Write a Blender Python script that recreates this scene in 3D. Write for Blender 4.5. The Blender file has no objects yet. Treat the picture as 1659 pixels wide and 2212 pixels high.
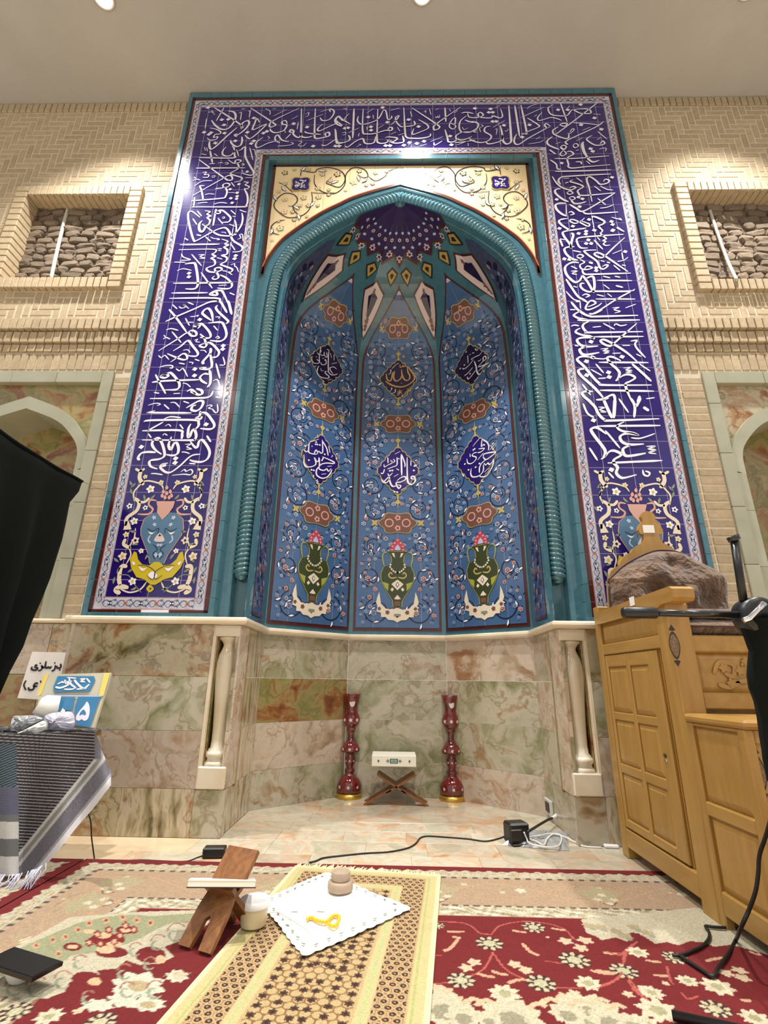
import bpy, bmesh, math, random
import numpy as np
from mathutils import Vector, Matrix
random.seed(7)
rng = np.random.default_rng(7)
scene = bpy.context.scene
COL = scene.collection

# ------------------------------------------------------------------ camera
F_PX, PITCH, YAW, ROLL = 1064.7, .3303, -.0221, .014
CAMP = np.array([-.028, 0., .745])
def _axes():
    f = np.array([math.sin(YAW)*math.cos(PITCH), math.cos(YAW)*math.cos(PITCH), math.sin(PITCH)])
    rt = np.array([math.cos(YAW), -math.sin(YAW), 0.])
    up = np.cross(rt, f)
    c, s = math.cos(ROLL), math.sin(ROLL)
    return c*rt+s*up, -s*rt+c*up, f
RT, UP, FW = _axes()
cd = bpy.data.cameras.new('camera'); cam = bpy.data.objects.new('camera', cd); COL.objects.link(cam)
cd.sensor_fit = 'HORIZONTAL'; cd.sensor_width = 36.; cd.lens = 36.*F_PX/1659.; cd.clip_start = .02; cd.clip_end = 60
mw = Matrix.Identity(4)
for i in range(3):
    mw[i][0], mw[i][1], mw[i][2], mw[i][3] = RT[i], UP[i], -FW[i], CAMP[i]
cam.matrix_world = mw
scene.camera = cam

# ------------------------------------------------------------------ view, world, room lamps
scene.view_settings.view_transform = 'Standard'; scene.view_settings.look = 'None'
scene.view_settings.gamma = 1.0; scene.view_settings.use_curve_mapping = False
scene.view_settings.exposure = .95
w = bpy.data.worlds.new('world'); scene.world = w; w.use_nodes = True
bg = w.node_tree.nodes['Background']; bg.inputs[0].default_value = (1.0, .98, .955, 1); bg.inputs[1].default_value = .40
CEIL = 5.49
LAMPS = [(-2.20, 2.17, 390), (.15, 2.17, 390), (2.50, 2.17, 390),
         (-3.0, -1.75, 260), (.30, -3.9, 330), (3.0, -1.75, 260)]

# ------------------------------------------------------------------ pixel -> place helpers (photo frame 1659 x 2212)
def ray(x, y): return FW + RT*((x-829.5)/F_PX) + UP*((1106-y)/F_PX)
def onY(x, y, Y=2.8):
    d = ray(x, y); return CAMP + d*(Y/d[1])
def onZ(x, y, Z=0.):
    d = ray(x, y); return CAMP + d*((Z-CAMP[2])/d[2])
def onX(x, y, X):
    d = ray(x, y); return CAMP + d*((X-CAMP[0])/d[0])

# ------------------------------------------------------------------ materials
def srgb(r, g, b):
    f = lambda c: (c/255./12.92) if c/255. <= .04045 else ((c/255.+.055)/1.055)**2.4
    return (f(r), f(g), f(b), 1.)
MATS = {}
def mat(name, col, rough=.5, col2=None, nscale=8., namt=1., bump=None, coat=0., metal=0., rnd=0., emit=None, trans=0., spec=.5, sheen=0., stretch=None, attr=None, sss=0.):
    m = bpy.data.materials.new(name); m.use_nodes = True; MATS[name] = m
    nt = m.node_tree; N = nt.nodes; L = nt.links; b = N['Principled BSDF']
    def setv(k, v):
        if k in b.inputs: b.inputs[k].default_value = v
    setv('Roughness', rough); setv('Metallic', metal); setv('Coat Weight', coat); setv('Coat Roughness', .06)
    setv('Specular IOR Level', spec); setv('Transmission Weight', trans); setv('Sheen Weight', sheen); setv('Subsurface Weight', sss)
    if sss: setv('Subsurface Radius', (.03, .02, .012))
    c1 = srgb(*col); setv('Base Color', c1)
    out = None
    if attr:
        a = N.new('ShaderNodeAttribute'); a.attribute_name = attr; out = a.outputs['Color']
    tc = N.new('ShaderNodeTexCoord'); vec = tc.outputs['Object']
    if stretch:
        mp = N.new('ShaderNodeMapping'); mp.inputs['Scale'].default_value = stretch
        L.new(vec, mp.inputs['Vector']); vec = mp.outputs['Vector']
    if rnd:
        oi = N.new('ShaderNodeObjectInfo')
        ad = N.new('ShaderNodeVectorMath'); ad.operation = 'MULTIPLY_ADD'
        L.new(oi.outputs['Random'], ad.inputs[0]); ad.inputs[1].default_value = (17., 31., 23.); L.new(vec, ad.inputs[2])
        vec = ad.outputs[0]
    if col2:
        n = N.new('ShaderNodeTexNoise'); n.inputs['Scale'].default_value = nscale; n.inputs['Detail'].default_value = 5.
        L.new(vec, n.inputs['Vector'])
        cr = N.new('ShaderNodeValToRGB'); cr.color_ramp.elements[0].position = .5-.25*namt; cr.color_ramp.elements[1].position = .5+.25*namt
        cr.color_ramp.elements[0].color = c1; cr.color_ramp.elements[1].color = srgb(*col2)
        L.new(n.outputs['Fac'], cr.inputs['Fac'])
        if out is None: out = cr.outputs['Color']
        else:
            mx = N.new('ShaderNodeMix'); mx.data_type = 'RGBA'; mx.blend_type = 'MULTIPLY'; mx.inputs['Factor'].default_value = 1.
            L.new(out, mx.inputs[6]); L.new(cr.outputs['Color'], mx.inputs[7]); out = mx.outputs[2]
    if rnd:
        hs = N.new('ShaderNodeHueSaturation')
        mr = N.new('ShaderNodeMapRange'); mr.inputs['To Min'].default_value = 1-rnd; mr.inputs['To Max'].default_value = 1+rnd
        L.new(oi.outputs['Random'], mr.inputs['Value']); L.new(mr.outputs[0], hs.inputs['Value'])
        if out is None: hs.inputs['Color'].default_value = c1
        else: L.new(out, hs.inputs['Color'])
        out = hs.outputs['Color']
    if out is not None: L.new(out, b.inputs['Base Color'])
    if bump:
        nb = N.new('ShaderNodeTexNoise'); nb.inputs['Scale'].default_value = bump[0]; nb.inputs['Detail'].default_value = 4.
        L.new(vec, nb.inputs['Vector'])
        bp = N.new('ShaderNodeBump'); bp.inputs['Strength'].default_value = bump[1]; bp.inputs['Distance'].default_value = bump[2] if len(bump) > 2 else .01
        L.new(nb.outputs['Fac'], bp.inputs['Height']); L.new(bp.outputs[0], b.inputs['Normal'])
    if emit:
        setv('Emission Color', srgb(*emit[0])); setv('Emission Strength', emit[1])
    return m

def onyx(name, cols, scale=2.2, warp=.9, rough=.22, vein=(120, 70, 40), veinw=.035, rot=(.3, .5, .9), spin=1., stretch=(1., 1., .28)):
    """banded veined stone, each slab cut from another place of the block"""
    m = bpy.data.materials.new(name); m.use_nodes = True; MATS[name] = m
    nt = m.node_tree; N = nt.nodes; L = nt.links; b = N['Principled BSDF']
    b.inputs['Roughness'].default_value = rough; b.inputs['Coat Weight'].default_value = .25
    tc = N.new('ShaderNodeTexCoord'); oi = N.new('ShaderNodeObjectInfo')
    ad = N.new('ShaderNodeVectorMath'); ad.operation = 'MULTIPLY_ADD'
    L.new(oi.outputs['Random'], ad.inputs[0]); ad.inputs[1].default_value = (37., 53., 41.); L.new(tc.outputs['Object'], ad.inputs[2])
    vr = N.new('ShaderNodeVectorRotate'); vr.rotation_type = 'EULER_XYZ'
    mr = N.new('ShaderNodeVectorMath'); mr.operation = 'MULTIPLY_ADD'
    L.new(oi.outputs['Random'], mr.inputs[0]); mr.inputs[1].default_value = (2.*spin, 5.5*spin, 3.*spin); mr.inputs[2].default_value = rot
    L.new(ad.outputs[0], vr.inputs['Vector']); L.new(mr.outputs[0], vr.inputs['Rotation'])
    n1 = N.new('ShaderNodeTexNoise'); n1.inputs['Scale'].default_value = scale; n1.inputs['Detail'].default_value = 4.; L.new(vr.outputs[0], n1.inputs['Vector'])
    wv = N.new('ShaderNodeVectorMath'); wv.operation = 'MULTIPLY_ADD'
    L.new(n1.outputs['Color'], wv.inputs[0]); wv.inputs[1].default_value = (warp,)*3; L.new(vr.outputs[0], wv.inputs[2])
    mp = N.new('ShaderNodeMapping'); mp.inputs['Scale'].default_value = stretch; L.new(wv.outputs[0], mp.inputs['Vector'])
    n2 = N.new('ShaderNodeTexNoise'); n2.inputs['Scale'].default_value = scale*2.1; n2.inputs['Detail'].default_value = 6.; n2.inputs['Roughness'].default_value = .55
    L.new(mp.outputs[0], n2.inputs['Vector'])
    cr = N.new('ShaderNodeValToRGB'); e = cr.color_ramp.elements
    while len(e) < len(cols): e.new(.5)
    for i, (p, c) in enumerate(cols): e[i].position = p; e[i].color = srgb(*c)
    L.new(n2.outputs['Fac'], cr.inputs['Fac'])
    n3 = N.new('ShaderNodeTexNoise'); n3.inputs['Scale'].default_value = scale*1.3; n3.inputs['Detail'].default_value = 5.; L.new(wv.outputs[0], n3.inputs['Vector'])
    sb = N.new('ShaderNodeMath'); sb.operation = 'SUBTRACT'; sb.inputs[1].default_value = .5; L.new(n3.outputs['Fac'], sb.inputs[0])
    ab = N.new('ShaderNodeMath'); ab.operation = 'ABSOLUTE'; L.new(sb.outputs[0], ab.inputs[0])
    rp = N.new('ShaderNodeMapRange'); rp.inputs['From Max'].default_value = veinw; rp.inputs['To Min'].default_value = .55; rp.inputs['To Max'].default_value = 0.; L.new(ab.outputs[0], rp.inputs['Value'])
    mx = N.new('ShaderNodeMix'); mx.data_type = 'RGBA'; L.new(rp.outputs[0], mx.inputs['Factor']); L.new(cr.outputs['Color'], mx.inputs[6]); mx.inputs[7].default_value = srgb(*vein)
    hs = N.new('ShaderNodeHueSaturation'); m2 = N.new('ShaderNodeMapRange'); m2.inputs['To Min'].default_value = .9; m2.inputs['To Max'].default_value = 1.1
    L.new(oi.outputs['Random'], m2.inputs['Value']); L.new(m2.outputs[0], hs.inputs['Value']); L.new(mx.outputs[2], hs.inputs['Color'])
    L.new(hs.outputs['Color'], b.inputs['Base Color'])
    return m

mat('plaster', (184, 180, 173), .9, (178, 173, 165), 3., 1., bump=(60., .15))
mat('brick', (186, 168, 138), .85, (168, 149, 119), 30., 1., bump=(90., .4, .004), rnd=.10)
mat('mortar', (214, 202, 180), .95, (200, 188, 166), 20.)
mat('rubble', (178, 160, 138), .95, (140, 120, 102), 14., 1., bump=(40., .9, .02), rnd=.22)
mat('rubble_bed', (130, 112, 96), 1., (100, 84, 72), 16., bump=(30., 1., .03))
mat('green_stone', (172, 170, 150), .35, (152, 152, 130), 5., 1., rnd=.06, coat=.2)
mat('pipe', (200, 198, 188), .5)
mat('teal', (70, 116, 130), .14, (58, 102, 118), 25., 1., coat=.5)
mat('teal_rope', (80, 128, 140), .12, (66, 112, 126), 40., 1., coat=.6)
mat('cobalt', (40, 24, 112), .12, (34, 18, 98), 12., 1., coat=.4, rnd=.06)
mat('cobalt_dark', (22, 12, 62), .15, coat=.3)
mat('joint', (196, 188, 220), .8)
mat('white_glaze', (238, 234, 244), .16, coat=.3)
mat('border_white', (206, 206, 222), .2, (190, 190, 208), 40., 1., coat=.3, rnd=.05)
mat('slate', (92, 104, 128), .2)
mat('slate_dark', (52, 60, 84), .2)
mat('pink_line', (176, 132, 126), .3)
mat('orange_glaze', (190, 112, 84), .25)
mat('brown_line', (84, 32, 26), .2, (66, 24, 20), 20., 1., coat=.3)
mat('cream_tile', (236, 216, 172), .16, (228, 206, 160), 8., 1., coat=.45, rnd=.03)
mat('ink', (28, 26, 44), .25)
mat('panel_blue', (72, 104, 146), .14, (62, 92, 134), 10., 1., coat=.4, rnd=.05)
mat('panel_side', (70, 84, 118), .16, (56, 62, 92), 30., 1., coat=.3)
mat('navy', (20, 26, 62), .2)
mat('pale_blue', (176, 192, 222), .2)
mat('flower_blue', (132, 158, 204), .2)
mat('gold_line', (190, 170, 96), .3)
mat('gold_text', (206, 164, 104), .2)
mat('rust_motif', (116, 78, 68), .2)
mat('pink_motif', (214, 160, 146), .25)
mat('rose', (196, 70, 92), .25)
mat('olive_vase', (58, 66, 36), .2)
mat('lime_line', (160, 164, 70), .25)
mat('cream_motif', (226, 212, 190), .25)
mat('leaf_grey', (130, 140, 120), .25)
mat('yellow_motif', (198, 178, 40), .2)
mat('vase_blue', (84, 118, 148), .2)
mat('stone_pink', (206, 160, 146), .25)
mat('kite_cream', (214, 196, 196), .2)
mat('kite_gold', (178, 150, 70), .2)
mat('star_purple', (56, 42, 92), .5, (44, 34, 78), 10., spec=.25)
mat('sill', (232, 220, 196), .25, (216, 196, 164), 6., 1., coat=.3)
mat('colonnette', (228, 220, 202), .2, (208, 192, 160), 4., .8, coat=.4, sss=.08)
onyx('onyx_a', [(.30, (96, 88, 50)), (.39, (146, 136, 94)), (.46, (176, 166, 132)), (.53, (188, 176, 148)), (.60, (176, 146, 106)), (.70, (140, 86, 44))], scale=2.6, veinw=.022, vein=(96, 62, 36))
onyx('onyx_b', [(.30, (104, 106, 66)), (.40, (148, 146, 112)), (.49, (174, 168, 144)), (.57, (186, 176, 156)), (.66, (160, 136, 104)), (.76, (124, 90, 56))], scale=2.3, vein=(120, 96, 62), veinw=.022)
onyx('onyx_pale', [(.30, (150, 124, 96)), (.41, (182, 164, 142)), (.50, (196, 182, 166)), (.60, (190, 170, 148)), (.72, (158, 118, 84))], scale=2.6, vein=(140, 104, 76), veinw=.02)
onyx('onyx_rust', [(.30, (84, 48, 30)), (.40, (138, 86, 48)), (.48, (150, 136, 88)), (.58, (120, 118, 68)), (.70, (168, 148, 112))], scale=2.2, veinw=.02)
onyx('onyx_wave', [(.30, (88, 80, 52)), (.38, (140, 128, 96)), (.46, (182, 168, 140)), (.52, (194, 182, 160)), (.58, (160, 138, 104)), (.64, (186, 172, 146)), (.74, (150, 104, 60))], scale=2.2, warp=.16, veinw=.012, rot=(0, .05, 0), spin=0., stretch=(3.4, 3.4, .5))
onyx('floor_onyx', [(.30, (168, 160, 130)), (.42, (186, 180, 158)), (.50, (200, 190, 170)), (.60, (200, 170, 138)), (.72, (184, 132, 88))], scale=2.6, vein=(190, 160, 130), rough=.25)
onyx('floor_beige', [(.3, (200, 176, 140)), (.5, (226, 206, 172)), (.7, (212, 186, 150))], scale=1.2, vein=(205, 180, 146), rough=.3)
mat('wood', (176, 136, 70), .38, (154, 116, 52), 3.5, 1., coat=.15, stretch=(9., 9., 1.2), rnd=.04)
mat('wood_side', (176, 136, 70), .38, (154, 116, 52), 3.5, 1., coat=.15, stretch=(9., 1.6, 9.), rnd=.04)
mat('walnut', (146, 96, 52), .45, (104, 64, 34), 5., 1., stretch=(12., 12., 2.), rnd=.05)
mat('dark_inlay', (52, 34, 22), .4)
mat('inlay_grain', (150, 122, 86), .5, (70, 52, 36), 180., 1.)
mat('velvet', (120, 88, 58), .75, (52, 32, 20), 11., 1., bump=(18., 1., .05), sheen=.35)
mat('velvet_dark', (76, 40, 28), .8, sheen=.4)
mat('paper', (236, 232, 228), .8)
mat('black_plastic', (18, 18, 20), .38)
mat('black_metal', (14, 14, 16), .28, coat=.3)
mat('chrome', (230, 230, 232), .16, metal=1.)
mat('black_cloth', (8, 11, 9), .98, (15, 19, 16), 300., 1., spec=.2)
mat('white_plastic', (236, 236, 234), .35, coat=.2)
mat('cream_plastic', (226, 212, 176), .4)
mat('red_glass', (118, 10, 14), .07, (76, 6, 10), 30., 1., coat=.8, spec=.7)
mat('gold', (206, 170, 80), .3, metal=.85)
mat('silver_ink', (214, 190, 186), .25)
mat('book_white', (236, 232, 218), .6)
mat('book_green', (70, 112, 70), .6)
mat('pages', (240, 234, 214), .8)
mat('clay', (178, 158, 138), .85, (164, 144, 124), 40.)
mat('bead', (232, 184, 24), .3, coat=.4)
mat('lace', (244, 242, 236), .9, bump=(140., .3, .002))
mat('carpet', (255, 255, 255), .95, (214, 210, 206), 260., 1., attr='Col', bump=(420., .5, .004))
mat('weave', (255, 255, 255), .92, (222, 218, 214), 320., 1., attr='Col', bump=(500., .4, .002))
mat('fringe', (232, 218, 170), .95)
mat('cable_black', (16, 15, 16), .5)
mat('cable_white', (228, 226, 222), .5)
mat('sign_blue', (50, 118, 168), .4, (70, 130, 172), 10.)
mat('sign_ivory', (206, 200, 170), .45, (176, 178, 170), 6.)
mat('sign_yellow', (228, 206, 110), .5)
mat('print_black', (40, 40, 48), .7)
mat('plastic_film', (214, 220, 224), .12, trans=.55, spec=.6)
mat('lamp_glass', (255, 250, 240), .4, emit=((255, 246, 230), 18.))
mat('lamp_ring', (226, 224, 220), .3, metal=.6)

# ------------------------------------------------------------------ mesh helpers
def link(name, me, parent=None, loc=None):
    o = bpy.data.objects.new(name, me); COL.objects.link(o)
    if loc is not None: o.location = loc
    if parent is not None:
        o.parent = parent; o.matrix_parent_inverse = Matrix.Translation(-abs_loc(parent))
    return o
_LOC = {}
def abs_loc(o): return _LOC.get(o.name, Vector((0, 0, 0)))
class MB:
    def __init__(s): s.v = []; s.f = []; s.m = []; s.sm = []
    def add(s, vs, fs, mi=0, smooth=False):
        k = len(s.v); s.v.extend([tuple(map(float, p)) for p in vs])
        for f in fs: s.f.append(tuple(i+k for i in f)); s.m.append(mi); s.sm.append(smooth)
        return s
    def box(s, x0, x1, y0, y1, z0, z1, mi=0):
        v = [(x0, y0, z0), (x1, y0, z0), (x1, y1, z0), (x0, y1, z0), (x0, y0, z1), (x1, y0, z1), (x1, y1, z1), (x0, y1, z1)]
        return s.add(v, [(0, 3, 2, 1), (4, 5, 6, 7), (0, 1, 5, 4), (1, 2, 6, 5), (2, 3, 7, 6), (3, 0, 4, 7)], mi)
    def bbox(s, x0, x1, y0, y1, z0, z1, b=.003, mi=0):
        """box with chamfered edges"""
        b = min(b, .45*min(abs(x1-x0), abs(y1-y0), abs(z1-z0)))
        vs = []; c = [(x0+x1)/2, (y0+y1)/2, (z0+z1)/2]; h = [abs(x1-x0)/2, abs(y1-y0)/2, abs(z1-z0)/2]
        idx = {}
        for sx in (-1, 1):
            for sy in (-1, 1):
                for sz in (-1, 1):
                    for ax in range(3):
                        sg = (sx, sy, sz); p = [c[i]+sg[i]*(h[i]-(0 if i == ax else b)) for i in range(3)]
                        idx[(sx, sy, sz, ax)] = len(vs); vs.append(p)
        fs = []
        def q(*k): fs.append([idx[i] for i in k])
        for sg in (-1, 1):
            o = [(-1, -1), (1, -1), (1, 1), (-1, 1)]
            q(*[(sg, a, d, 0) for a, d in (o if sg > 0 else o[::-1])])
            q(*[(d, sg, a, 1) for a, d in (o if sg > 0 else o[::-1])])
            q(*[(a, d, sg, 2) for a, d in (o if sg > 0 else o[::-1])])
        for a in (-1, 1):
            for d in (-1, 1):
                for ax in range(3):
                    u, w_ = [i for i in range(3) if i != ax]
                    def k(t, face):
                        l = [0, 0, 0]; l[ax] = t; l[u] = a; l[w_] = d; return (l[0], l[1], l[2], face)
                    q(k(-1, u), k(1, u), k(1, w_), k(-1, w_))
        for sx in (-1, 1):
            for sy in (-1, 1):
                for sz in (-1, 1): q((sx, sy, sz, 0), (sx, sy, sz, 1), (sx, sy, sz, 2))
        return s.add(vs, fs, mi)
    def prism(s, poly, fn0, fn1, mi=0, caps=True):
        """poly (a,b) list; fn0/fn1 map (a,b) to world for front/back"""
        n = len(poly); v = [fn0(a, b) for a, b in poly]+[fn1(a, b) for a, b in poly]
        f = [(i, (i+1) % n, n+(i+1) % n, n+i) for i in range(n)]
        if caps: f += [tuple(range(n-1, -1, -1)), tuple(range(n, 2*n))]
        return s.add(v, f, mi)
    def lathe(s, prof, cx, cy, cz, n=24, mi=0, smooth=True, ax='z', sq=None):
        vs = []; fs = []
        for r, h in prof:
            for k in range(n):
                a = 2*math.pi*k/n
                if ax == 'z': vs.append((cx+r*math.cos(a), cy+r*math.sin(a), cz+h))
                elif ax == 'y': vs.append((cx+r*math.cos(a), cy+h, cz+r*math.sin(a)))
                else: vs.append((cx+h, cy+r*math.cos(a), cz+r*math.sin(a)))
        for i in range(len(prof)-1):
            for k in range(n):
                a, b = i*n+k, i*n+(k+1) % n
                fs.append((a, b, b+n, a+n))
        fs.append(tuple(range(n-1, -1, -1))); fs.append(tuple(range((len(prof)-1)*n, len(prof)*n)))
        return s.add(vs, fs, mi, smooth)
    def tube(s, path, r, n=8, mi=0, smooth=True, radii=None, cap=True):
        P = [Vector(p) for p in path]; vs = []; fs = []
        t0 = (P[1]-P[0]).normalized(); a = Vector((0, 0, 1)) if abs(t0.z) < .9 else Vector((1, 0, 0))
        u = t0.cross(a).normalized()
        for i, p in enumerate(P):
            t = (P[min(i+1, len(P)-1)]-P[max(i-1, 0)]).normalized()
            u = (u-t*u.dot(t)).normalized(); w_ = t.cross(u); rr = radii[i] if radii else r
            for k in range(n):
                an = 2*math.pi*k/n; vs.append(p+u*(rr*math.cos(an))+w_*(rr*math.sin(an)))
        for i in range(len(P)-1):
            for k in range(n):
                a_, b_ = i*n+k, i*n+(k+1) % n
                fs.append((a_, b_, b_+n, a_+n))
        if cap: fs += [tuple(range(n-1, -1, -1)), tuple(range((len(P)-1)*n, len(P)*n))]
        return s.add(vs, fs, mi, smooth)
    def grid(s, pts, mi=0, smooth=True):
        """pts[r][c] world points"""
        R, Cn = len(pts), len(pts[0]); vs = [p for r in pts for p in r]
        fs = [(i*Cn+j, i*Cn+j+1, (i+1)*Cn+j+1, (i+1)*Cn+j) for i in range(R-1) for j in range(Cn-1)]
        return s.add(vs, fs, mi, smooth)
    def mesh(s, name, mats):
        me = bpy.data.meshes.new(name); me.from_pydata(s.v, [], s.f)
        for m in (mats if isinstance(mats, (list, tuple)) else [mats]): me.materials.append(MATS[m])
        me.polygons.foreach_set('material_index', s.m); me.polygons.foreach_set('use_smooth', s.sm)
        me.update(); return me
    def build(s, name, mats, parent=None):
        return link(name, s.mesh(name, mats), parent)
def empty(name, loc=(0, 0, 0)):
    o = bpy.data.objects.new(name, None); COL.objects.link(o); o.location = loc; o.empty_display_size = .1
    _LOC[o.name] = Vector(loc); return o
def tag(o, label=None, cat=None, group=None, kind=None):
    if label: o['label'] = label
    if cat: o['category'] = cat
    if group: o['group'] = group
    if kind: o['kind'] = kind
    return o
def struct(o): o['kind'] = 'structure'; return o
_boxes = {}
def piece(name, x0, x1, y0, y1, z0, z1, m, parent=None, b=.003):
    """one box piece of its own; alike pieces share a mesh"""
    d = (round(x1-x0, 4), round(y1-y0, 4), round(z1-z0, 4), m, b)
    if d not in _boxes:
        _boxes[d] = MB().bbox(-d[0]/2, d[0]/2, -d[1]/2, d[1]/2, -d[2]/2, d[2]/2, b).mesh(name, m)
    return link(name, _boxes[d], parent, ((x0+x1)/2, (y0+y1)/2, (z0+z1)/2))
def smooth_path(pts, step=None, n=6, closed=False):
    """Catmull-Rom through 2D or 3D points"""
    P = [np.array(p, float) for p in pts]
    if len(P) < 3 and not closed:
        return [P[0]+(P[-1]-P[0])*t for t in np.linspace(0, 1, n+1)]
    out = []; m = len(P)
    rngs = range(m if closed else m-1)
    for i in rngs:
        p0, p1, p2, p3 = (P[(i-1) % m], P[i], P[(i+1) % m], P[(i+2) % m]) if closed else (P[max(i-1, 0)], P[i], P[i+1], P[min(i+2, m-1)])
        for t in np.linspace(0, 1, n, endpoint=False):
            out.append(.5*((2*p1)+(-p0+p2)*t+(2*p0-5*p1+4*p2-p3)*t*t+(-p0+3*p1-3*p2+p3)*t**3))
    if not closed: out.append(P[-1])
    return out
def arc(cx, cy, r, a0, a1, n=16, r1=None):
    r1 = r if r1 is None else r1
    return [(cx+(r+(r1-r)*t)*math.cos(a0+(a1-a0)*t), cy+(r+(r1-r)*t)*math.sin(a0+(a1-a0)*t)) for t in np.linspace(0, 1, n)]
def ribbon(path, w, taper=.5, closed=False, nib=None):
    """2D polyline -> list of quads (2D) with calligraphic width"""
    P = [np.array(p, float) for p in path]; n = len(P); L_, R_ = [], []
    for i in range(n):
        if closed: t = P[(i+1) % n]-P[i-1]
        else: t = P[min(i+1, n-1)]-P[max(i-1, 0)]
        l = np.hypot(*t)
        t = t/l if l > 1e-9 else np.array([1., 0.])
        nn = np.array([-t[1], t[0]]); f = i/(n-1)
        ww = w
        if taper and not closed: ww *= 1-taper*max(0, (abs(f-.5)-.36)/.14)
        if nib is not None: ww *= .55+.45*abs(t[0]*math.sin(nib)-t[1]*math.cos(nib))
        L_.append(P[i]+nn*ww/2); R_.append(P[i]-nn*ww/2)
    q = [(L_[i], R_[i], R_[i+1], L_[i+1]) for i in range(n-1)]
    if closed: q.append((L_[-1], R_[-1], R_[0], L_[0]))
    return q
def disc(cx, cy, rx, ry=None, n=10, rot=0.):
    ry = rx if ry is None else ry
    return [(cx+rx*math.cos(a)*math.cos(rot)-ry*math.sin(a)*math.sin(rot), cy+rx*math.cos(a)*math.sin(rot)+ry*math.sin(a)*math.cos(rot)) for a in [2*math.pi*k/n for k in range(n)]]
def flower(cx, cy, r, k=5, depth=.35, n=4, rot=0.):
    return [(cx+r*(1-depth*(.5+.5*math.cos(k*a)))*math.cos(a+rot), cy+r*(1-depth*(.5+.5*math.cos(k*a)))*math.sin(a+rot)) for a in [2*math.pi*i/(k*n) for i in range(k*n)]]
def leaf(cx, cy, ang, ln, wd):
    c, s_ = math.cos(ang), math.sin(ang)
    return [(cx+a*ln*c-b*wd*s_, cy+a*ln*s_+b*wd*c) for a, b in [(0, 0), (.25, .32), (.55, .5), (.8, .3), (1, 0), (.75, -.12), (.4, -.2)]]
class Art:
    """flat glaze work on a surface: (colour, polygon, layer) collected in surface coordinates"""
    def __init__(s): s.p = []
    def poly(s, m, pts, lay=0): s.p.append((m, [tuple(q) for q in pts], lay)); return s
    def line(s, m, pts, w, lay=0, taper=.4, closed=False, nib=None):
        for q in ribbon(pts, w, taper, closed, nib): s.p.append((m, [tuple(a) for a in q], lay))
        return s
    def mirror(s, cx=0.):
        return [(m, [(2*cx-a, b) for a, b in pts][::-1], l) for m, pts, l in s.p]
    def build(s, name, parent, fmap, extra=None):
        """fmap((a,b), lift) -> world"""
        names = []; mb = MB()
        for m, pts, l in s.p+(extra or []):
            if m not in names: names.append(m)
            mb.add([fmap(q, .0016+.0009*l) for q in pts], [tuple(range(len(pts)))], names.index(m))
        if not names: return None
        return mb.build(name, names, parent)
# ================================================================== ROOM SHELL
YW = 2.88
struct(MB().box(-5.2, 5.2, -5., 3.3, CEIL, CEIL+.1).build('ceiling', 'plaster'))
# ceiling downlights: ring, glass and the light they give
for i, (lx, ly, pw) in enumerate(LAMPS):
    t = empty('ceiling_downlight', (lx, ly, CEIL))
    tag(t, ['round white downlight in the ceiling above the left brick wall', 'round white downlight in the ceiling in front of the niche',
            'round white downlight in the ceiling above the right brick wall', 'round white downlight in the left of the ceiling behind the viewer',
            'round white downlight in the middle of the ceiling behind the viewer', 'round white downlight in the right of the ceiling behind the viewer'][i], 'ceiling light', 'ceiling downlights')
    MB().lathe([(.058, 0), (.075, -.002), (.078, -.008), (.07, -.012), (.058, -.008), (.058, 0)], lx, ly, CEIL, 28).build('ring', 'lamp_ring', t)
    MB().lathe([(.0, 0), (.056, -.001), (.056, -.004), (.0, -.004)], lx, ly, CEIL, 24).build('lamp_glass', 'lamp_glass', t)
    ld = bpy.data.lights.new('downlight', 'SPOT'); ld.energy = pw; ld.spot_size = math.radians(104 if i < 3 else 130); ld.spot_blend = 1.; ld.shadow_soft_size = .06
    ld.color = (1., .97, .93)
    lo = bpy.data.objects.new('downlight', ld); COL.objects.link(lo); lo.location = (0, 0, -.03); lo.parent = t

def brick_face(items, parent, keep=300):
    """items: (x0,x1,z0,z1,yfront,yback,mat). Biggest in view become parts, the rest one stuff part"""
    def score(i):
        c = np.array([(i[0]+i[1])/2, i[4], (i[2]+i[3])/2])-CAMP
        z = c@FW; px = 829.5+F_PX*(c@RT)/z
        vis = 1. if -60 < px < 1720 else .02
        return -vis*(i[1]-i[0])*(i[3]-i[2])/(c@c)
    items = sorted(items, key=score); mb = MB()
    for k, (x0, x1, z0, z1, y0, y1, m) in enumerate(items):
        if k < keep: piece('brick', x0, x1, y0, y1, z0, z1, m, parent, .004)
        else: mb.bbox(x0, x1, y0, y1, z0, z1, .004)
    if mb.v: tag(mb.build('bricks', 'brick', parent), kind='stuff')

def cut(r, hole):
    x0, x1, z0, z1 = r; a0, a1, b0, b1 = hole
    if x1 <= a0 or x0 >= a1 or z1 <= b0 or z0 >= b1: return [r]
    out = []
    if x0 < a0: out.append((x0, a0-.006, z0, z1))
    if x1 > a1: out.append((a1+.006, x1, z0, z1))
    if not out or (x1-x0) < (z1-z0)*.6:
        if z0 < b0: out.append((x0, x1, z0, b0-.006))
        if z1 > b1: out.append((x0, x1, b1+.006, z1))
    return out

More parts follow.
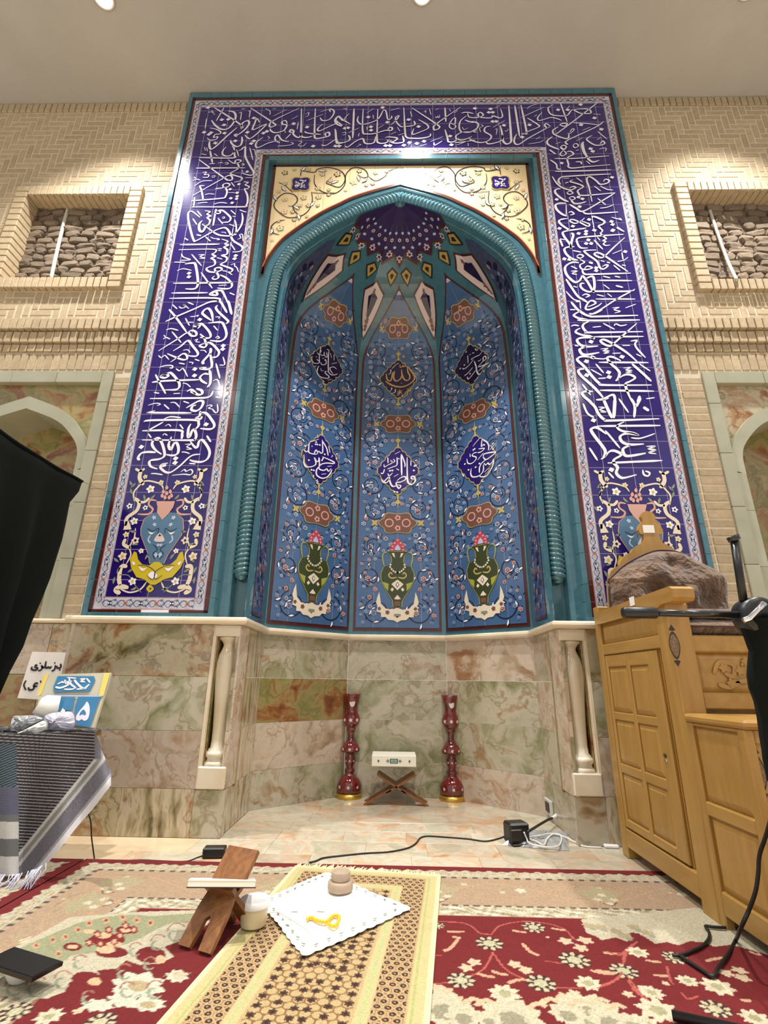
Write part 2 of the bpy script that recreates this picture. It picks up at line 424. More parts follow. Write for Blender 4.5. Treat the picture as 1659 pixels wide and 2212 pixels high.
def herring(x0, x1, z0, z1, holes, W=.0555, n=3, g=.004):
    res = []; nx = int((x1-x0)/W)+12; nz = int((z1-z0)/W)+4
    for t in range(-4, nz+4):
        for s in range(-nx, nx):
            for (a, b, wd, ht) in ((t+2*n*s, t, n, 1), (t+n+2*n*s, t-n+1, 1, n)):
                r = (x0+a*W+g, x0+(a+wd)*W-g, z0+b*W+g, z0+(b+ht)*W-g)
                r = (max(r[0], x0), min(r[1], x1), max(r[2], z0), min(r[3], z1))
                if r[1]-r[0] < .012 or r[3]-r[2] < .012: continue
                rs = [r]
                for h in holes: rs = [q for p in rs for q in cut(p, h)]
                res += [q for q in rs if q[1]-q[0] > .012 and q[3]-q[2] > .012]
    return res

_stones = []
for k in range(8):
    bm = bmesh.new(); bmesh.ops.create_icosphere(bm, subdivisions=2, radius=.5)
    for v in bm.verts:
        n = v.co.normalized(); f = 1+.18*math.sin(5*n.x+k)+.15*math.sin(7*n.z+2*k)+.12*math.sin(6*n.y-k)
        v.co = Vector([math.copysign(min(.5, abs(c*f))**.55*.70, c) for c in v.co])
    me = bpy.data.meshes.new('stone'); bm.to_mesh(me); bm.free(); me.materials.append(MATS['rubble']); _stones.append(me)

def side_wall(sg, name, cx, win, edge, gx0, gx1):
    """sg -1 left, +1 right. cx arch centre, win window opening, edge portal edge, gx0/gx1 outer/inner edge of stone frame next to the portal"""
    far = 3.75
    L, R = (-far, -edge) if sg < 0 else (edge, far)
    wx0, wx1, wz0, wz1 = win; fr = .098
    asp = sorted([gx0, 2*cx-gx0]); ins = sorted([gx1, 2*cx-gx1])
    mb = MB(); yb = YW+.0035
    def seg(x0, x1, z0, z1, y0=yb): mb.box(x0, x1, y0, y0+.3, z0, z1)
    seg(L, R, wz1+.012, CEIL); seg(L, wx0-.012, wz0-.012, wz1+.012); seg(wx1+.012, R, wz0-.012, wz1+.012); seg(L, R, 2.72, wz0-.012)
    seg(L, asp[0], 0, 2.72); seg(asp[1], R, 0, 2.72); seg(asp[0], asp[1], 0, 1.04)
    wall = struct(mb.build(name, 'mortar'))
    tag(wall, 'cream brick wall left of the tiled portal' if sg < 0 else 'cream brick wall right of the tiled portal')
    items = []
    fx0, fx1, fz0, fz1 = wx0-fr, wx1+fr, wz0-fr, wz1+fr
    for r in herring(L, R, 3.165, 5.385, [(fx0, fx1, fz0, fz1)]):
        items.append((*r, YW, YW+.02, 'brick'))
    def course(z0, z1, yf, w=.055, x0=L, x1=R):
        n = int(round((x1-x0)/w)); w = (x1-x0)/n
        for i in range(n): items.append((x0+i*w+.003, x0+(i+1)*w-.003, z0, z1, yf+random.uniform(-.002, .002), YW+.03, 'brick'))
    course(5.39, 5.485, YW-.012); course(3.07, 3.16, YW-.05); course(2.972, 3.06, YW-.03, .06); course(2.905, 2.965, YW-.012, .06); course(2.76, 2.895, YW-.004, .058)
    # window surround: a ring of headers standing proud
    yf = YW-.04; n = 16; w = (wx1-wx0)/n
    for i in range(n):
        for z0, z1 in ((wz1+.003, fz1), (fz0, wz0-.003)): items.append((wx0+i*w+.003, wx0+(i+1)*w-.003, z0, z1, yf, YW+.12, 'brick'))
    n = 17; w = (fz1-fz0)/n
    for i in range(n):
        for x0, x1 in ((fx0, wx0-.003), (wx1+.003, fx1)): items.append((x0, x1, fz0+i*w+.003, fz0+(i+1)*w-.003, yf, YW+.12, 'brick'))
    # two stacks of stretchers beside the portal
    a, b = (L+ (R-L)*0, 0)
    e, g = sg*edge, gx0
    xs = [g, g+(e-g)*.66, e]
    nz = int((2.75-1.09)/.0558)
    for i in range(nz):
        z0 = 1.09+i*.0558
        for k in range(2):
            x0, x1 = sorted((xs[k], xs[k+1])); items.append((x0+.004, x1-.004, z0+.004, z0+.0518, YW+random.uniform(-.002, .002), YW+.02, 'brick'))
    brick_face(items, wall)
    # rubble behind the opening
    MB().box(wx0-.02, wx1+.02, YW+.108, YW+.2, wz0-.02, wz1+.02).build('rubble_bed', 'rubble_bed', wall)
    z = wz0-.01
    while z < wz1:
        h = random.uniform(.05, .07); x = wx0-random.uniform(0, .08)
        while x < wx1+.02:
            w = random.uniform(.08, .19)
            o = link('stone', random.choice(_stones), wall, (x+w/2, YW+.112+random.uniform(-.008, .008), z+h/2)); o.scale = (w*1.02, .06, h*1.04); o.rotation_euler = (random.uniform(-.1, .1), random.uniform(-.12, .12), random.uniform(-.15, .15))
            x += w
        z += h
    # green stone frame, arched surround, dark recess
    zt = 2.745
    for x0, x1, nm in ((asp[0], ins[0], 0), (ins[1], asp[1], 1)):
        k = 0; z = 1.06
        while z < zt-.1:
            z1 = min(z+.36, zt); 
            if zt-z1 < .1: z1 = zt
            piece('stone_slab', x0, x1, YW-.012, YW+.03, z+.001, z1-.001, 'green_stone', wall, .003); z = z1
    xs = np.linspace(ins[0], ins[1], 4)
    for i in range(3): piece('stone_slab', xs[i]+.001, xs[i+1]-.001, YW-.012, YW+.03, 2.655, zt-.001, 'green_stone', wall, .003)
    hw = abs(ins[1]-cx); ow = .425
    def ar(h, sp, ap):  # pointed arch outline from right foot to left foot
        q = [(h, sp), (h*.985, sp+.3*(ap-sp)), (h*.86, sp+.52*(ap-sp)), (h*.55, sp+.79*(ap-sp)), (0, ap)]
        r = smooth_path(q, n=5); return [(cx+p[0], p[1]) for p in r]+[(cx-p[0], p[1]) for p in r[::-1][1:]]
    outer = ar(hw-.002, 2.02, 2.55); inner = ar(ow, 2.0, 2.457)
    y0, y1 = YW+.0, YW+.05
    for part, idx in (('arch_stone', range(0, len(outer)//2)), ('arch_stone', range(len(outer)//2, len(outer)-1))):
        mb = MB()
        for i in idx:
            o0, o1, n0, n1 = outer[i], outer[i+1], inner[i], inner[i+1]
            mb.add([(o0[0], y0, o0[1]), (o1[0], y0, o1[1]), (n1[0], y0, n1[1]), (n0[0], y0, n0[1]), (n1[0], YW+.28, n1[1]), (n0[0], YW+.28, n0[1]), (o0[0], y0+.04, o0[1]), (o1[0], y0+.04, o1[1])],
                   [(0, 1, 2, 3), (3, 2, 4, 5), (1, 0, 6, 7)])
        mb.build(part, 'green_stone', wall)
    for s2 in (-1, 1):
        z = 1.06
        while z < 1.99:
            z1 = min(z+.35, 2.01)
            x0, x1 = sorted((cx+s2*ow, cx+s2*hw)); piece('jamb_stone', x0, x1, y0, YW+.28, z, z1-.001, 'green_stone', wall, .002); z = z1
    # spandrel slabs
    for h in (0, 1):
        pts = [p for p in outer[:len(outer)//2+1]] if h == 0 else [p for p in outer[len(outer)//2:]]
        xe = ins[1] if h == 0 else ins[0]
        poly = pts+([(cx, 2.655), (xe, 2.655)] if h == 0 else [(xe, 2.655), (cx, 2.655)])
        tag(MB().prism(poly, lambda a, b: (a, YW+.03, b), lambda a, b: (a, YW+.05, b)).build('spandrel_slab', 'onyx_rust' if sg < 0 else 'onyx_a', wall))
    MB().box(cx-.46, cx+.46, YW+.27, YW+.3, 1.0, 2.5).build('recess_back', 'onyx_rust', wall)
    # lower wall slabs and thin sill
    xs = [L, -2.35, -1.99, R] if sg < 0 else [L, 2.1, 2.6, R]
    zs = [0, .214, .484, .754, 1.035]
    for i in range(3):
        for k in range(4): piece('stone_slab', xs[i]+.001, xs[i+1]-.001, YW-.015, YW+.02, zs[k]+.001, zs[k+1]-.001, random.choice(['onyx_a', 'onyx_pale', 'onyx_rust']), wall, .002)
    MB().bbox(L, R, YW-.035, YW+.03, 1.036, 1.06, .008).build('sill', 'sill', wall)
    return wall
wall_left = side_wall(-1, 'wall_left', -2.52, (-2.97, -2.15, 3.545, 4.37), 1.797, -1.965, -2.045)
wall_right = side_wall(1, 'wall_right', 2.60, (2.235, 3.055, 3.51, 4.37), 1.797, 2.035, 2.115)

def pipe(name, pts, r, label, grp):
    return tag(MB().tube(smooth_path(pts, n=5), r, 10).build(name, 'pipe'), label, 'pipe', grp)
pipe('conduit_pipe', [onY(150, 443, 2.99), onY(140, 475, 2.965), onY(124, 540, 2.95), onY(110, 604, 2.90)], .013, 'pale conduit pipe hanging slightly bent across the left stone-filled wall opening', 'conduit pipes in the wall openings')
pipe('conduit_pipe', [onY(1523, 424, 2.99), onY(1545, 490, 2.96), onY(1570, 560, 2.94), onY(1592, 606, 2.83)], .011, 'long pale conduit pipe leaning across the right stone-filled wall opening', 'conduit pipes in the wall openings')
pipe('conduit_pipe', [onY(1575, 545, 2.99), onY(1600, 566, 2.99), onY(1617, 578, 3.0)], .009, 'short pale conduit branching off in the lower right wall opening', 'conduit pipes in the wall openings')

# ================================================================== PORTAL FRAME
YF = 2.80
portal = empty('portal_frame', (0, YF, 1.07))
tag(portal, 'tall cobalt tile frame with white calligraphy and turquoise edges around the arched niche', 'tile frame')
ZT = 5.475
mb = MB()
mb.box(-1.79, -1.052, YF+.0011, YF+.06, 1.074, ZT-.004); mb.box(1.052, 1.79, YF+.0011, YF+.06, 1.074, ZT-.004); mb.box(-1.052, 1.052, YF+.0011, YF+.06, 4.682, ZT-.004)
mb.build('tile_bed', 'joint', portal)
ROW = [1.18]+[2.004+.181*k for k in range(-4, 19) if 1.19 < 2.004+.181*k < 5.45]
def strip_v(name, x0, x1, z0, z1, m, lift=0., th=.006):
    x0, x1 = sorted((x0, x1)); zs = [z0]+[z for z in ROW if z0+.03 < z < z1-.03]+[z1]
    for a, b in zip(zs[:-1], zs[1:]): piece(name, x0+.0006, x1-.0006, YF-lift, YF+th, a+.0009, b-.0009, m, portal, .0012)
def strip_h(name, x0, x1, z0, z1, m, lift=0., w=.181, th=.006):
    n = max(1, int(round((x1-x0)/w)))
    for i in range(n):
        a, b = x0+(x1-x0)*i/n, x0+(x1-x0)*(i+1)/n
        piece(name, a+.0009, b-.0009, YF-lift, YF+th, z0+.0006, z1-.0006, m, portal, .0012)
for s in (-1, 1):
    strip_v('edge_tile', s*1.795, s*1.762, 1.072, 5.42, 'teal', .012, .02)
    strip_v('brown_strip', s*1.762, s*1.74, 1.093, 5.42, 'brown_line', .002)
    strip_v('border_tile', s*1.74, s*1.682, 1.11, 5.39, 'border_white')
    strip_v('border_tile', s*1.163, s*1.103, 1.11, 4.795, 'border_white')
    strip_v('brown_strip', s*1.103, s*1.077, 1.093, 4.737, 'brown_line', .002)
    strip_v('edge_tile', s*1.077, s*1.045, 1.072, 4.717, 'teal', .004, .05)
    xs = [s*v for v in (1.682, 1.613, 1.436, 1.257, 1.163)]
    zs = ROW+[5.307]
    for a, b in zip(zs[:-1], zs[1:]):
        if b-a < .02: continue
        for i in range(4):
            x0, x1 = sorted((xs[i], xs[i+1])); piece('tile', x0+.0013, x1-.0013, YF, YF+.006, a+.0014, min(b, 5.307)-.0014, 'cobalt', portal, .0008)
    x0, x1 = sorted((s*1.682, s*1.163))
    strip_h('border_tile', x0, x1, 1.11, 1.18, 'border_white')
    if s < 0:
        for a, b, m in ((-1.762, -1.60, 'brown_line'), (-1.60, -1.46, 'brown_line'), (-1.46, -1.30, 'white_glaze'), (-1.30, -1.077, 'brown_line')):
            piece('brown_strip' if m == 'brown_line' else 'missing_strip', a+.001, b-.001, YF-.002, YF+.006, 1.0935, 1.1095, m, portal, .0012)
    else: strip_h('brown_strip', 1.077, 1.762, 1.093, 1.11, 'brown_line', .002)
    x0, x1 = sorted((s*1.795, s*1.045)); strip_h('edge_tile', x0, x1, 1.072, 1.093, 'teal', .006)
strip_h('edge_tile', -1.795, 1.795, 5.42, ZT, 'teal', .012, th=.02)
strip_h('brown_strip', -1.762, 1.762, 5.39, 5.42, 'brown_line', .002)
strip_h('border_tile', -1.74, 1.74, 5.307, 5.39, 'border_white')
strip_h('border_tile', -1.163, 1.163, 4.737, 4.795, 'border_white')
strip_h('brown_strip', -1.103, 1.103, 4.717, 4.737, 'brown_line', .002)
strip_h('edge_tile', -1.077, 1.077, 4.675, 4.717, 'teal', .004, th=.05)
xs = np.linspace(-1.163, 1.163, 14); zs = [4.795, 4.9, 5.081, 5.262, 5.307]
for i in range(13):
    for a, b in zip(zs[:-1], zs[1:]): piece('tile', xs[i]+.0013, xs[i+1]-.0013, YF, YF+.006, a+.0014, b-.0014, 'cobalt', portal, .0008)
fmapF = lambda q, l: (q[0], YF-l, q[1])

# ---- border scroll: a running vine with blue and orange blossoms
def border(x0, x1, z0, z1, vert=True):
    A = Art(); Lh = (z1-z0) if vert else (x1-x0); wd = (x1-x0) if vert else (z1-z0); c = (x0+x1)/2 if vert else (z0+z1)/2
    o = z0 if vert else x0
    P = (lambda t, d: (c+d, o+t)) if vert else (lambda t, d: (o+t, c+d))
    for e in (-1, 1): A.line('pink_line', [P(0, e*wd*.47), P(Lh, e*wd*.47)], wd*.06, 1, 0)
    n = max(2, int(round(Lh/.09))); per = Lh/n
    A.line('slate', [P(t, .24*wd*math.sin(2*math.pi*t/per)) for t in np.arange(0, Lh, per/10)], wd*.085, 1, 0)
    A.line('slate', [P(t, -.3*wd*math.sin(2*math.pi*t/per)) for t in np.arange(0, Lh, per/10)], wd*.05, 1, 0)
    for i in range(n):
        t = (i+.5)*per
        if i % 2 == 0:
            A.poly('slate_dark', disc(*P(t, 0), wd*.2, wd*.2, 8), 2)
            A.poly('white_glaze', disc(*P(t+wd*.1, 0), wd*.075, n=6), 3); A.poly('white_glaze', disc(*P(t-wd*.1, 0), wd*.075, n=6), 3)
        else:
            A.poly('orange_glaze', flower(*P(t, 0), wd*.21, 4, .45), 2); A.poly('slate', disc(*P(t, 0), wd*.06, n=6), 3)
        for e in (-1, 1):
            A.poly('slate', leaf(*P(t+per*.25, e*wd*.12), (math.pi/2 if vert else 0)+e*.9, wd*.3, wd*.2), 2)
    return A.p
BA = Art()
for s in (-1, 1):
    for a, b, z1 in ((1.682, 1.74, 5.35), (1.103, 1.163, 4.765)):
        x0, x1 = sorted((s*a, s*b)); BA.p += border(x0, x1, 1.145, z1)
    x0, x1 = sorted((s*1.69, s*1.155)); BA.p += border(x0, x1, 1.11, 1.18, False)
BA.p += border(-1.71, 1.71, 5.307, 5.39, False)+border(-1.13, 1.13, 4.737, 4.795, False)
tag(BA.build('border_scroll', portal, fmapF), 'grey scroll with blue and orange blossoms painted on the border', kind='stuff')

# ---- calligraphy: pen strokes  "w x y x y ..." in the coordinates of a photo detail (ox, oy, scale); "d x y ..." are dots
SCRIPT = [
(430,225,5.3516,'''22 180 45 480 240 490 290;16 290 45 200 200;26 340 85 400 95 425 140 405 210 340 285 260 295 190 250 145 190;26 490 295 500 230 560 195 580 230 530 300 430 375;30 445 350 415 360 440 380;26 440 275 330 370 200 490 140 525 120 480 125 430;18 125 280 200 295 250 325 240 350 190 355 170 390 215 380 200 410 130 420 95 395;24 495 380 500 430 480 480 430 495 380 460 365 420;d 265 185 340 180 290 245 295 340 60 330 105 45 115 355 140 335 190 455 420 430 560 330 745 340 785 320 605 460 635 430 635 165;14 90 170 72 285;12 105 105 150 95 180 130 150 75;12 460 110 490 100 485 150 480 190;12 570 85 590 90 580 155;10 490 60 535 60;22 700 215 670 170 645 225 620 300 700 270 780 235 700 320 600 400 560 390 530 360;22 600 50 850 215 885 250 830 270 815 245 870 190 1160 50;22 1020 230 1000 195 960 210 970 240 1015 245 980 310 880 335 830 310 825 285;10 855 145 1015 65;9 1070 180 1145 140;10 765 55 820 85 820 130;8 850 60 895 55;24 1085 335 1050 325 1060 300 1095 315 1090 350 1130 385 1170 380 1180 300 1185 55;24 1175 330 1190 380 1250 390 1310 375;20 935 450 890 430 880 390 910 360 960 420 1040 440;20 905 430 800 455 690 505 655 490 670 440 740 390;18 1000 410 1040 370 1060 350;24 1345 55 1335 340 1350 400 1440 390 1505 370 1500 330 1460 345 1470 380;20 1220 320 1260 340 1410 355;d 1095 230 1250 270 1320 490 1580 490 1615 490;10 1245 195 1440 120;9 1400 95 1540 50;10 1230 125 1270 100 1260 140 1230 150;10 1150 210 1140 260 1135 295;20 1520 95 1510 70 1550 70 1560 110 1510 180 1430 195 1400 160;22 1659 200 1610 150 1580 190 1600 220 1500 265 1390 315 1375 285 1430 235;20 1610 215 1655 255;22 1580 300 1590 420 1620 450 1659 445;18 1415 475 1470 480 1580 410;12 905 490 1000 485 1090 465 1060 445;10 1150 435 1190 440 1150 480 1200 490 1245 450;10 795 375 815 395 800 410;8 990 310 1000 330 985 340'''),
(720,225,5.3516,'''22 95 265 40 235 20 190 60 145 100 180 195 235;12 185 115 140 160 130 200;d 135 285 170 280 25 490 70 490 405 155 625 215 435 268 437 308 605 485 655 485 870 185 985 265 1048 435 1350 375 570 45 1635 55 880 450 965 460 815 480 1365 475;22 20 290 35 440 60 460 120 450 185 425 190 390 175 365;24 240 55 225 400;22 135 490 170 500 260 435 340 405 360 450 400 465 470 450 490 380;22 515 60 505 400 530 455 600 455 650 430 690 440 740 400 640 385 600 395;22 620 420 700 455 790 450 815 430 800 370;22 345 60 340 320 390 350 480 345 600 310 670 310 680 280 650 275 630 300;20 290 145 280 200 330 240 430 220 500 190 540 150 580 70;18 580 70 610 90 630 180 670 170 675 140;9 385 110 470 55;10 170 340 300 280;9 580 250 520 285;9 655 80 770 50;9 660 355 730 325;9 750 365 830 340;9 390 265 390 305;10 460 130 465 175;9 100 340 140 330 140 355 105 365;8 110 60 150 55 140 80;9 740 270 770 320;9 300 340 290 380;8 290 470 320 475 265 500;18 665 245 720 200 760 140 720 160 730 210 780 265 830 260;22 815 45 830 330 850 390 920 400 1010 400 1110 380 1125 345;20 930 200 945 235 920 255 830 265;20 985 185 1080 240 1095 285 1010 325 930 355 910 345 930 290;22 910 50 1190 235 1225 280 1180 305 1160 290 1190 235 1470 40;20 1290 45 1300 210;10 890 90 910 150;8 1045 100 1070 80 1065 110;9 1110 60 1130 130;9 1175 150 1195 165 1205 145 1220 165 1230 130;8 1180 75 1220 55;16 1340 215 1400 240 1410 165 1370 190 1340 260 1380 295 1415 265 1390 235;22 1290 300 1320 400 1330 440 1390 440 1450 400;18 1165 450 1175 480 1260 430;20 1659 330 1500 330 1420 370 1430 410 1500 420 1600 380;16 1640 420 1520 440 1400 450;18 1480 110 1540 100 1620 115;18 1540 140 1470 200 1455 280 1490 330 1600 330 1659 300;20 1520 190 1600 215 1659 210;9 1120 440 1270 380;10 1430 475 1610 415;8 870 480 900 440;8 1005 490 1080 465;8 1555 455 1560 490;8 1490 270 1510 300 1560 280;7 1340 60 1355 90;8 1400 110 1440 75'''),
(1010,210,5.3516,'''20 0 190 20 235 110 240 180 215 150 180 120 200 140 235 230 245 280 240 290 220 370 245 400 230 400 200 380 140;20 0 290 80 290 125 320 100 370 0 420;d 85 135 265 140 245 180 290 180 290 285 330 285 420 330 715 325 630 465 1305 90 1045 150 1155 150 1310 325 1465 245 1545 375 1420 600 1445 630;20 265 340 210 350 195 400 270 450 250 500 160 530 60 510 20 480;22 375 330 400 440 380 510 250 545 210 520;28 475 100 500 440 500 520 450 545 410 510 400 440;24 545 100 600 460;24 615 95 680 400 660 425 620 430;10 290 355 435 270;14 620 240 880 120;10 690 140 720 110 830 75;20 690 245 810 320 820 350 700 400 650 430;22 960 345 910 310 890 330 920 360 960 340 900 370 700 480 590 550 540 530 545 470 570 430;20 990 90 930 130 960 200 1050 220 1150 215 1210 150 1300 190 1420 190 1400 145 1310 140 1210 150;22 1510 60 1200 300 1010 440;18 1070 65 1150 290;18 860 180 810 240 830 275 960 240 1040 255 1085 275;22 1060 330 1090 310 1150 310 1120 340 1070 330;22 1050 345 985 390 1010 440 1150 485 1170 430;14 1150 425 1190 420 1230 380 1210 370 1180 410;16 1220 300 1380 310 1520 325;22 1570 285 1480 350 1160 500 1140 540 1160 550;24 980 460 920 510 940 560 1060 610;18 1075 580 1110 560 1140 580 1110 605 1075 580;20 1440 445 1380 480 1390 510 1480 560 1580 545 1560 510 1530 545;26 1340 520 1320 560 1350 669;16 1215 560 1250 540 1280 565 1240 590 1215 560;12 1500 400 1610 490;8 1450 200 1540 205;8 1180 100 1150 140;10 790 490 840 460;10 700 545 830 525 880 500;9 1015 545 1075 525;9 1250 510 1330 475;9 1320 390 1420 350;9 150 320 180 340 140 360 150 410;9 315 380 340 370 330 440;9 770 230 800 205;9 1490 500 1540 470;8 430 390 450 400 470 370;8 370 510 385 550;8 320 130 380 95'''),
(390,310,9.2167,'''16 480 80 500 155;16 525 90 540 170;36 910 80 850 150 840 220 900 260 990 250 1060 190 1070 110 1030 60;36 1060 130 1080 250 1030 300 370 290;36 590 150 640 400;24 575 415 690 410;40 1160 150 1220 130 1240 100 1290 80 1290 160 1300 290 1400 480 1460 580 1440 630 1370 640 1220 600;22 1380 90 1445 340;18 1480 130 1500 250;18 1430 130 1490 130;20 1120 130 1160 260;18 410 215 520 235;20 670 210 740 260;36 370 330 880 700 960 740 1030 730 1020 660 950 650 860 700 250 1040;36 310 500 1290 495;34 950 330 1050 400 1120 400 1200 370 1190 340 1110 340 1090 380 1150 430 1150 510 1000 600 1060 640 1220 690 1200 750 1070 780;18 740 405 800 390 850 400;18 880 400 940 390 950 420 890 420;16 1210 420 1250 410 1270 440 1220 435;24 440 585 520 580 480 630 560 630 550 680 440 680;14 615 660 690 650 670 685 625 675;22 290 850 430 760 640 750;20 250 745 320 720 400 740;20 270 680 310 700;30 860 900 850 830 930 800 985 830 930 880 860 880;30 870 890 690 910;38 890 880 930 960 900 1060 820 1100 220 1150;34 380 850 420 940 460 1150;24 380 850 480 850;30 285 1080 270 1260;30 1260 770 1350 790 1290 830 1370 870 1330 910 1270 905;38 1270 910 1330 1030 1340 1150 1310 1240 1230 1270 230 1270;d 1330 570 990 920 1005 1100 1130 990 1130 1060 1120 1110 1030 1190 1165 820;20 490 1025 580 1010 680 1020;24 670 1215 800 1185 930 1200;20 350 1200 480 1180 540 1185;20 1290 690 1440 690;20 1010 780 1080 870;14 950 985 1100 990;14 1220 530 1250 580'''),
(360,445,8.295,'''36 600 210 470 110 400 115 390 230 430 430 490 620 550 620 820 470 960 410 1060 400 1130 480 1190 620 1340 720 1360 770 1310 820 1180 830;32 690 90 780 110 730 150 790 190 730 210 780 270 740 350 660 330;44 640 270 590 330 590 430 640 470 690 400 700 360 640 330;34 720 385 900 510 1040 540 1180 535 1260 470 1340 350 1365 230 1350 130;22 550 90 630 190;22 470 230 545 340;34 890 60 870 150 835 360;28 850 140 950 140 960 100 900 90;34 900 90 1000 85 1110 170 1150 230 1110 290 1000 300;16 990 215 1030 200 1040 225 1000 230;20 920 220 1010 330;20 1150 80 1240 160;16 1180 190 1240 195;22 1310 75 1370 100 1430 115;26 1220 250 1250 370 1240 530;16 1120 330 1240 375;18 1270 600 1330 580 1310 520 1360 520 1370 640;30 540 520 620 540;22 700 560 790 640;18 790 560 850 590 920 590 950 610 900 610;14 980 475 1050 480 1060 500;34 240 700 950 690;24 320 580 390 620;34 220 790 830 780 880 830 820 870 880 910 800 940 860 980 860 1060 720 1120 760 1180 880 1190 990 1150 960 1110 880 1120 870 1160 920 1230 930 1290 870 1320 820 1300 860 1260;34 990 600 1100 640 1050 680 1110 710 1030 740 1090 790 1080 870 990 890 1080 930 1060 1000 970 1050 1060 1090 1180 1140 1150 1190 1080 1180;14 910 770 990 770 930 800 990 810;18 570 880 680 880 600 910 690 940 590 945;22 450 870 630 1080;22 270 860 300 920 430 970 240 980;18 900 930 1000 960;20 1150 680 1230 800;d 1240 895 1220 950 405 1210 400 1275;18 1150 1060 1220 1040 1220 1080 1260 1110 1290 1190;18 1000 1165 1080 1180 1180 1240;42 330 1045 450 1030 510 1040 540 1150 560 1300 560 1420 500 1490 340 1490;22 140 1010 340 1015;20 190 1165 300 1130 450 1160;26 620 1195 820 1480;34 120 1390 1190 1380;34 960 1240 1080 1300 1170 1400 1150 1470 1060 1490 910 1475;16 930 1430 1080 1420;34 90 1565 740 1560;36 50 1660 870 1655 960 1720 1020 1790;40 800 1590 880 1540 910 1600 830 1600 780 1580 860 1530 960 1520 1010 1550 1120 1783;22 1130 1560 1220 1600'''),
(320,650,7.9,'''34 1230 0 1350 210;40 1370 0 1430 240;40 1180 10 1040 30 820 130 450 290 300 360;32 360 150 480 290 660 540;36 670 550 750 510 820 540 820 600 740 600 670 550 500 660 180 860;40 1080 340 970 260 930 210 980 150 1040 140 1090 220 1110 360;36 1190 80 1160 120 1200 190 1340 320 1370 360 1330 400;38 1030 385 1240 370 1300 430 1340 560 1310 650 1220 695 1060 680;32 830 450 780 430 850 410 890 430 850 480;36 780 430 870 400 930 405 1030 510 1070 590 1040 640 890 630;16 1150 280 1220 280 1200 310;18 720 275 800 270 860 250 840 280;d 885 325 1285 770 1275 830 800 1170 795 1280;20 640 300 710 430;16 650 370 780 370;20 1120 430 1190 510;18 1150 640 1190 610 1220 640 1180 650;20 420 70 500 145;20 530 100 570 130 640 110 600 60 700 140;22 680 30 780 70;22 310 500 400 480 520 510;20 260 660 310 630 380 660;16 270 590 300 620;22 410 530 570 720;36 430 860 560 780 650 700 700 690 760 770 850 890 820 950 680 940;34 890 570 960 640 980 700 1000 760 960 800 880 770 980 720;36 990 720 1080 730 1200 850 1210 910 1170 960 1090 970;16 790 680 850 660 820 700 890 710;16 600 850 680 840 720 890;16 890 850 960 850 1000 890;32 330 905 480 970 600 1010 670 990 650 920 590 910 520 960 390 1050;18 180 935 230 975 290 935 360 1010;44 1070 810 1060 900 940 1040 960 1080;38 1060 900 1080 1000 1090 1120 1030 1170 920 1165 900 1150 1000 1140;40 1050 1180 1070 1300 1060 1420 1010 1480;20 800 1000 880 1030;22 530 1065 630 1085;16 700 1050 770 1060 750 1090;22 190 1140 300 1110 410 1110 420 1150 370 1150;20 480 1160 540 1200 600 1160 680 1300;36 1040 1260 960 1250 890 1310 920 1370 1010 1420;36 70 1395 300 1370 890 1350;26 1160 1070 1230 1330;20 1280 960 1310 1090 1220 1100;20 1110 1370 1180 1350 1220 1430 1230 1520;38 220 1300 300 1250 350 1290 280 1320 220 1290 340 1240 400 1240 500 1350 540 1430 500 1510 290 1525;28 130 1260 200 1400 300 1580;16 590 1410 660 1420 730 1480'''),
(290,840,7.9,'''40 900 50 980 20 1080 100 1160 90 1150 30 1060 0;30 960 50 1050 90;36 1350 40 1310 120 1240 150 1100 160 270 170;22 340 65 430 80;18 670 85 790 80;24 490 0 540 90;20 540 20 700 30 760 10;22 1390 140 1470 160;40 890 330 960 290 1110 210 1180 230 1140 330 1060 380 980 360 1000 300 1060 280;18 240 285 320 260 400 250 450 270 390 290;20 510 270 600 350;18 620 240 700 240 780 320;20 840 215 940 250;18 1230 300 1300 280 1330 300 1270 330 1330 350;20 1420 260 1430 380 1390 410 1330 340;36 210 410 980 415;18 210 410 360 375;38 1130 380 1120 460 1060 500 1130 520 1160 470;38 1130 410 1230 420 1330 540 1370 630 1310 690 1130 680;38 165 565 300 540 1020 535 1100 590 1090 650 1030 700;26 510 520 620 480 800 495;40 500 570 230 720;38 140 720 760 710 820 780 810 860;40 970 600 930 680 920 810 950 820 990 720 1030 700 1060 790 1040 860 950 880 140 875;16 530 640 590 610 630 650;20 780 610 840 690;16 490 800 520 770 570 800;20 245 770 295 840;d 1230 610 710 1190 700 1265 125 995;28 1240 800 1310 910;40 640 820 590 960 630 1040 680 940 730 930 760 1020 740 1110 660 1140 550 1125;38 470 1120 370 1050 310 960 330 880 400 840 450 880 500 1000 520 1140 440 1200 300 1220 260 1260 290 1330 400 1370;40 100 1220 70 1180 130 1100 250 1080 370 1090;34 580 1270 480 1290 450 1340 490 1390 560 1430 640 1420 780 1320 930 1180 1020 1130 1130 1120;60 470 1320 550 1300;38 960 900 1030 990 1080 1000 1110 900 1170 880 1260 1000 1290 1100 1250 1200 1150 1250 1020 1240 950 1215;18 870 950 970 950 900 990 980 1030 890 1035;18 810 1080 880 1085 950 1110;22 940 1275 1050 1285;20 290 1450 370 1450 490 1470;20 800 1420 860 1380 890 1410 970 1380 1000 1420 960 1470 850 1460 650 1480'''),
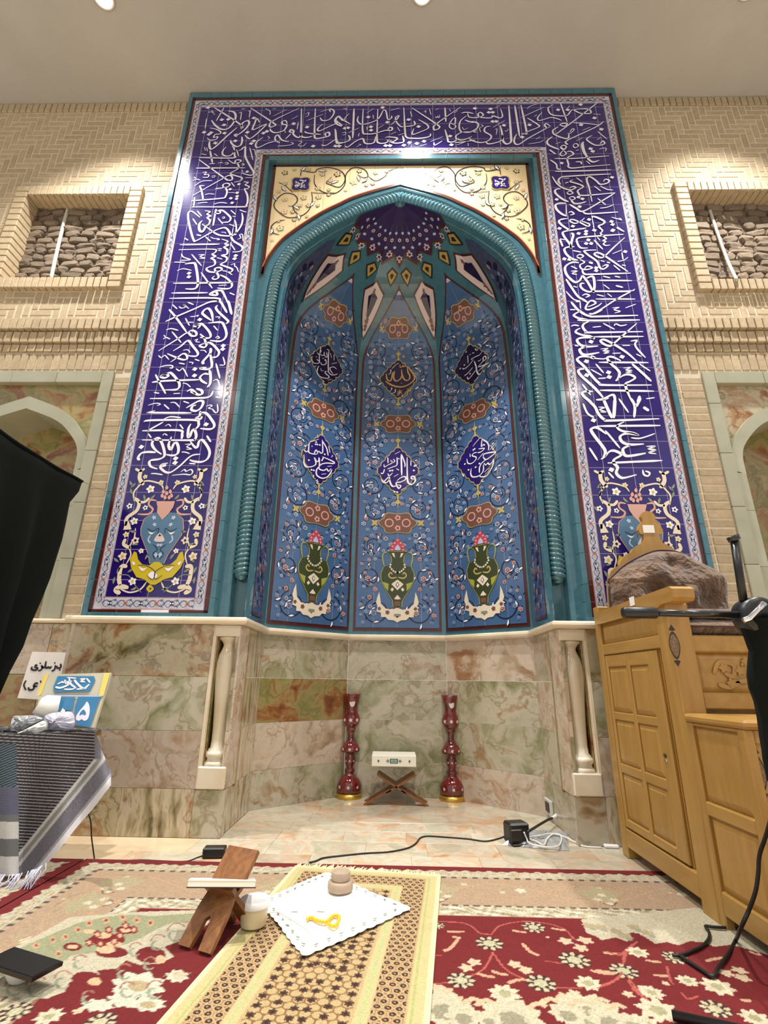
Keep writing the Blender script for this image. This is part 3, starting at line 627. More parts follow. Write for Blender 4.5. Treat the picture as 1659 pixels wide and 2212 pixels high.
(1160,310,8.295,'''26 410 75 470 40 520 70 480 120 410 85;26 480 120 410 200 460 230 520 190 480 140;34 530 160 600 150 650 200 560 250 540 300 560 380 560 430 640 450 880 425 1310 390;44 820 0 830 110 880 230 940 310 1010 340 1110 310;28 310 280 700 275 1290 230;d 440 360 1340 615 350 1010 740 970 810 1000 760 1140 930 1370 1330 1405 1350 1460 640 1490 400 1530 1020 1560 1360 1560;30 220 120 330 200;16 690 140 750 120;18 1110 110 1230 90 1220 150;30 230 300 340 380 360 460 430 470;30 690 340 780 340 790 380;20 880 320 950 380;38 320 510 800 500 1320 480;38 1320 555 900 575 520 600 420 620 380 680 420 740;34 270 600 350 720 450 800 580 840 640 830 690 800 640 780 580 810;34 640 655 590 690 690 720 800 760 820 790 730 850 740 900 800 940 1100 920 1400 890;36 980 1050 930 800 890 680 900 620 960 610 1060 680 1130 740 1250 720 1290 670 1220 650 1190 690;16 470 640 580 630;30 500 720 560 700;22 700 620 810 700;22 1020 770 1140 860;24 1130 770 1250 830 1360 840;42 420 820 340 830 320 880 380 950 480 1020 560 1050;26 530 890 590 860 640 900 570 920 530 890;26 570 980 630 960 680 990 630 1020 570 990;34 600 1010 660 1080 770 1080 880 1050;40 1400 890 1170 1030 830 1220 700 1170 580 1100;34 820 1230 870 1265 1000 1265 1450 1235;22 1080 990 1230 1110;24 1120 1170 1250 1150 1360 1110;44 520 1080 400 1080 330 1110 350 1190 440 1270 530 1310;18 520 1100 520 1300;30 560 1250 610 1230 660 1270 590 1290;40 540 1350 430 1370 390 1400 430 1460 560 1550 600 1560 880 1520;30 850 1340 780 1400 680 1440 590 1400 610 1370 700 1390 900 1490 930 1450 770 1390;40 970 1310 1060 1330 1200 1400 1180 1450 1100 1490 1180 1570;20 1330 1330 1450 1360 1510 1380 1470 1340;22 1430 1500 1560 1590'''),
(1185,490,8.295,'''40 380 70 280 90 250 120 290 200 380 320 400 400;30 380 75 660 35;44 400 120 440 150 410 270 390 400;34 200 230 250 360;20 200 220 290 240;d 535 125 670 85 665 135 820 70 1140 75 710 240 670 305 760 305 280 580 370 590 850 740 850 790 1370 450;36 1340 140 960 165 620 190 510 220 510 290 570 380 700 385;30 900 0 960 80 930 120 980 180 1030 220 970 250 1020 270 980 310 1020 340 1100 330;26 810 240 970 410;18 1210 20 1330 90;18 870 190 920 250;42 460 360 340 370 280 410 320 500 420 580 520 600;30 500 530 560 500 620 530 560 570 500 540;30 560 590 640 640 560 690 590 760 690 770 780 740 690 710 640 760;36 600 780 640 850 800 855 1470 835;36 850 420 660 430 640 450 720 520 860 620 920 740 990 760 1060 700 1010 690 960 720;36 1360 200 1180 360 990 540 900 550 820 500 850 470 960 500 1200 660 1420 810;26 430 430 580 460;44 720 640 790 660;30 1040 640 1100 650;20 930 610 1000 630;20 1140 490 1310 420;22 1310 470 1330 590;22 1230 630 1350 600 1420 550;26 1310 690 1380 700;24 1160 690 1280 790;44 540 650 440 640 340 680 290 750 320 860 400 950 480 1000 560 960 600 870;40 600 870 700 1000 800 1180;24 400 710 510 760;24 400 800 510 800 420 840 510 860;44 800 1190 820 1060 800 910 740 900 660 940;34 870 965 1490 970;38 640 1020 580 1020 570 1070 620 1130 720 1170 830 1160 1430 1160 1540 1120;38 310 940 400 1080 520 1250 620 1310 690 1360;30 600 1240 660 1210 730 1240 660 1270;36 950 1370 870 1430 720 1490 660 1460 720 1350 790 1330 840 1370 800 1400 700 1440;32 840 1300 1550 1300;38 1500 1150 1220 1300 860 1530 740 1576;26 970 890 1100 920;26 1180 890 1280 910;18 980 1040 1090 1120;34 1200 1060 1330 1090;22 860 1220 990 1250;18 1050 1200 1130 1260;20 440 1070 510 1090;24 310 1160 440 1300 560 1340 480 1350;20 560 1350 570 1470;24 380 1490 480 1490;40 400 1350 520 1490 650 1570;22 1370 1460 1560 1390;22 1140 1460 1260 1450 1170 1490 1280 1520 1180 1550'''),
(1200,670,7.541,'''36 400 20 310 70 300 100 380 140 520 160;38 370 10 460 70 560 105 660 110 1340 90;28 540 65 640 60 760 0;38 350 170 700 175 1370 165;26 250 270 300 250 380 260;38 540 190 460 230 440 280 490 350 560 370 1420 355;34 400 300 340 330 330 370 430 410 560 430 630 480;32 620 440 1430 435;38 1320 220 1160 360 930 560 870 590 770 550 730 500 800 490 960 570 1160 700 1330 850;38 1240 880 1400 1020 1555 1165;20 600 285 740 270;22 770 220 960 320;24 950 260 980 230 1060 260 1160 240;40 640 460 480 450 370 470 350 510 400 570 500 600 690 590;42 500 600 410 630 390 660 430 720 520 730 710 695;22 310 580 370 590;22 730 640 850 630 770 670 870 670 780 710 870 700;18 920 710 1060 705;18 1080 580 1210 580;30 1220 510 1320 500 1290 560 1330 640 1460 780;18 1310 720 1390 760;40 560 770 430 760 360 790 360 830 460 920 600 1090 700 1190 800 1225 1560 1225;22 590 770 640 790 780 800 820 780;d 500 840 600 775 860 1020 870 1095 1080 765 505 1065 575 520;34 700 855 1510 860;38 1060 830 930 770 850 770 840 800 900 880 1000 970 1040 1040 1000 1140 970 1150;38 1020 1120 1120 1060 1220 1060 1290 1110 1200 1170 1140 1200 1150 1290 1240 1500;24 650 880 780 1030;24 690 1120 820 1110;22 1100 950 1220 940 1140 980 1240 990 1140 1020 1240 1020;22 1360 880 1540 1000;20 570 970 750 1070;40 480 960 390 970 370 1010 430 1090 640 1280 780 1440;36 720 1310 1600 1325;26 430 1210 570 1390;40 600 1330 480 1330 430 1360 480 1430 590 1508;40 660 1470 770 1450 900 1390 950 1400 970 1508;44 1330 1508 1370 1400;22 1470 1450 1610 1430'''),
(1230,860,7.541,'''40 250 0 400 130 470 260 560 350 660 370 1460 340;44 550 20 620 180 690 330;50 740 0 720 330;30 430 30 550 30 640 0;40 990 0 1060 130 1050 320;44 1160 0 1080 150;26 800 10 960 240;28 220 90 290 250 400 320;d 390 365 680 1170;22 470 150 570 160 490 190 590 230 500 230;44 1200 150 1290 210;36 440 460 1480 450;34 890 390 790 440 780 490 860 540 1030 570 1130 610;42 1120 610 990 580 880 590 820 640 860 720 980 760 1210 750;26 1000 650 1130 660 1250 630 1390 580;44 600 590 460 490 380 490 350 530 420 640 530 780 580 870 560 960 510 1000;42 580 960 640 880 720 860 820 900 830 940 730 1000 720 1060 780 1130 760 1220 820 1290 900 1300 1090 1250;28 580 530 820 820;28 320 810 455 1020;44 990 770 880 820 870 880 910 940 1020 940 1240 900;26 1250 790 1390 790 1280 830 1400 850 1290 890 1410 910;36 620 1060 1510 1020;24 630 1210 720 1310;28 1190 1170 1210 1250 1280 1270 1300 1220 1230 1190''')]
def strokes(block, plane, A, m, wscale=1., lay=2, dotr=18, dotm=None):
    ox, oy, sc, txt = block
    for part in txt.split(';'):
        tk = part.split()
        if not tk: continue
        mm = m
        if tk[0].startswith('*'): mm = dotm; tk[0] = tk[0][1:]
        nums = list(map(float, tk[1:])); pts = [plane(ox+nums[i]/sc, oy+nums[i+1]/sc) for i in range(0, len(nums), 2)]
        if tk[0] == 'd':
            for (u, v) in pts:
                r = dotr/sc*.0034*wscale; A.poly(mm, disc(u, v, r*1.25, r*1.05, 4, .25), lay)
        else:
            wpx = float(tk[0])/sc; q = plane(ox+nums[0]/sc+1, oy+nums[1]/sc); p0 = pts[0]
            w_ = wpx*.0031*wscale
            path = smooth_path(pts, n=5) if len(pts) > 2 else smooth_path(pts, n=6)
            A.line(mm, path, w_, lay, .55, nib=.6)
CA = Art()
planeF = lambda x, y: tuple(onY(x, y, YF)[[0, 2]])
for k, blk in enumerate(SCRIPT): strokes(blk, planeF, CA, 'white_glaze', 1.2, 2+k % 2, 22 if blk[2] < 6 else 30)
tag(CA.build('calligraphy', portal, fmapF), 'white Arabic calligraphy running round the cobalt band')

# ---- vase panels at the feet of the two bands (traced on the left one, mirrored to the right)
VA = Art(); vz = lambda x, y: planeF(230+x/3.967, 1000+y/3.967)
def vp(m, pts, lay=1, sm=True):
    q = [vz(*p) for p in pts]; VA.poly(m, [tuple(p) for p in (smooth_path(q, n=4, closed=True) if sm else q)], lay)
def vl(m, pts, w, lay=1): VA.line(m, smooth_path([vz(*p) for p in pts], n=5), w, lay, .5)
cxv = lambda y: 515+(y-330)*-.155
def both(fn, m, pts, *a, **k):
    fn(m, pts, *a, **k); fn(m, [(2*cxv(y)-x, y) for x, y in pts], *a, **k)
body = [(500, 420), (400, 430), (330, 480), (300, 560), (300, 620), (330, 700), (365, 790), (375, 865)]
vp('stone_pink', [(x-7, y) for x, y in body]+[(460, 870)]+[(2*cxv(y)-x+7, y) for x, y in body[::-1][:-1]], 1, False)
vp('vase_blue', body+[(460, 865)]+[(2*cxv(y)-x, y) for x, y in body[::-1][:-1]], 2, False)
vp('stone_pink', [(430, 330), (440, 380), (435, 425), (480, 490), (540, 430), (575, 380), (590, 330)], 3, False)
both(vl, 'stone_pink', [(430, 325), (380, 320), (365, 360), (400, 400), (360, 440), (270, 440)], .012, 2)
for x, y in ((520, 215), (490, 250), (550, 250), (480, 285), (520, 265), (560, 285), (505, 300), (540, 300)): vp('pink_motif', [(x-14, y), (x, y-22), (x+14, y), (x, y+16)], 3)
crescent = [(240, 760), (205, 830), (215, 900), (260, 980), (330, 1000), (350, 1020), (385, 1045)]
inn = [(412, 850), (370, 880), (310, 870), (275, 830), (262, 770)]
vp('yellow_motif', crescent+[(2*cxv(y)-x, y) for x, y in crescent[::-1]]+[(2*cxv(y)-x, y) for x, y in inn[::-1]]+inn, 4, False)
vp('yellow_motif', [(375, 1045), (345, 1080), (375, 1110), (410, 1080)], 4)
vp('ink', [(368, 1075), (380, 1090), (392, 1072)], 5, False)
both(vp, 'white_glaze', [(225, 845), (250, 860), (235, 880)], 5); both(vp, 'white_glaze', [(280, 890), (320, 905), (350, 900), (310, 930)], 5)
vp('white_glaze', [(400, 930), (440, 970), (395, 1000), (360, 965)], 5)
both(vl, 'ink', [(270, 880), (330, 880), (380, 900), (420, 940), (400, 1000), (350, 965)], .004, 6)
for x, y, r in ((410, 470, 22), (415, 530, 20), (445, 705, 16), (430, 790, 26)):
    both(vp, 'pale_blue', [(x+r*math.cos(a)*(1 if k % 2 else .6), y+r*math.sin(a)*(1 if k % 2 else .6)) for k, a in enumerate(np.linspace(0, 2*math.pi, 10, endpoint=False))], 3, False)
both(vp, 'white_glaze', [(360, 590), (400, 600), (425, 580), (390, 615)], 3); both(vl, 'ink', [(350, 560), (400, 585), (450, 560), (440, 610)], .004, 3)
vp('kite_cream', [(460, 600), (500, 670), (410, 670)], 3); vp('ink', [(460, 610), (475, 628), (445, 628)], 4, False)
both(vl, 'pale_blue', [(380, 620), (360, 660), (380, 690)], .009, 3); both(vl, 'ink', [(400, 700), (440, 740), (400, 780), (420, 830)], .004, 3)
# creamy scroll stems and trumpet blossoms
both(vl, 'cream_motif', [(490, 225), (460, 180), (340, 155), (270, 210), (235, 260), (240, 330)], .010, 1)
both(vl, 'cream_motif', [(300, 60), (285, 130), (320, 190)], .024, 1); both(vl, 'cream_motif', [(250, 50), (290, 70), (330, 50)], .016, 1)
both(vl, 'cream_motif', [(240, 300), (280, 340), (260, 410), (180, 470), (165, 540)], .022, 1); both(vl, 'cream_motif', [(280, 335), (330, 335), (370, 300)], .016, 1)
both(vp, 'cream_motif', [(165, 500), (195, 500), (215, 570), (145, 575)], 1, False)
both(vl, 'cream_motif', [(250, 560), (240, 640), (200, 720), (210, 790), (170, 870)], .008, 1)
both(vl, 'cream_motif', [(165, 650), (150, 700), (210, 730)], .020, 1)
both(vl, 'cream_motif', [(180, 890), (130, 890), (110, 990), (120, 1050)], .024, 1); both(vl, 'cream_motif', [(190, 1070), (120, 1060), (80, 1090), (120, 1120)], .026, 1)
both(vl, 'cream_motif', [(120, 1080), (200, 1110), (290, 1085), (345, 1020)], .009, 1); both(vl, 'leaf_grey', [(110, 960), (190, 965), (240, 1040), (300, 1110)], .005, 1)
for x, y, r, c in ((380, 225, 42, 'white_glaze'), (200, 370, 30, 'white_glaze'), (240, 500, 38, 'white_glaze'), (250, 665, 38, 'cream_motif'), (140, 800, 42, 'cream_motif'), (335, 385, 26, 'white_glaze'), (225, 1015, 38, 'white_glaze'), (300, 755, 26, 'white_glaze'), (335, 120, 24, 'cream_motif'), (470, 170, 28, 'cream_motif'), (170, 615, 30, 'cream_motif')):
    both(lambda m, pts, lay=2: VA.poly(m, flower(*vz(*pts[0]), r/3.967*.0027, 5, .4), lay), c, [(x, y)])
    both(lambda m, pts, lay=3: VA.poly(m, disc(*vz(*pts[0]), r/3.967*.0027*.32, n=7), lay), 'yellow_motif' if (x+y) % 3 else 'cobalt_dark', [(x, y)])
for x, y, a in ((225, 270, 2.), (180, 400, 1.), (210, 700, 0.), (110, 850, 2.5), (90, 950, 1.2), (320, 270, 5.), (420, 270, 4.), (260, 590, 3.), (330, 830, 1.), (60, 1040, 1.5), (180, 940, .5), (270, 1060, 3.6), (230, 200, 2.2), (255, 170, 4.)):
    both(lambda m, pts, lay=1: VA.poly(m, leaf(*vz(*pts[0]), a, .045, .022), lay), 'leaf_grey', [(x, y)])
VA.build('vase_motif', portal, fmapF, VA.mirror(0.))
# ================================================================== PRAYER NICHE
YN = 2.85
SZ = np.array([1.0, 3.1, 3.25, 3.425, 3.55, 3.618, 3.693, 3.784, 3.844, 3.927, 4.038, 4.121, 4.177, 4.235, 4.29])
SX = np.array([.875, .875, .871, .862, .85, .838, .812, .762, .71, .625, .495, .37, .283, .149, 0])
def sc(z): return 1. if z <= 3.1 else float(np.interp(z, SZ, SX))/.875
PL = [(-1.535, -.885, 2.85), (-1.045, -.885, 3.34), (-.361, -.361, 3.78), (.361, .361, 3.78), (1.045, .885, 3.34), (1.535, .885, 2.85)]
def plan(p):
    for a, b in zip(PL[:-1], PL[1:]):
        if p <= b[0] or b is PL[-1]:
            t = (p-a[0])/(b[0]-a[0]); return a[1]+(b[1]-a[1])*t, a[2]+(b[2]-a[2])*t, (b[1]-a[1], b[2]-a[2])
def surf(p, z, off=0.):
    x, y, t = plan(p); k = sc(z); P = np.array([x*k, YN+(y-YN)*k, z])
    if off:
        e = .01; k0, k1 = sc(z-e), sc(z+e)
        d2 = np.array([x*(k1-k0), (y-YN)*(k1-k0), 2*e]); d1 = np.array([t[0], t[1], 0.])
        n = np.cross(d1, d2); n /= np.linalg.norm(n)
        P = P+n*off*(1 if np.dot(n, np.array([0-x, YN-.1-y, -.3*(z > 3.4)])) > 0 else -1)
    return P
def _in(P):
    k = sc(P[2])
    if k < 1e-4: return False
    x = abs(P[0]/k); y = (P[1]-YN)/k
    return x < .885 and y < .93 and (x < .361 or y < .93-(x-.361)*(.44/.524))
def NS(x, y):
    """photo pixel -> (p, z) on the inside of the niche"""
    d = ray(x, y); t = 2.86/d[1]; t1 = 4./d[1]
    while t < t1 and _in(CAMP+d*t): t += .012
    lo, hi = t-.012, t
    for _ in range(16):
        m = (lo+hi)/2
        if _in(CAMP+d*m): lo = m
        else: hi = m
    P = CAMP+d*lo; k = sc(P[2]); x, y = P[0]/k, (P[1]-YN)/k; sg = 1 if x > 0 else -1; x = abs(x)
    if abs(y-.93) < 3e-3 and x <= .363: p = x
    elif abs(x-.885) < 3e-3: p = 1.045+(.49-y)
    else: p = .361+math.hypot(x-.361, .93-y)
    return sg*p, P[2]
niche = empty('prayer_niche', (0, 3.3, 1.07))
tag(niche, 'deep arched prayer niche lined with blue floral tile panels under a star vault', 'niche')
# shell
zs = list(np.arange(1.06, 3.1, .34))+list(np.arange(3.1, 4.285, .035))+[4.285]
ps = [-1.535, -1.29, -1.045, -.70, -.361, 0, .361, .70, 1.045, 1.29, 1.535]
mb = MB()
for a, b in zip(PL[:-1], PL[1:]): mb.grid([[surf(p, z) for p in np.linspace(a[0]+1e-5, b[0]-1e-5, 5)] for z in zs], 0, False)
mb.build('niche_shell', 'teal', niche)
# arch surround: swept section from the inner edge outwards
half = [(.875, z) for z in np.arange(1.06, 3.1, .12)]+[tuple(p) for p in smooth_path([(x, z) for x, z in zip(SX[1:], SZ[1:])], n=5)]
def offs(d, side=-1):
    out = []; n = len(half)
    for i, (x, z) in enumerate(half):
        a = np.array(half[max(i-1, 0)]); b = np.array(half[min(i+1, n-1)]); t = b-a; t /= np.linalg.norm(t)
        nn = np.array([t[1], -t[0]])
        if i == n-1: q = (0., z+d/max(.6, abs(t[0])))
        else: q = (max(0., x+nn[0]*d), z+nn[1]*d)
        out.append((side*q[0], q[1]))
    return out
def full(d): return offs(d, -1)+offs(d, 1)[::-1][1:]
SEC = [(0., 2.96), (0., 2.905), (.012, 2.885), (.024, 2.89), (.03, 2.925), (.10, 2.925), (.106, 2.862), (.118, 2.85), (.135, YN-.004)]
rows = [full(d) for d, y in SEC]
mb = MB()
for i in range(len(SEC)-1):
    for j in range(len(rows[0])-1):
        q = [(rows[i][j], SEC[i][1]), (rows[i][j+1], SEC[i][1]), (rows[i+1][j+1], SEC[i+1][1]), (rows[i+1][j], SEC[i+1][1])]
        mb.add([(a[0], y, a[1]) for a, y in q], [(0, 1, 2, 3)], 0, False)
mb.build('arch_moulding', 'teal', niche)
# flat teal wall between arch and frame
oh = offs(.13, -1); mb = MB(); ys = YN-.004; za = oh[-1][1]
for s in (-1, 1):
    for (xa, z0), (xb, z1) in zip(oh[:-1], oh[1:]):
        mb.add([(s*1.05, ys, z0), (-s*xa, ys, z0), (-s*xb, ys, z1), (s*1.05, ys, z1)], [(0, 1, 2, 3)])
mb.add([(-1.05, ys, za), (1.05, ys, za), (1.05, ys, 4.69), (-1.05, ys, 4.69)], [(0, 1, 2, 3)])
mb.build('spandrel_bed', 'teal', niche)
# cream spandrel in upright tile slices, with its brown outline
ca = [p for p in full(.168) if p[1] > 3.35]
cax = np.array([p[0] for p in ca]); caz = np.array([p[1] for p in ca])
xL = 1.0; cream_top = 4.655
def zc(x): return float(np.interp(x, cax, caz))
xs = list(np.arange(-xL, xL+1e-6, .2))
for x0, x1 in zip(xs[:-1], xs[1:]):
    for zlo, zhi in ((0, 4.30), (4.30, cream_top)):
        xx = np.linspace(x0+.0008, x1-.0008, 7); pts_l = [(x, max(zc(x), zlo)) for x in xx]; pts_h = [(x, zhi-.0008) for x in xx[::-1]]
        if all(a[1] >= zhi-.002 for a in pts_l): continue
        pts_l = [(a, min(b, zhi-.001)) for a, b in pts_l]
        mb = MB(); n = len(xx); F = [(x, ys-.006, z) for x, z in pts_l]; T = [(x, ys-.006, z) for x, z in pts_h[::-1]]
        mb.grid([F, T], 0, False); mb.grid([[(x, ys, z) for x, z in pts_l], F], 0, False)
        mb.build('cream_tile', 'cream_tile', niche)
fmapS = lambda q, l: (q[0], ys-.0055-l, q[1])
SA = Art()
for s in (-1, 1):
    SA.line('brown_line', [(s*1.012, 3.56), (s*1.012, 4.67)], .022, 2, 0)
SA.line('brown_line', [(-1.02, 4.664), (1.02, 4.664)], .02, 2, 0)
oc2 = [p for p in full(.158) if p[1] > 3.54]
SA.line('brown_line', oc2, .022, 2, 0); SA.line('orange_glaze', [p for p in full(.172) if p[1] > 3.62], .008, 3, 0)
def sp(x, y): return tuple(onY(x, y, ys)[[0, 2]])
TQ = []
def tq(m, pts, w, lay=2): TQ.append((m, smooth_path([sp(400+a/2.9625, 180+b/2.9625) for a, b in pts], n=6), w, lay))
# black vines on cream, left half (photo detail coordinates)
tq('ink', [(740, 560), (770, 570), (830, 575), (850, 555), (920, 545), (1000, 570), (1025, 620), (990, 670), (930, 655), (905, 640), (940, 605)], .008)
tq('ink', [(830, 590), (830, 650), (880, 700), (960, 710), (1020, 660), (1030, 590), (1080, 545), (1150, 560), (1170, 600), (1140, 610), (1105, 590)], .008)
tq('ink', [(1170, 600), (1220, 630), (1280, 600), (1300, 570), (1360, 545)], .007)
tq('ink', [(810, 700), (815, 760), (790, 820), (740, 855), (660, 865), (600, 830), (570, 790), (590, 745), (640, 710), (700, 720), (720, 755), (690, 790), (660, 790)], .008)
tq('ink', [(730, 850), (700, 820), (690, 790)], .007); tq('ink', [(690, 705), (640, 660), (600, 640)], .006); tq('ink', [(740, 600), (745, 570), (760, 545)], .006)
tq('ink', [(640, 880), (590, 890), (555, 920), (560, 960), (605, 975)], .008); tq('ink', [(810, 705), (880, 710), (960, 705)], .006)
for m, path, w_, lay in TQ:
    SA.line(m, path, w_, lay, .5); SA.line(m, [(-a, b) for a, b in path], w_, lay, .5)
for a, b, r in ((640, 580, 22), (700, 560, 14), (790, 560, 18), (880, 590, 20), (975, 590, 24), (930, 630, 18), (1080, 640, 26), (1115, 570, 18), (1220, 580, 18), (1200, 650, 16), (1030, 690, 14), (850, 680, 20), (920, 720, 16), (855, 735, 22), (760, 740, 22), (740, 790, 14), (640, 750, 20), (635, 830, 24), (790, 790, 18), (600, 700, 16), (610, 935, 26), (700, 880, 16), (600, 890, 12), (690, 830, 16), (850, 790, 14), (920, 690, 14), (1290, 570, 16), (640, 650, 18), (1160, 660, 14), (560, 1010, 10), (780, 860, 12)):
    x, z = sp(400+a/2.9625, 180+b/2.9625); rr = r/2.9625*.0039
    for s in (-1, 1):
        SA.poly('leaf_grey' if (a+b) % 3 == 0 else 'stone_pink' if (a+b) % 3 == 1 else 'ink', flower(s*x, z, rr, 5, .45), 3); SA.poly('cream_tile', disc(s*x, z, rr*.62, n=7), 4); SA.poly('leaf_grey', disc(s*x, z, rr*.25, n=5), 5)
for a, b, an in ((745, 575, 1.), (930, 650, .4), (1100, 595, 5.), (690, 790, 5.6), (590, 760, 2.), (1170, 610, 4.), (850, 570, 0.), (560, 930, 4.6), (800, 800, 1.), (650, 700, 2.2), (720, 840, 5.)):
    x, z = sp(400+a/2.9625, 180+b/2.9625)
    for s in (-1, 1):
        ag = an if s < 0 else math.pi-an
        SA.poly('ink', leaf(s*-x if s < 0 else x*-1 if False else (x if s < 0 else -x), z, ag, .075, .038), 4)
        SA.poly('white_glaze', leaf((x if s < 0 else -x)+.006*math.cos(ag), z+.006*math.sin(ag), ag, .062, .026), 5)
# small square cartouches with knotted white script
x, z = sp(400+741/2.9625, 180+653/2.9625); h = .078
for s in (-1, 1):
    cx_ = x if s < 0 else -x
    sq = [(a*e, b*e2) for e, e2 in ((1, 1), (-1, 1), (-1, -1), (1, -1)) for a, b in ([(1, .0), (.9, .12), (1, .3), (1, .75), (.75, 1), (.3, 1), (.12, .9)] if e*e2 > 0 else [(.12, .9), (.3, 1), (.75, 1), (1, .75), (1, .3), (.9, .12), (1, 0)])]
    SA.poly('gold_line', [(cx_+a*h*.96, z+b*h*.96) for a, b in sq], 5); SA.poly('cobalt', [(cx_+a*h*.86, z+b*h*.86) for a, b in sq], 6)
    for pts in ([(-.8, .5), (.7, -.7)], [(-.7, -.7), (.2, .1), (.75, .75)], [(-.5, -.75), (-.75, -.3), (-.2, -.2)], [(.6, -.2), (.35, -.5), (.75, -.75)], [(-.2, .75), (.3, .6), (.5, .3)], [(0, -.75), (.25, -.55)], [(-.75, .1), (-.5, .3)]):
        SA.line('white_glaze', smooth_path([(cx_+a*h*.7, z+b*h*.7) for a, b in pts], n=4), .011, 7, .3)
SA.build('spandrel_vines', niche, fmapS)
# rope moulding: left jamb, over the arch, right jamb
rope = [p for p in full(.065) if p[1] > 1.19]
P3 = []; acc = 0.
dens = []
for a, b in zip(rope[:-1], rope[1:]):
    l = math.hypot(b[0]-a[0], b[1]-a[1]); n = max(1, int(round(l/.0042)))
    for k in range(n): dens.append((a[0]+(b[0]-a[0])*k/n, a[1]+(b[1]-a[1])*k/n))
dens.append(rope[-1])
NA = 14; vs = []; fs = []; s_acc = 0.; tot = len(dens)
for i, (x, z) in enumerate(dens):
    a = dens[max(i-3, 0)]; b = dens[min(i+3, tot-1)]; t = np.array([b[0]-a[0], 0, b[1]-a[1]]); t /= np.linalg.norm(t)
    if i: s_acc += math.hypot(x-dens[i-1][0], z-dens[i-1][1])
    u = np.array([0, -1., 0]); v = np.cross(t, u); hand = 1 if x < 0 else -1
    end = min(i, tot-1-i)*.0042; fade = min(1., .35+end/.06)
    for k in range(NA):
        an = 2*math.pi*k/NA; ph = 2*hand*an-2*math.pi*s_acc/.0295
        r = (.033+.021*abs(math.cos(ph/2))**.7)*fade
        vs.append(np.array([x, 2.893, z])+(u*math.cos(an)+v*math.sin(an))*r)
for i in range(tot-1):
    for k in range(NA):
        a_, b_ = i*NA+k, i*NA+(k+1) % NA; fs.append((a_, b_, b_+NA, a_+NA))
MB().add(vs, fs, 0, True).build('rope_moulding', 'teal_rope', niche)

# ---- clip helper to lay any outline on the folded, curved surface
BRK = [-1.535, -1.045, -.361, .361, 1.045, 1.535]
def sh_clip(poly, ax, val, keep_gt):
    out = []; n = len(poly)
    for i in range(n):
        a, b = poly[i], poly[(i+1) % n]; ia = (a[ax] >= val) == keep_gt; ib = (b[ax] >= val) == keep_gt
        if ia: out.append(a)
        if ia != ib:
            t = (val-a[ax])/(b[ax]-a[ax]); out.append((a[0]+(b[0]-a[0])*t, a[1]+(b[1]-a[1])*t))
    return out
def lay(mb, poly, off, mi=0, dz=.045, rim=None):
    p0, p1 = min(q[0] for q in poly), max(q[0] for q in poly); z0, z1 = min(q[1] for q in poly), max(q[1] for q in poly)
    for a, b in zip(BRK[:-1], BRK[1:]):
        if p1 <= a or p0 >= b: continue
        pc = poly
        if p0 < a: pc = sh_clip(pc, 0, a, True)
        if p1 > b: pc = sh_clip(pc, 0, b, False)
        if len(pc) < 3: continue
        cuts = [z0]
        if z1 > 3.1:
            k = max(z0, 3.1)
            if k > z0: cuts.append(k)
            while k+dz < z1: k += dz; cuts.append(k)
        cuts.append(z1)
        for c0, c1 in zip(cuts[:-1], cuts[1:]):
            q = pc
            if len(cuts) > 2: q = sh_clip(sh_clip(q, 1, c0, True), 1, c1, False)
            if len(q) < 3: continue
            mb.add([surf(min(max(u, a+1e-6), b-1e-6), v, off) for u, v in q], [tuple(range(len(q)))], mi)
def lay_art(art, name, parent, base=.008):
    names = []; mb = MB()
    for m, pts, l in art.p:
        if m not in names: names.append(m)
        lay(mb, pts, base+.0011*l, names.index(m))
    return mb.build(name, names, parent)
# ---- lancet panels, tile by tile
HWZ = [(1.12, .315), (3.45, .315), (3.52, .307), (3.6, .288), (3.7, .25), (3.8, .188), (3.9, .10), (3.985, 0.)]
def hw(z): return float(np.interp(z, [a for a, b in HWZ], [b for a, b in HWZ]))
panels = []
for ci, (c, lab) in enumerate(((-.703, 'left'), (0., 'middle'), (.703, 'right'))):
    tz = .0 if ci == 1 else .03
    pan = MB(); out = [(c-hw(z)-.018, z) for z in np.linspace(1.10, 3.985, 60)]; out2 = [(c+hw(z)+.018, z) for z in np.linspace(1.10, 3.985, 60)][::-1]
    poly = out+[(c, 4.012)]+out2
    lay(pan, poly, .004, 0, .03)
    po = pan.build('tile_panel', 'brown_line', niche); po['label'] = f'{lab} lancet panel of blue floral tiles'
    bedm = MB(); lay(bedm, [(c-hw(z)+.002, z) for z in np.linspace(1.125, 3.975, 60)]+[(c+hw(z)-.002, z) for z in np.linspace(1.125, 3.975, 60)][::-1], .0066, 0, .03); bedm.build('tile_bed', 'joint', po)
    zz = [1.123]+[1.28+.181*k for k in range(15) if 1.28+.181*k < 3.9]+[3.985]
    for z0, z1 in zip(zz[:-1], zz[1:]):
        for u0, u1 in ((-.315, -.181), (-.181, 0), (0, .181), (.181, .315)):
            lo = np.linspace(z0+.0008, z1-.0008, 7)
            L_ = [(c+max(u0+.0008, -hw(z)+.001), z) for z in lo]; R_ = [(c+min(u1-.0008, hw(z)-.001), z) for z in lo]
            keep = [(a, b) for a, b in zip(L_, R_) if b[0]-a[0] > .002]
            if len(keep) < 2: continue
            mb = MB(); lay(mb, [a for a, b in keep]+[b for a, b in keep][::-1], .0075, 0)
            if mb.v: mb.build('tile', 'panel_blue', po)
    panels.append((c, po))
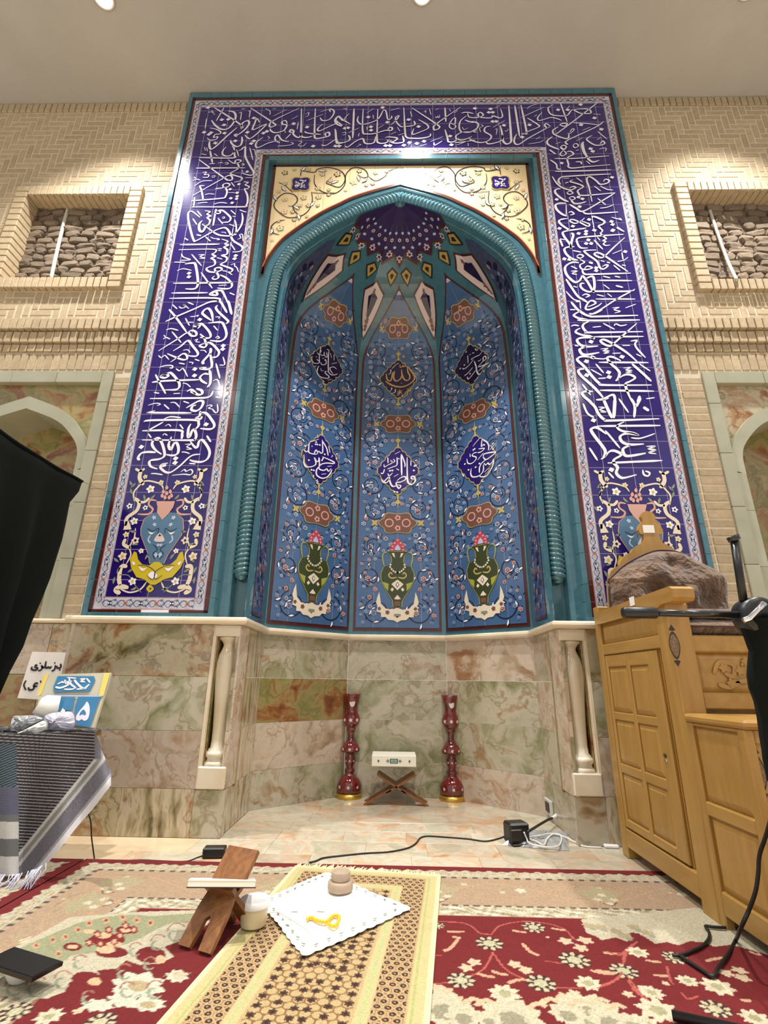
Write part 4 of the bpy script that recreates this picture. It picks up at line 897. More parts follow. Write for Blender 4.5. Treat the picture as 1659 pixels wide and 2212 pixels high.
# ---- glaze work of one panel, in panel coordinates (u, z)
def scroll(A, cx, cz, r, hand, a0, mat_='navy'):
    A.line(mat_, arc(cx, cz, r, a0, a0+hand*5.2, 20, r*.82), .0085, 1, .3)
    A.line(mat_, arc(cx, cz, r*.82, a0+hand*5.2, a0+hand*7.6, 10, r*.4), .006, 1, .4)
    for k, f in enumerate((.9, 2.6, 4.3)):
        a = a0+hand*f; x, y = cx+r*.95*math.cos(a), cz+r*.95*math.sin(a); t = a+hand*1.3+(.7 if k % 2 else -.5)
        A.poly('navy', leaf(x, y, t, .056, .034), 2); A.poly('white_glaze', leaf(x+.004*math.cos(t), y+.004*math.sin(t), t, .046, .021), 3)
    x, y = cx+r*.42*math.cos(a0+1), cz+r*.42*math.sin(a0+1)
    t = a0+2.5
    A.poly('navy', leaf(x, y, t, .056, .036), 2); A.poly('white_glaze', leaf(x, y, t, .045, .02), 3)
    A.poly('navy', leaf(x, y, t+2.3, .046, .03), 2); A.poly('white_glaze', leaf(x, y, t+2.3, .036, .016), 3)
    fl(A, cx-.2*r, cz-.15*r, .024)
def fl(A, x, y, r, c=None):
    c = c or random.choice(['pale_blue', 'pale_blue', 'flower_blue', 'flower_blue', 'pink_motif'])
    A.poly(c, flower(x, y, r, 6, .3, 3), 3); A.poly('slate_dark', disc(x, y, r*.52, n=7), 4); A.poly(random.choice(['pink_motif', 'pale_blue', 'orange_glaze']), disc(x, y, r*.3, n=6), 5)
def medallion(A, cz, hh, ww, rim='gold_line', fill='cobalt', lobes=5):
    def shape(k):
        o = []
        for q in range(4):
            (x0, y0), (x1, y1) = [((0, 1), (1, 0)), ((1, 0), (0, -1)), ((0, -1), (-1, 0)), ((-1, 0), (0, 1))][q]
            for i in range(lobes*4):
                t = i/(lobes*4); bul = 1+.10*math.sin(math.pi*t)+.075*abs(math.sin(math.pi*lobes*t))
                o.append(((x0+(x1-x0)*t)*ww*k*bul, cz+(y0+(y1-y0)*t)*hh*k*bul))
        return o
    A.poly(rim, shape(1.05), 4); A.poly(fill, shape(1.), 5)
    for s in (-1, 1):
        A.poly('gold_line', [(-.010, cz+s*hh*1.05), (.010, cz+s*hh*1.05), (.004, cz+s*hh*1.25), (.026, cz+s*hh*1.38), (.004, cz+s*hh*1.45), (0, cz+s*hh*1.66), (-.004, cz+s*hh*1.45), (-.026, cz+s*hh*1.38), (-.004, cz+s*hh*1.25)][::s], 4)
def cartouche(A, cz, k=1.):
    o = []
    for a in np.linspace(0, 2*math.pi, 48, endpoint=False):
        r = 1+.10*math.cos(6*a); o.append((.135*k*r*math.copysign(abs(math.cos(a))**.8, math.cos(a)), cz+.082*k*r*math.copysign(abs(math.sin(a))**.9, math.sin(a))))
    A.poly('gold_line', [(x*1.05, cz+(y-cz)*1.07) for x, y in o], 4); A.poly('rust_motif', o, 5)
    for s in (-1, 1):
        A.line('pink_motif', arc(s*.068*k, cz, .032*k, 0, 6.28, 12), .010*k, 6, 0, True); A.poly('pink_motif', flower(0, cz+s*.043*k, .026*k, 5, .3), 6); A.poly('rust_motif', disc(0, cz+s*.043*k, .011*k, n=6), 7)
        A.poly('gold_line', flower(s*.185*k, cz, .034*k, 4, .6), 4)
def panel_art(seed, top):
    random.seed(seed); A = Art(); pc = lambda x, y: ((x-462)/5.0105*.003465, onY(770+462/5.0105, 1130+y/5.0105, 3.78)[2])
    def hp(m, pts, lay_, sm=False):
        q = [pc(*p) for p in pts]; q = q+[(-a, b) for a, b in q[::-1] if abs(a) > .002]; A.poly(m, smooth_path(q, n=3, closed=True) if sm else q, lay_)
    def mir(m, pts, lay_):
        q = [pc(*p) for p in pts]; A.poly(m, q, lay_); A.poly(m, [(-a, b) for a, b in q[::-1]], lay_)
    lamp = [(462, 915), (505, 910), (512, 840), (545, 790), (605, 700), (640, 620), (645, 550), (612, 476), (548, 458), (524, 420), (534, 360), (580, 313), (462, 313)]
    hp('lime_line', [(462, 922)]+[(x+8, y) for x, y in lamp[1:-1]]+[(462, 306)], 4); hp('olive_vase', lamp, 5)
    A.line('lime_line', smooth_path([pc(*p) for p in ((575, 318), (620, 330), (632, 380), (612, 470))], n=5), .009, 4); A.line('lime_line', smooth_path([(-a, b) for a, b in [pc(*p) for p in ((575, 318), (620, 330), (632, 380), (612, 470))]], n=5), .009, 4)
    for x, y in ((540, 455), (545, 480), (528, 503), (508, 522), (485, 535), (462, 540)): mir('cream_motif', [(x-13, y), (x, y-13), (x+13, y), (x, y+13)], 6)
    hp('cream_motif', [(462, 730), (505, 690), (530, 665), (505, 645), (462, 615)], 6); hp('olive_vase', [(462, 700), (482, 670), (462, 640)], 7); hp('white_glaze', [(462, 690), (474, 670), (462, 650)], 8)
    A.line('gold_line', smooth_path([pc(*p) for p in ((470, 590), (530, 600), (560, 570), (540, 540), (520, 560))], n=5), .010, 6); A.line('gold_line', smooth_path([(-a, b) for a, b in [pc(*p) for p in ((470, 590), (530, 600), (560, 570), (540, 540), (520, 560))]], n=5), .010, 6)
    mir('cream_motif', [(500, 330), (530, 330), (510, 365), (490, 380)], 6); mir('cream_motif', [(500, 720), (520, 700), (540, 725), (520, 745)], 6); mir('lime_line', [(560, 660), (630, 640), (600, 700), (565, 740)], 6)
    hp('cream_motif', [(462, 780), (480, 800), (500, 825), (462, 830)], 6); hp('rust_motif', [(462, 900), (495, 900), (495, 850), (462, 850)], 6)
    cres = [(462, 1078), (500, 1055), (560, 1050), (590, 1020), (640, 1020), (640, 975), (690, 960), (680, 900), (697, 860), (682, 800), (662, 748)]
    inn_ = [(655, 800), (640, 880), (590, 928), (520, 940), (480, 925), (462, 902)]
    hp('cream_motif', cres+inn_, 4)
    hp('leaf_grey', flower(462, 985, 45, 6, .3)[:10], 5); mir('rust_motif', flower(570, 970, 26, 5, .3), 5); mir('rust_motif', flower(660, 930, 22, 5, .3), 5)
    for x, y in ((462, 190), (428, 222), (496, 222), (405, 260), (519, 260), (400, 290), (524, 290)): A.poly('rose', flower(*pc(x, y), .018, 5, .3), 5); A.poly('pink_motif', disc(*pc(x, y), .008, n=6), 6)
    hp('rose', [(462, 165), (480, 195), (530, 240), (552, 300), (462, 300)], 4); hp('pale_blue', [(462, 235), (490, 270), (495, 298), (462, 298)], 6)
    # scrolls
    for s in (-1, 1):
        for (x, y, r, h_, a0) in ((300/1., 250, 98, -1, .4), (312, 590, 100, 1, 5.), (235, 955, 132, -1, 1.3)):
            u, v = pc(462-x if False else 462+(462-(x if x < 462 else x)), y); u = abs(u)
            if y == 250: u = .20
            if y == 590: u = .215
            if y == 955: u = .16
            scroll(A, s*u, v, r/5.0105*.0036, s*h_, a0 if s > 0 else math.pi-a0)
    z = 2.06
    k = 0
    while z < 3.72:
        u = .205 if k % 2 else .175
        if u+.05 < hw(z+.1)+.03:
            for s in (-1, 1): scroll(A, s*u, z, .088, s*(1 if k % 2 else -1), (.5+k) if s > 0 else math.pi-(.5+k))
        z += .215; k += 1
    for cz in (1.945, 2.84): cartouche(A, cz)
    cartouche(A, 3.755, .92)
    medallion(A, 2.402, .205, .165, fill='cobalt'); medallion(A, 3.285, .185, .158, fill='cobalt_dark')
    taken = [(0, 2.402, .24), (0, 3.285, .22), (0, 1.945, .15), (0, 2.84, .15), (0, 3.755, .15), (0, 1.5, .19), (0, 1.25, .2)]
    n = 0
    for _ in range(900):
        v = random.uniform(1.16, 3.9); u = random.uniform(0.02, .29)
        if u > hw(v)-.035: continue
        if any((abs(u)-a)**2+(v-b)**2 < r*r for a, b, r in taken): continue
        taken.append((u, v, .047)); n += 1
        for s in (-1, 1):
            fl(A, s*u, v, random.uniform(.013, .021))
            A.poly('navy', leaf(s*u+.02, v+.015, random.uniform(0, 6), .03, .014), 1)
    return A
PA = panel_art(3, 3.9)
for c, po in panels:
    B = Art(); B.p = [(m, [(min(max(a, -.314), .314)+c, b) for a, b in pts], l) for m, pts, l in PA.p if max(b for a, b in pts) < 3.94]
    tag(lay_art(B, 'floral_glaze', po, .0075), kind='stuff')
# names in the medallions
NAMES = [
(655,725,18.433,'''52 990 620 960 900 960 1400 1000 1530 1120 1600 1230 1590 1320 1550;46 1290 1370 1200 1290 1110 1280 1020 1330 1060 1450 1150 1560;52 930 1460 830 1470 870 1560 980 1650 960 1720 850 1730 680 1690 560 1600 510 1480 540 1320 590 1240;44 640 460 650 560 600 900 600 1100 500 1140 380 1120 310 1020 300 900 330 840;40 500 970 590 1060;44 860 1020 820 1020 840 980 870 1050 870 1140 790 1190 690 1180 660 1090;36 1000 620 900 570;40 890 680 910 880 840 870 800 790;40 790 680 790 780 720 830 660 770;40 690 620 620 740 570 780 520 700;30 1180 780 1190 1020;30 1080 1160 1320 1100;30 360 1270 500 1240;30 920 1810 1110 1770;26 660 1330 680 1430 780 1430;28 770 1790 740 1840 800 1860 740 1910 780 1980 850 1980;d 1250 1700;26 320 770 430 650;26 440 880 520 880;26 710 940 800 920;26 1040 720 1090 920'''),
(815,765,16.59,'''70 1080 470 1200 620 1320 800 1330 920 1230 1050 1050 1160 850 1210 620 1180 430 1100 300 1000;60 1070 500 1100 680 1160 800 1150 920 1060 980 960 930 890 780 870 580;60 880 780 840 900 750 980 650 990 590 900 590 780 630 640;55 620 660 550 720 520 880 480 990 400 980 340 900 320 720;40 810 400 820 500 880 500 920 430 940 490 1000 460 980 340;*28 770 350 640 440 520 560;*28 450 620 490 600 480 690 400 780;40 1270 1250 1180 1300 1180 1360 1110 1350 1100 1250;40 1090 1300 1070 1480 990 1570 910 1560 880 1460;36 900 1340 840 1360 830 1430 900 1400;36 800 1300 780 1480 690 1510;30 740 1350 740 1480;*34 650 1280 630 1400 490 1460;*30 500 1230 520 1280 470 1350;d 870 1080 795 1580 1170 1430 990 1420'''),
(985,725,10.578,'''30 650 600 710 550 690 490 640 520 640 600 530 720;32 520 740 640 700 770 640 640 730 530 840;34 440 600 480 720 500 840 540 900 590 890;28 470 810 400 910 310 1010 280 960;28 410 740 310 860 210 940;22 630 370 560 460 470 500 380 550 390 570;24 420 560 360 650 270 740 200 780 170 760;20 290 470 300 650;20 600 290 580 240 530 210;22 530 340 480 350 460 310;20 440 410 390 420;20 360 440 330 460;d 760 530 660 830 215 690 120 770 345 890 255 390;18 520 600 570 590 590 550;18 430 1060 480 1030 520 960'''),
(635,925,9.523,'''32 590 615 545 690;34 560 600 680 650 800 710 790 740 650 730 530 760 490 830 530 870 600 880 650 850 690 900 740 840;34 490 800 440 880 450 980 550 1040 650 1020 720 950 760 860;30 490 610 480 690 440 690 400 620 430 740 380 790 300 810 220 800 180 720 190 610;28 500 620 500 750 490 830;28 560 250 570 480 540 530 490 490 450 520;28 560 270 650 430 680 580;26 480 530 400 550 430 460 470 520;28 410 550 320 530 280 490 290 310;28 280 470 230 500 190 460;18 310 300 490 240;d 435 300 425 345 460 350 285 670 340 870 385 880 210 380 610 550 510 360;16 465 150 465 200;20 380 970 380 1030;18 470 1070 440 1090 480 1110 440 1140 500 1150;16 660 800 760 790;16 540 960 640 950;16 760 560 770 590 740 610;18 690 380 720 520;18 180 560 185 610;16 350 370 350 400'''),
(810,955,8.6545,'''34 600 300 605 700 640 790 700 800 750 740 730 660 680 660 690 700 740 700;32 490 240 500 640;30 410 740 480 680 560 660 570 710 480 760 400 770 410 830 450 880 480 830 430 810;32 400 830 330 840 290 780 270 700;30 330 590 230 690 170 760 220 770 270 700 240 600;24 500 250 560 420 550 480;24 410 300 410 440 330 480 230 520;22 340 330 370 370 330 400 290 350 330 400 250 440 180 480 170 430;22 240 300 245 410;24 180 520 150 600 110 590;20 460 330 420 320;16 370 240 470 190;16 350 665 440 610;16 480 915 580 860;d 725 545 280 550 325 545 740 460 365 940 415 950;18 670 360 670 460;18 400 510 450 540'''),
(995,925,9.523,'''30 490 590 500 550 600 520 740 510 640 600 540 660 480 600;30 540 660 450 740 410 830 410 930;28 500 730 540 770 580 730 620 760 680 700 700 650 690 760 620 900 540 1000 430 1010 420 980;30 490 760 490 880 430 970 350 1010 260 1010 230 940 240 840;26 460 240 560 300 600 380 590 470;26 460 250 450 390 490 350 520 370;26 390 440 510 430 440 500 370 520;26 360 510 290 530 260 580 340 610 320 680 240 740 170 730 150 640;18 270 390 410 220;18 610 470 720 350;20 370 670 490 520;18 510 920 600 830;18 215 540 220 610;d 330 815 110 750 185 870 410 740 310 440 285 460;18 480 1070 450 1100 500 1110''')]
for k, blk in enumerate(NAMES):
    A = Art(); strokes(blk, NS, A, 'gold_text' if k == 1 else 'white_glaze', 1.25, 8+k % 1, 18, 'white_glaze')
    pn = panels[[0, 1, 2, 0, 1, 2][k]][1]
    tag(lay_art(A, 'name_script', pn, .0075), kind='stuff')
# ---- vault: kites, diamonds, star, side panels
def plate(name, poly, m, off=.010, rim=None, rimw=.0):
    mb = MB()
    if rim:
        c = np.mean(np.array(poly), 0); big = [tuple(c+(np.array(q)-c)*(1+rimw)) for q in poly]
        lay(mb, big, off-.003, 1, .03); lay(mb, poly, off, 0, .03); return mb.build(name, [m, rim], niche)
    lay(mb, poly, off, 0, .03); return mb.build(name, m, niche)
KITES = [[(-.33, 4.02), (-.205, 3.955), (-.345, 3.69), (-.47, 3.962)], [(-.991, 4.051), (-.878, 3.984), (-1.053, 3.729), (-1.204, 3.972)]]
DIAM = [[(-1.3, 4.086), (-1.209, 4.111), (-1.081, 4.094), (-1.232, 4.042)], [(-.909, 4.078), (-.814, 4.096), (-.754, 4.072), (-.832, 4.029)], [(-.572, 4.067), (-.473, 4.09), (-.401, 4.073), (-.503, 4.023)], [(-.184, 4.057), (-.119, 4.077), (-.04, 4.057), (-.12, 4.007)]]
for s in (-1, 1):
    for q in KITES:
        poly = [(-s*u, z) for u, z in q]; plate('kite_tile', poly, 'kite_cream', .010, 'brown_line', .12)
        A = Art(); c = np.mean(np.array(poly), 0)
        A.poly('cobalt_dark', [tuple(c+(np.array(p)-c)*.5+np.array([0, .01])) for p in poly], 2); bt = np.array(min(poly, key=lambda t: t[1]))
        for f in (.45, .6, .72): A.poly('rust_motif', flower(*(c+(bt-c)*f), .03*(1-f)+.008, 5, .4), 3)
        tp = np.array(max(poly, key=lambda t: t[1])); A.poly('rust_motif', flower(*(c+(tp-c)*.6), .02, 5, .4), 3)
        lay_art(A, 'kite_motif', niche, .010)
    for q in DIAM:
        poly = [(-s*u, z) for u, z in q]; plate('diamond_tile', poly, 'kite_gold', .010, 'ink', .3)
        A = Art(); c = np.mean(np.array(poly), 0); A.poly('ink', [tuple(c+(np.array(p)-c)*.42) for p in poly], 2); lay_art(A, 'diamond_motif', niche, .010)
    # side panel on the return of the niche, running up into the vault
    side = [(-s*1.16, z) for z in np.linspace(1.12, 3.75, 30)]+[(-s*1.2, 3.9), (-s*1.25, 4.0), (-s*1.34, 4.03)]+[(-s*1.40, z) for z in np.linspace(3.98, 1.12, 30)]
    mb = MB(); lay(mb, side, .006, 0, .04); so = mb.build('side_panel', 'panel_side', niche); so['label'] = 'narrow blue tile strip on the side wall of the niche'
    A = Art(); random.seed(11)
    A.poly('brown_line', [(-s*1.16, 1.115), (-s*1.40, 1.115), (-s*1.40, 1.135), (-s*1.16, 1.135)], 2)
    for k in range(60):
        z = 1.2+k*.045; u = -s*(1.28+.07*math.sin(k*1.7)); fl(A, u, z, .018); A.poly('rust_motif' if k % 14 == 5 else 'navy', disc(-s*(1.28-.06*math.sin(k*1.7)), z, .035, .02, 8), 1)
    A.line('navy', [(-s*(1.28+.08*math.sin(z*9)), z) for z in np.arange(1.16, 3.9, .04)], .012, 1)
    tag(lay_art(A, 'side_glaze', niche, .006), kind='stuff')
starh = [(0., 4.082), (.104, 4.13), (.319, 4.096), (.463, 4.143), (.655, 4.1), (.806, 4.143), (.965, 4.118), (1.125, 4.161), (1.336, 4.126), (1.5, 4.16)]
star = [(-u, z) for u, z in starh[::-1]]+starh[1:]
poly = star+[(1.5, 4.275), (-1.5, 4.275)]
mb = MB(); lay(mb, poly, .008, 0, .02); mb.build('vault_star', 'star_purple', niche)
A = Art()
A.line('brown_line', [(u, z+.006) for u, z in star], .014, 2, 0)
def sf(u, z, r, c, lay_, k=6):
    q = flower(0, 0, 1, k, .4); kk = max(.12, sc(z)); A.poly(c, [(u+a*r/kk, z+b*r*.42) for a, b in q], lay_)
for k in range(-6, 7):
    u = k*.215
    sf(u, 4.122 if k % 2 == 0 else 4.138, .030, 'kite_cream', 3); sf(u, 4.122 if k % 2 == 0 else 4.138, .016, 'star_purple', 4)
    sf(u, 4.108 if k % 2 == 0 else 4.150, .014, 'pink_motif', 3)
    sf(u+.1, 4.165, .016, 'pale_blue', 3); sf(u, 4.19, .016, 'kite_cream', 3); sf(u, 4.19, .007, 'star_purple', 4); sf(u+.1, 4.21, .012, 'pale_blue', 3)
    A.line('rust_motif', [(u+.1, 4.175), (u+.1, 4.235)], .010, 2)
lay_art(A, 'star_motif', niche, .008)
# ================================================================== STONE DADO, SILL, COLONNETTES
dado = empty('stone_dado', (0, 2.8, 0)); tag(dado, 'veined onyx slab dado with pale rounded sill below the tiled portal', 'dado')
ZC = [0., .214, .484, .754, 1.03]
random.seed(5)
for s in (-1, 1):
    x0, x1 = sorted((s*1.82, s*1.03))
    MB().box(x0, x1, 2.822, 3.1, 0, 1.03).build('core', 'mortar', dado)
    for k in range(4):
        if k == 0:
            xm = s*1.40
            for a, b, m in ((min(s*1.82, xm), max(s*1.82, xm), 'onyx_a'), (min(xm, s*1.03), max(xm, s*1.03), 'onyx_wave')): piece('stone_slab', a+.0005, b-.0005, 2.80, 2.822, .0006, ZC[1]-.0006, m, dado, .001)
        else: piece('stone_slab', x0+.0005, x1-.0005, 2.80, 2.822, ZC[k]+.0006, ZC[k+1]-.0006, ['onyx_b', 'onyx_pale', 'onyx_b', 'onyx_a'][k], dado, .001)
        piece('end_slab', *(sorted((s*1.84, s*1.82))), 2.801, 2.90, ZC[k]+.0006, ZC[k+1]-.0006, 'onyx_pale', dado, .001)
    x0, x1 = sorted((s*1.03, s*.876))
    piece('plinth_slab', x0, x1, 2.80, 2.86, .0006, .212, 'onyx_b', dado, .002)
    piece('edge_strip', *(sorted((s*1.03, s*1.012))), 2.799, 2.83, .214, 1.03, 'sill', dado, .002)
    piece('recess_cheek', *(sorted((s*1.012, s*1.004))), 2.83, 2.98, .214, 1.03, 'onyx_rust', dado, .001)
    piece('recess_cheek', *(sorted((s*.887, s*.8765))), 2.80, 2.98, .214, 1.03, 'onyx_pale', dado, .001)
    MB().box(x0, x1, 2.965, 2.99, .2, 1.03).build('recess_back', 'onyx_rust', dado)
    # colonnette
    cx = s*.952; cy = 2.862
    col = empty('colonnette', (cx, cy, .214)); tag(col, f'white onyx baluster colonnette set in the {"left" if s < 0 else "right"} corner recess of the niche', 'colonnette', 'corner colonnettes')
    MB().bbox(cx-.073, cx+.073, cy-.073, cy+.073, .215, .318, .006).build('base_block', 'colonnette', col)
    prof = [(.070, .318), (.071, .326), (.066, .336), (.058, .340), (.057, .352), (.066, .362), (.067, .374), (.062, .384), (.056, .386), (.055, .394), (.046, .402), (.043, .44), (.044, .50), (.048, .57), (.054, .65), (.061, .72), (.066, .78), (.064, .83), (.056, .87), (.043, .90), (.036, .918), (.037, .93), (.048, .945), (.063, .956), (.066, .964), (.06, .968)]
    MB().lathe([(r*.93, z) for r, z in prof], cx, cy, 0, 28).build('shaft', 'colonnette', col)
    MB().bbox(cx-.071, cx+.071, cy-.068, cy+.072, .968, 1.029, .004).build('cap_block', 'colonnette', col)
# slabs lining the niche below the sill
for fi, (a, b) in enumerate(zip(PL[:-1], PL[1:])):
    A_, B_ = np.array(a[1:]), np.array(b[1:]); 
    if fi == 0: A_ = np.array([-.885, 2.80])
    if fi == 4: B_ = np.array([.885, 2.80])
    t = (B_-A_)/np.linalg.norm(B_-A_); n = np.array([-t[1], t[0]])
    if n@(np.array([0, 3.2])-(A_+B_)/2) > 0: n = -n
    Ln = np.linalg.norm(B_-A_)
    for k in range(4):
        q0, q1 = A_+t*.0006, B_-t*.0006; h = .02
        vs = [(*q0, ZC[k]+.0006), (*q1, ZC[k]+.0006), (*(q1+n*h), ZC[k]+.0006), (*(q0+n*h), ZC[k]+.0006)]; vs += [(v[0], v[1], ZC[k+1]-.0006) for v in vs]
        m = [['onyx_wave', 'onyx_wave', 'onyx_wave', 'onyx_wave'], ['onyx_b', 'onyx_pale', 'onyx_rust', 'onyx_b'], ['onyx_b', 'onyx_b', 'onyx_b', 'onyx_b'], ['onyx_pale', 'onyx_b', 'onyx_b', 'onyx_pale'], ['onyx_b', 'onyx_b', 'onyx_pale', 'onyx_b']][fi][k]
        MB().add(vs, [(0, 3, 2, 1), (4, 5, 6, 7), (0, 1, 5, 4), (1, 2, 6, 5), (2, 3, 7, 6), (3, 0, 4, 7)]).build('stone_slab', m, dado)
# sill
SP = [np.array(p) for p in [(-1.86, 2.80), (-.877, 2.80), (-.885, 3.34), (-.361, 3.78), (.361, 3.78), (.885, 3.34), (.877, 2.80), (1.86, 2.80)]]
SS = [(-.03, 1.031), (.024, 1.031), (.034, 1.038), (.038, 1.05), (.036, 1.062), (.026, 1.071), (-.03, 1.073)]
def soff(i, d):
    def nrm(a, b):
        t = (b-a)/np.linalg.norm(b-a); return np.array([t[1], -t[0]])
    if i == 0: return SP[0]+nrm(SP[0], SP[1])*d
    if i == len(SP)-1: return SP[-1]+nrm(SP[-2], SP[-1])*d
    n0, n1 = nrm(SP[i-1], SP[i]), nrm(SP[i], SP[i+1]); m = n0+n1; m /= np.linalg.norm(m); return SP[i]+m*d/max(.35, m@n0)
for i in range(len(SP)-1):
    n = len(SS); vs = [(*soff(i, d), z) for d, z in SS]+[(*soff(i+1, d), z) for d, z in SS]
    fs = [(j, (j+1) % n, n+(j+1) % n, n+j) for j in range(n)]+[tuple(range(n))[::-1], tuple(range(n, 2*n))]
    MB().add(vs, fs).build('sill_stone', 'sill', dado)

# ================================================================== FLOOR
floor = struct(MB().box(-5.2, 5.2, -5., 4.0, -.08, -.004).build('floor', 'floor_beige'))
random.seed(9)
ys = [2.26, 2.45, 2.60, 2.80, 2.98, 3.15, 3.33, 3.52, 3.80]
for y0, y1 in zip(ys[:-1], ys[1:]):
    lim = 1.84 if y1 <= 2.81 else .884
    x = -lim
    while x < lim-.01:
        w_ = random.uniform(.26, .52); x1 = min(lim, x+w_)
        if lim-x1 < .12: x1 = lim
        m = 'floor_beige' if (y1 <= 2.81 and x1 < -.8) else 'floor_onyx'
        if y0 >= 3.33:   # slabs cut along the slanted niche walls
            poly = [(x+.0008, y0+.0008), (x1-.0008, y0+.0008), (x1-.0008, y1-.0008), (x+.0008, y1-.0008)]
            for sg in (-1, 1):
                # keep |x| side: y < 3.78 - (|x|-.361)*.44/.524
                out = []; f = lambda p: 3.78-(sg*p[0]-.361)*(.44/.524)-p[1]; n = len(poly)
                for i in range(n):
                    a, b = poly[i], poly[(i+1) % n]; fa, fb = f(a), f(b)
                    if fa >= 0: out.append(a)
                    if fa*fb < 0: t = fa/(fa-fb); out.append((a[0]+(b[0]-a[0])*t, a[1]+(b[1]-a[1])*t))
                poly = out
                if len(poly) < 3: break
            if len(poly) >= 3: MB().prism(poly, lambda a, b: (a, b, 0.), lambda a, b: (a, b, -.01)).build('floor_slab', m, floor)
        else: piece('floor_slab', x+.0008, x1-.0008, y0+.0008, y1-.0008, -.012, 0., m, floor, .0012)
        x = x1

# ================================================================== PULPIT (MINBAR)
X0, X1 = 1.04, 1.72
pul = empty('wooden_pulpit', (1.38, 2.1, 0)); tag(pul, 'honey-coloured wooden stepped pulpit with panelled side and scalloped backrest', 'pulpit')
def wp(name, x0, x1, y0, y1, z0, z1, m='wood', b=.004, parent=None): return piece(name, x0, x1, y0, y1, z0, z1, m, parent or pul, b)
def side_panel(parent, y0, y1, z0, z1, x=X0, nm='panel'):
    """raised field with bevelled rim, facing -X"""
    b = .022; xo, xi = x+.014, x+.004
    O = [(y0, z0), (y1, z0), (y1, z1), (y0, z1)]; I = [(y0+b, z0+b), (y1-b, z0+b), (y1-b, z1-b), (y0+b, z1-b)]
    vs = [(xo, *q) for q in O]+[(xi, *q) for q in I]
    MB().add(vs, [(4, 7, 6, 5)]+[(i, 4+i, 4+(i+1) % 4, (i+1) % 4) for i in range(4)]).build(nm, 'wood', parent)
def front_panel(parent, x0, x1, z0, z1, y, nm='panel'):
    b = .024; yo, yi = y+.014, y+.005
    O = [(x0, z0), (x1, z0), (x1, z1), (x0, z1)]; I = [(x0+b, z0+b), (x1-b, z0+b), (x1-b, z1-b), (x0+b, z1-b)]
    vs = [(q[0], yo, q[1]) for q in O]+[(q[0], yi, q[1]) for q in I]
    return MB().add(vs, [(4, 5, 6, 7)]+[(i, (i+1) % 4, 4+(i+1) % 4, 4+i) for i in range(4)]).build(nm, 'wood_side', parent)
wp('carcass', X0+.02, X1-.01, 2.02, 2.66, .05, .92)
wp('front_post', X0, X0+.085, 1.97, 2.065, 0, 1.05); wp('front_post', X1-.085, X1, 1.97, 2.065, 0, 1.05)
for xa in (X0, X1-.06):
    rp = wp('rear_post', xa, xa+.06, 2.63, 2.69, 0, 1.13)
    MB().lathe([(.0, 0), (.022, .002), (.03, .012), (.022, .022), (.017, .03), (.026, .042), (.034, .058), (.036, .072), (.032, .09), (.02, .104), (.0, .108)], xa+.03, 2.66, 1.13, 18).build('finial', 'wood', rp)
    ar = MB(); ar.prism([(1.885, 1.06), (1.90, 1.048), (1.99, 1.046), (2.0, 1.038), (2.05, 1.036), (2.65, 1.036), (2.65, 1.098), (1.905, 1.104), (1.885, 1.092)], lambda a, b: (xa-.012, a, b), lambda a, b: (xa+.07, a, b)); ar.build('armrest', 'wood_side', pul)
# left side frame
wp('rail', X0+.001, X0+.04, 2.065, 2.63, .885, .935, 'wood_side')
side_panel(pul, 2.075, 2.62, .935, 1.037); wp('rail', X0+.02, X0+.04, 2.065, 2.63, .93, 1.04, 'wood_side')
wp('rail', X0+.001, X0+.04, 2.065, 2.63, .045, .122, 'wood_side')
MB().bbox(X1-.03, X1, 2.065, 2.63, .05, 1.04, .004).build('far_side', 'wood', pul)
door = MB().box(X0+.016, X0+.03, 2.10, 2.628, .125, .883).build('cabinet_door', 'wood', pul)
for a, b in ((2.60, 2.626), (2.366, 2.396), (2.108, 2.19)): wp('stile', X0+.003, X0+.018, a, b, .128, .88, 'wood', .004, door)
for a, b in ((.825, .88), (.585, .62), (.355, .395), (.128, .165)):
    for c, d in ((2.19, 2.366), (2.396, 2.60)): wp('door_rail', X0+.003, X0+.018, c, d, a, b, 'wood_side', .004, door)
for a, b in ((.62, .825), (.395, .585), (.165, .355)):
    for c, d in ((2.19, 2.366), (2.396, 2.60)): side_panel(door, c, d, a, b)
kx = onX(1436, 1632, X0); MB().lathe([(.0, 0), (.008, .0), (.008, .004), (.0, .004)], X0-.001, kx[1], kx[2], 12, ax='x').build('keyhole', 'dark_inlay', door)
wp('tack', X0-.001, X0+.004, kx[1]-.008, kx[1]+.008, kx[2]-.022, kx[2]-.012, 'chrome', .001, door)
# seat front
wp('seat_rail', X0+.085, X1-.085, 1.985, 2.03, .865, .93, 'wood_side', .006)
fp = front_panel(pul, X0+.085, X1-.085, .715, .868, 1.992); wp('seat_rail', X0+.085, X1-.085, 1.98, 2.03, .66, .72, 'wood_side', .006)
A = Art(); c0 = np.array([1.32, .79])
for pts in ([(-.13, 0), (-.1, .04), (-.05, .03), (-.06, -.01), (-.09, .0)], [(-.06, -.03), (0, -.02), (.04, .03), (.01, .05), (-.02, .03)], [(-.12, -.04), (-.08, -.05), (-.04, -.03)], [(.04, .0), (.08, .04), (.12, .03), (.11, .0)], [(.05, -.03), (.1, -.02), (.14, -.04)]): A.line('wood', smooth_path([tuple(c0+np.array(p)) for p in pts], n=5), .016, 1, .5)
for p in ((-.09, .02), (-.03, .01), (.03, -.01), (.09, .02), (-.07, -.035), (.0, .045)): A.poly('wood', flower(*(c0+np.array(p)), .02, 5, .4), 2)
A.build('carved_flourish', fp, lambda q, l: (q[0], 1.9955-l*1.6, q[1]))
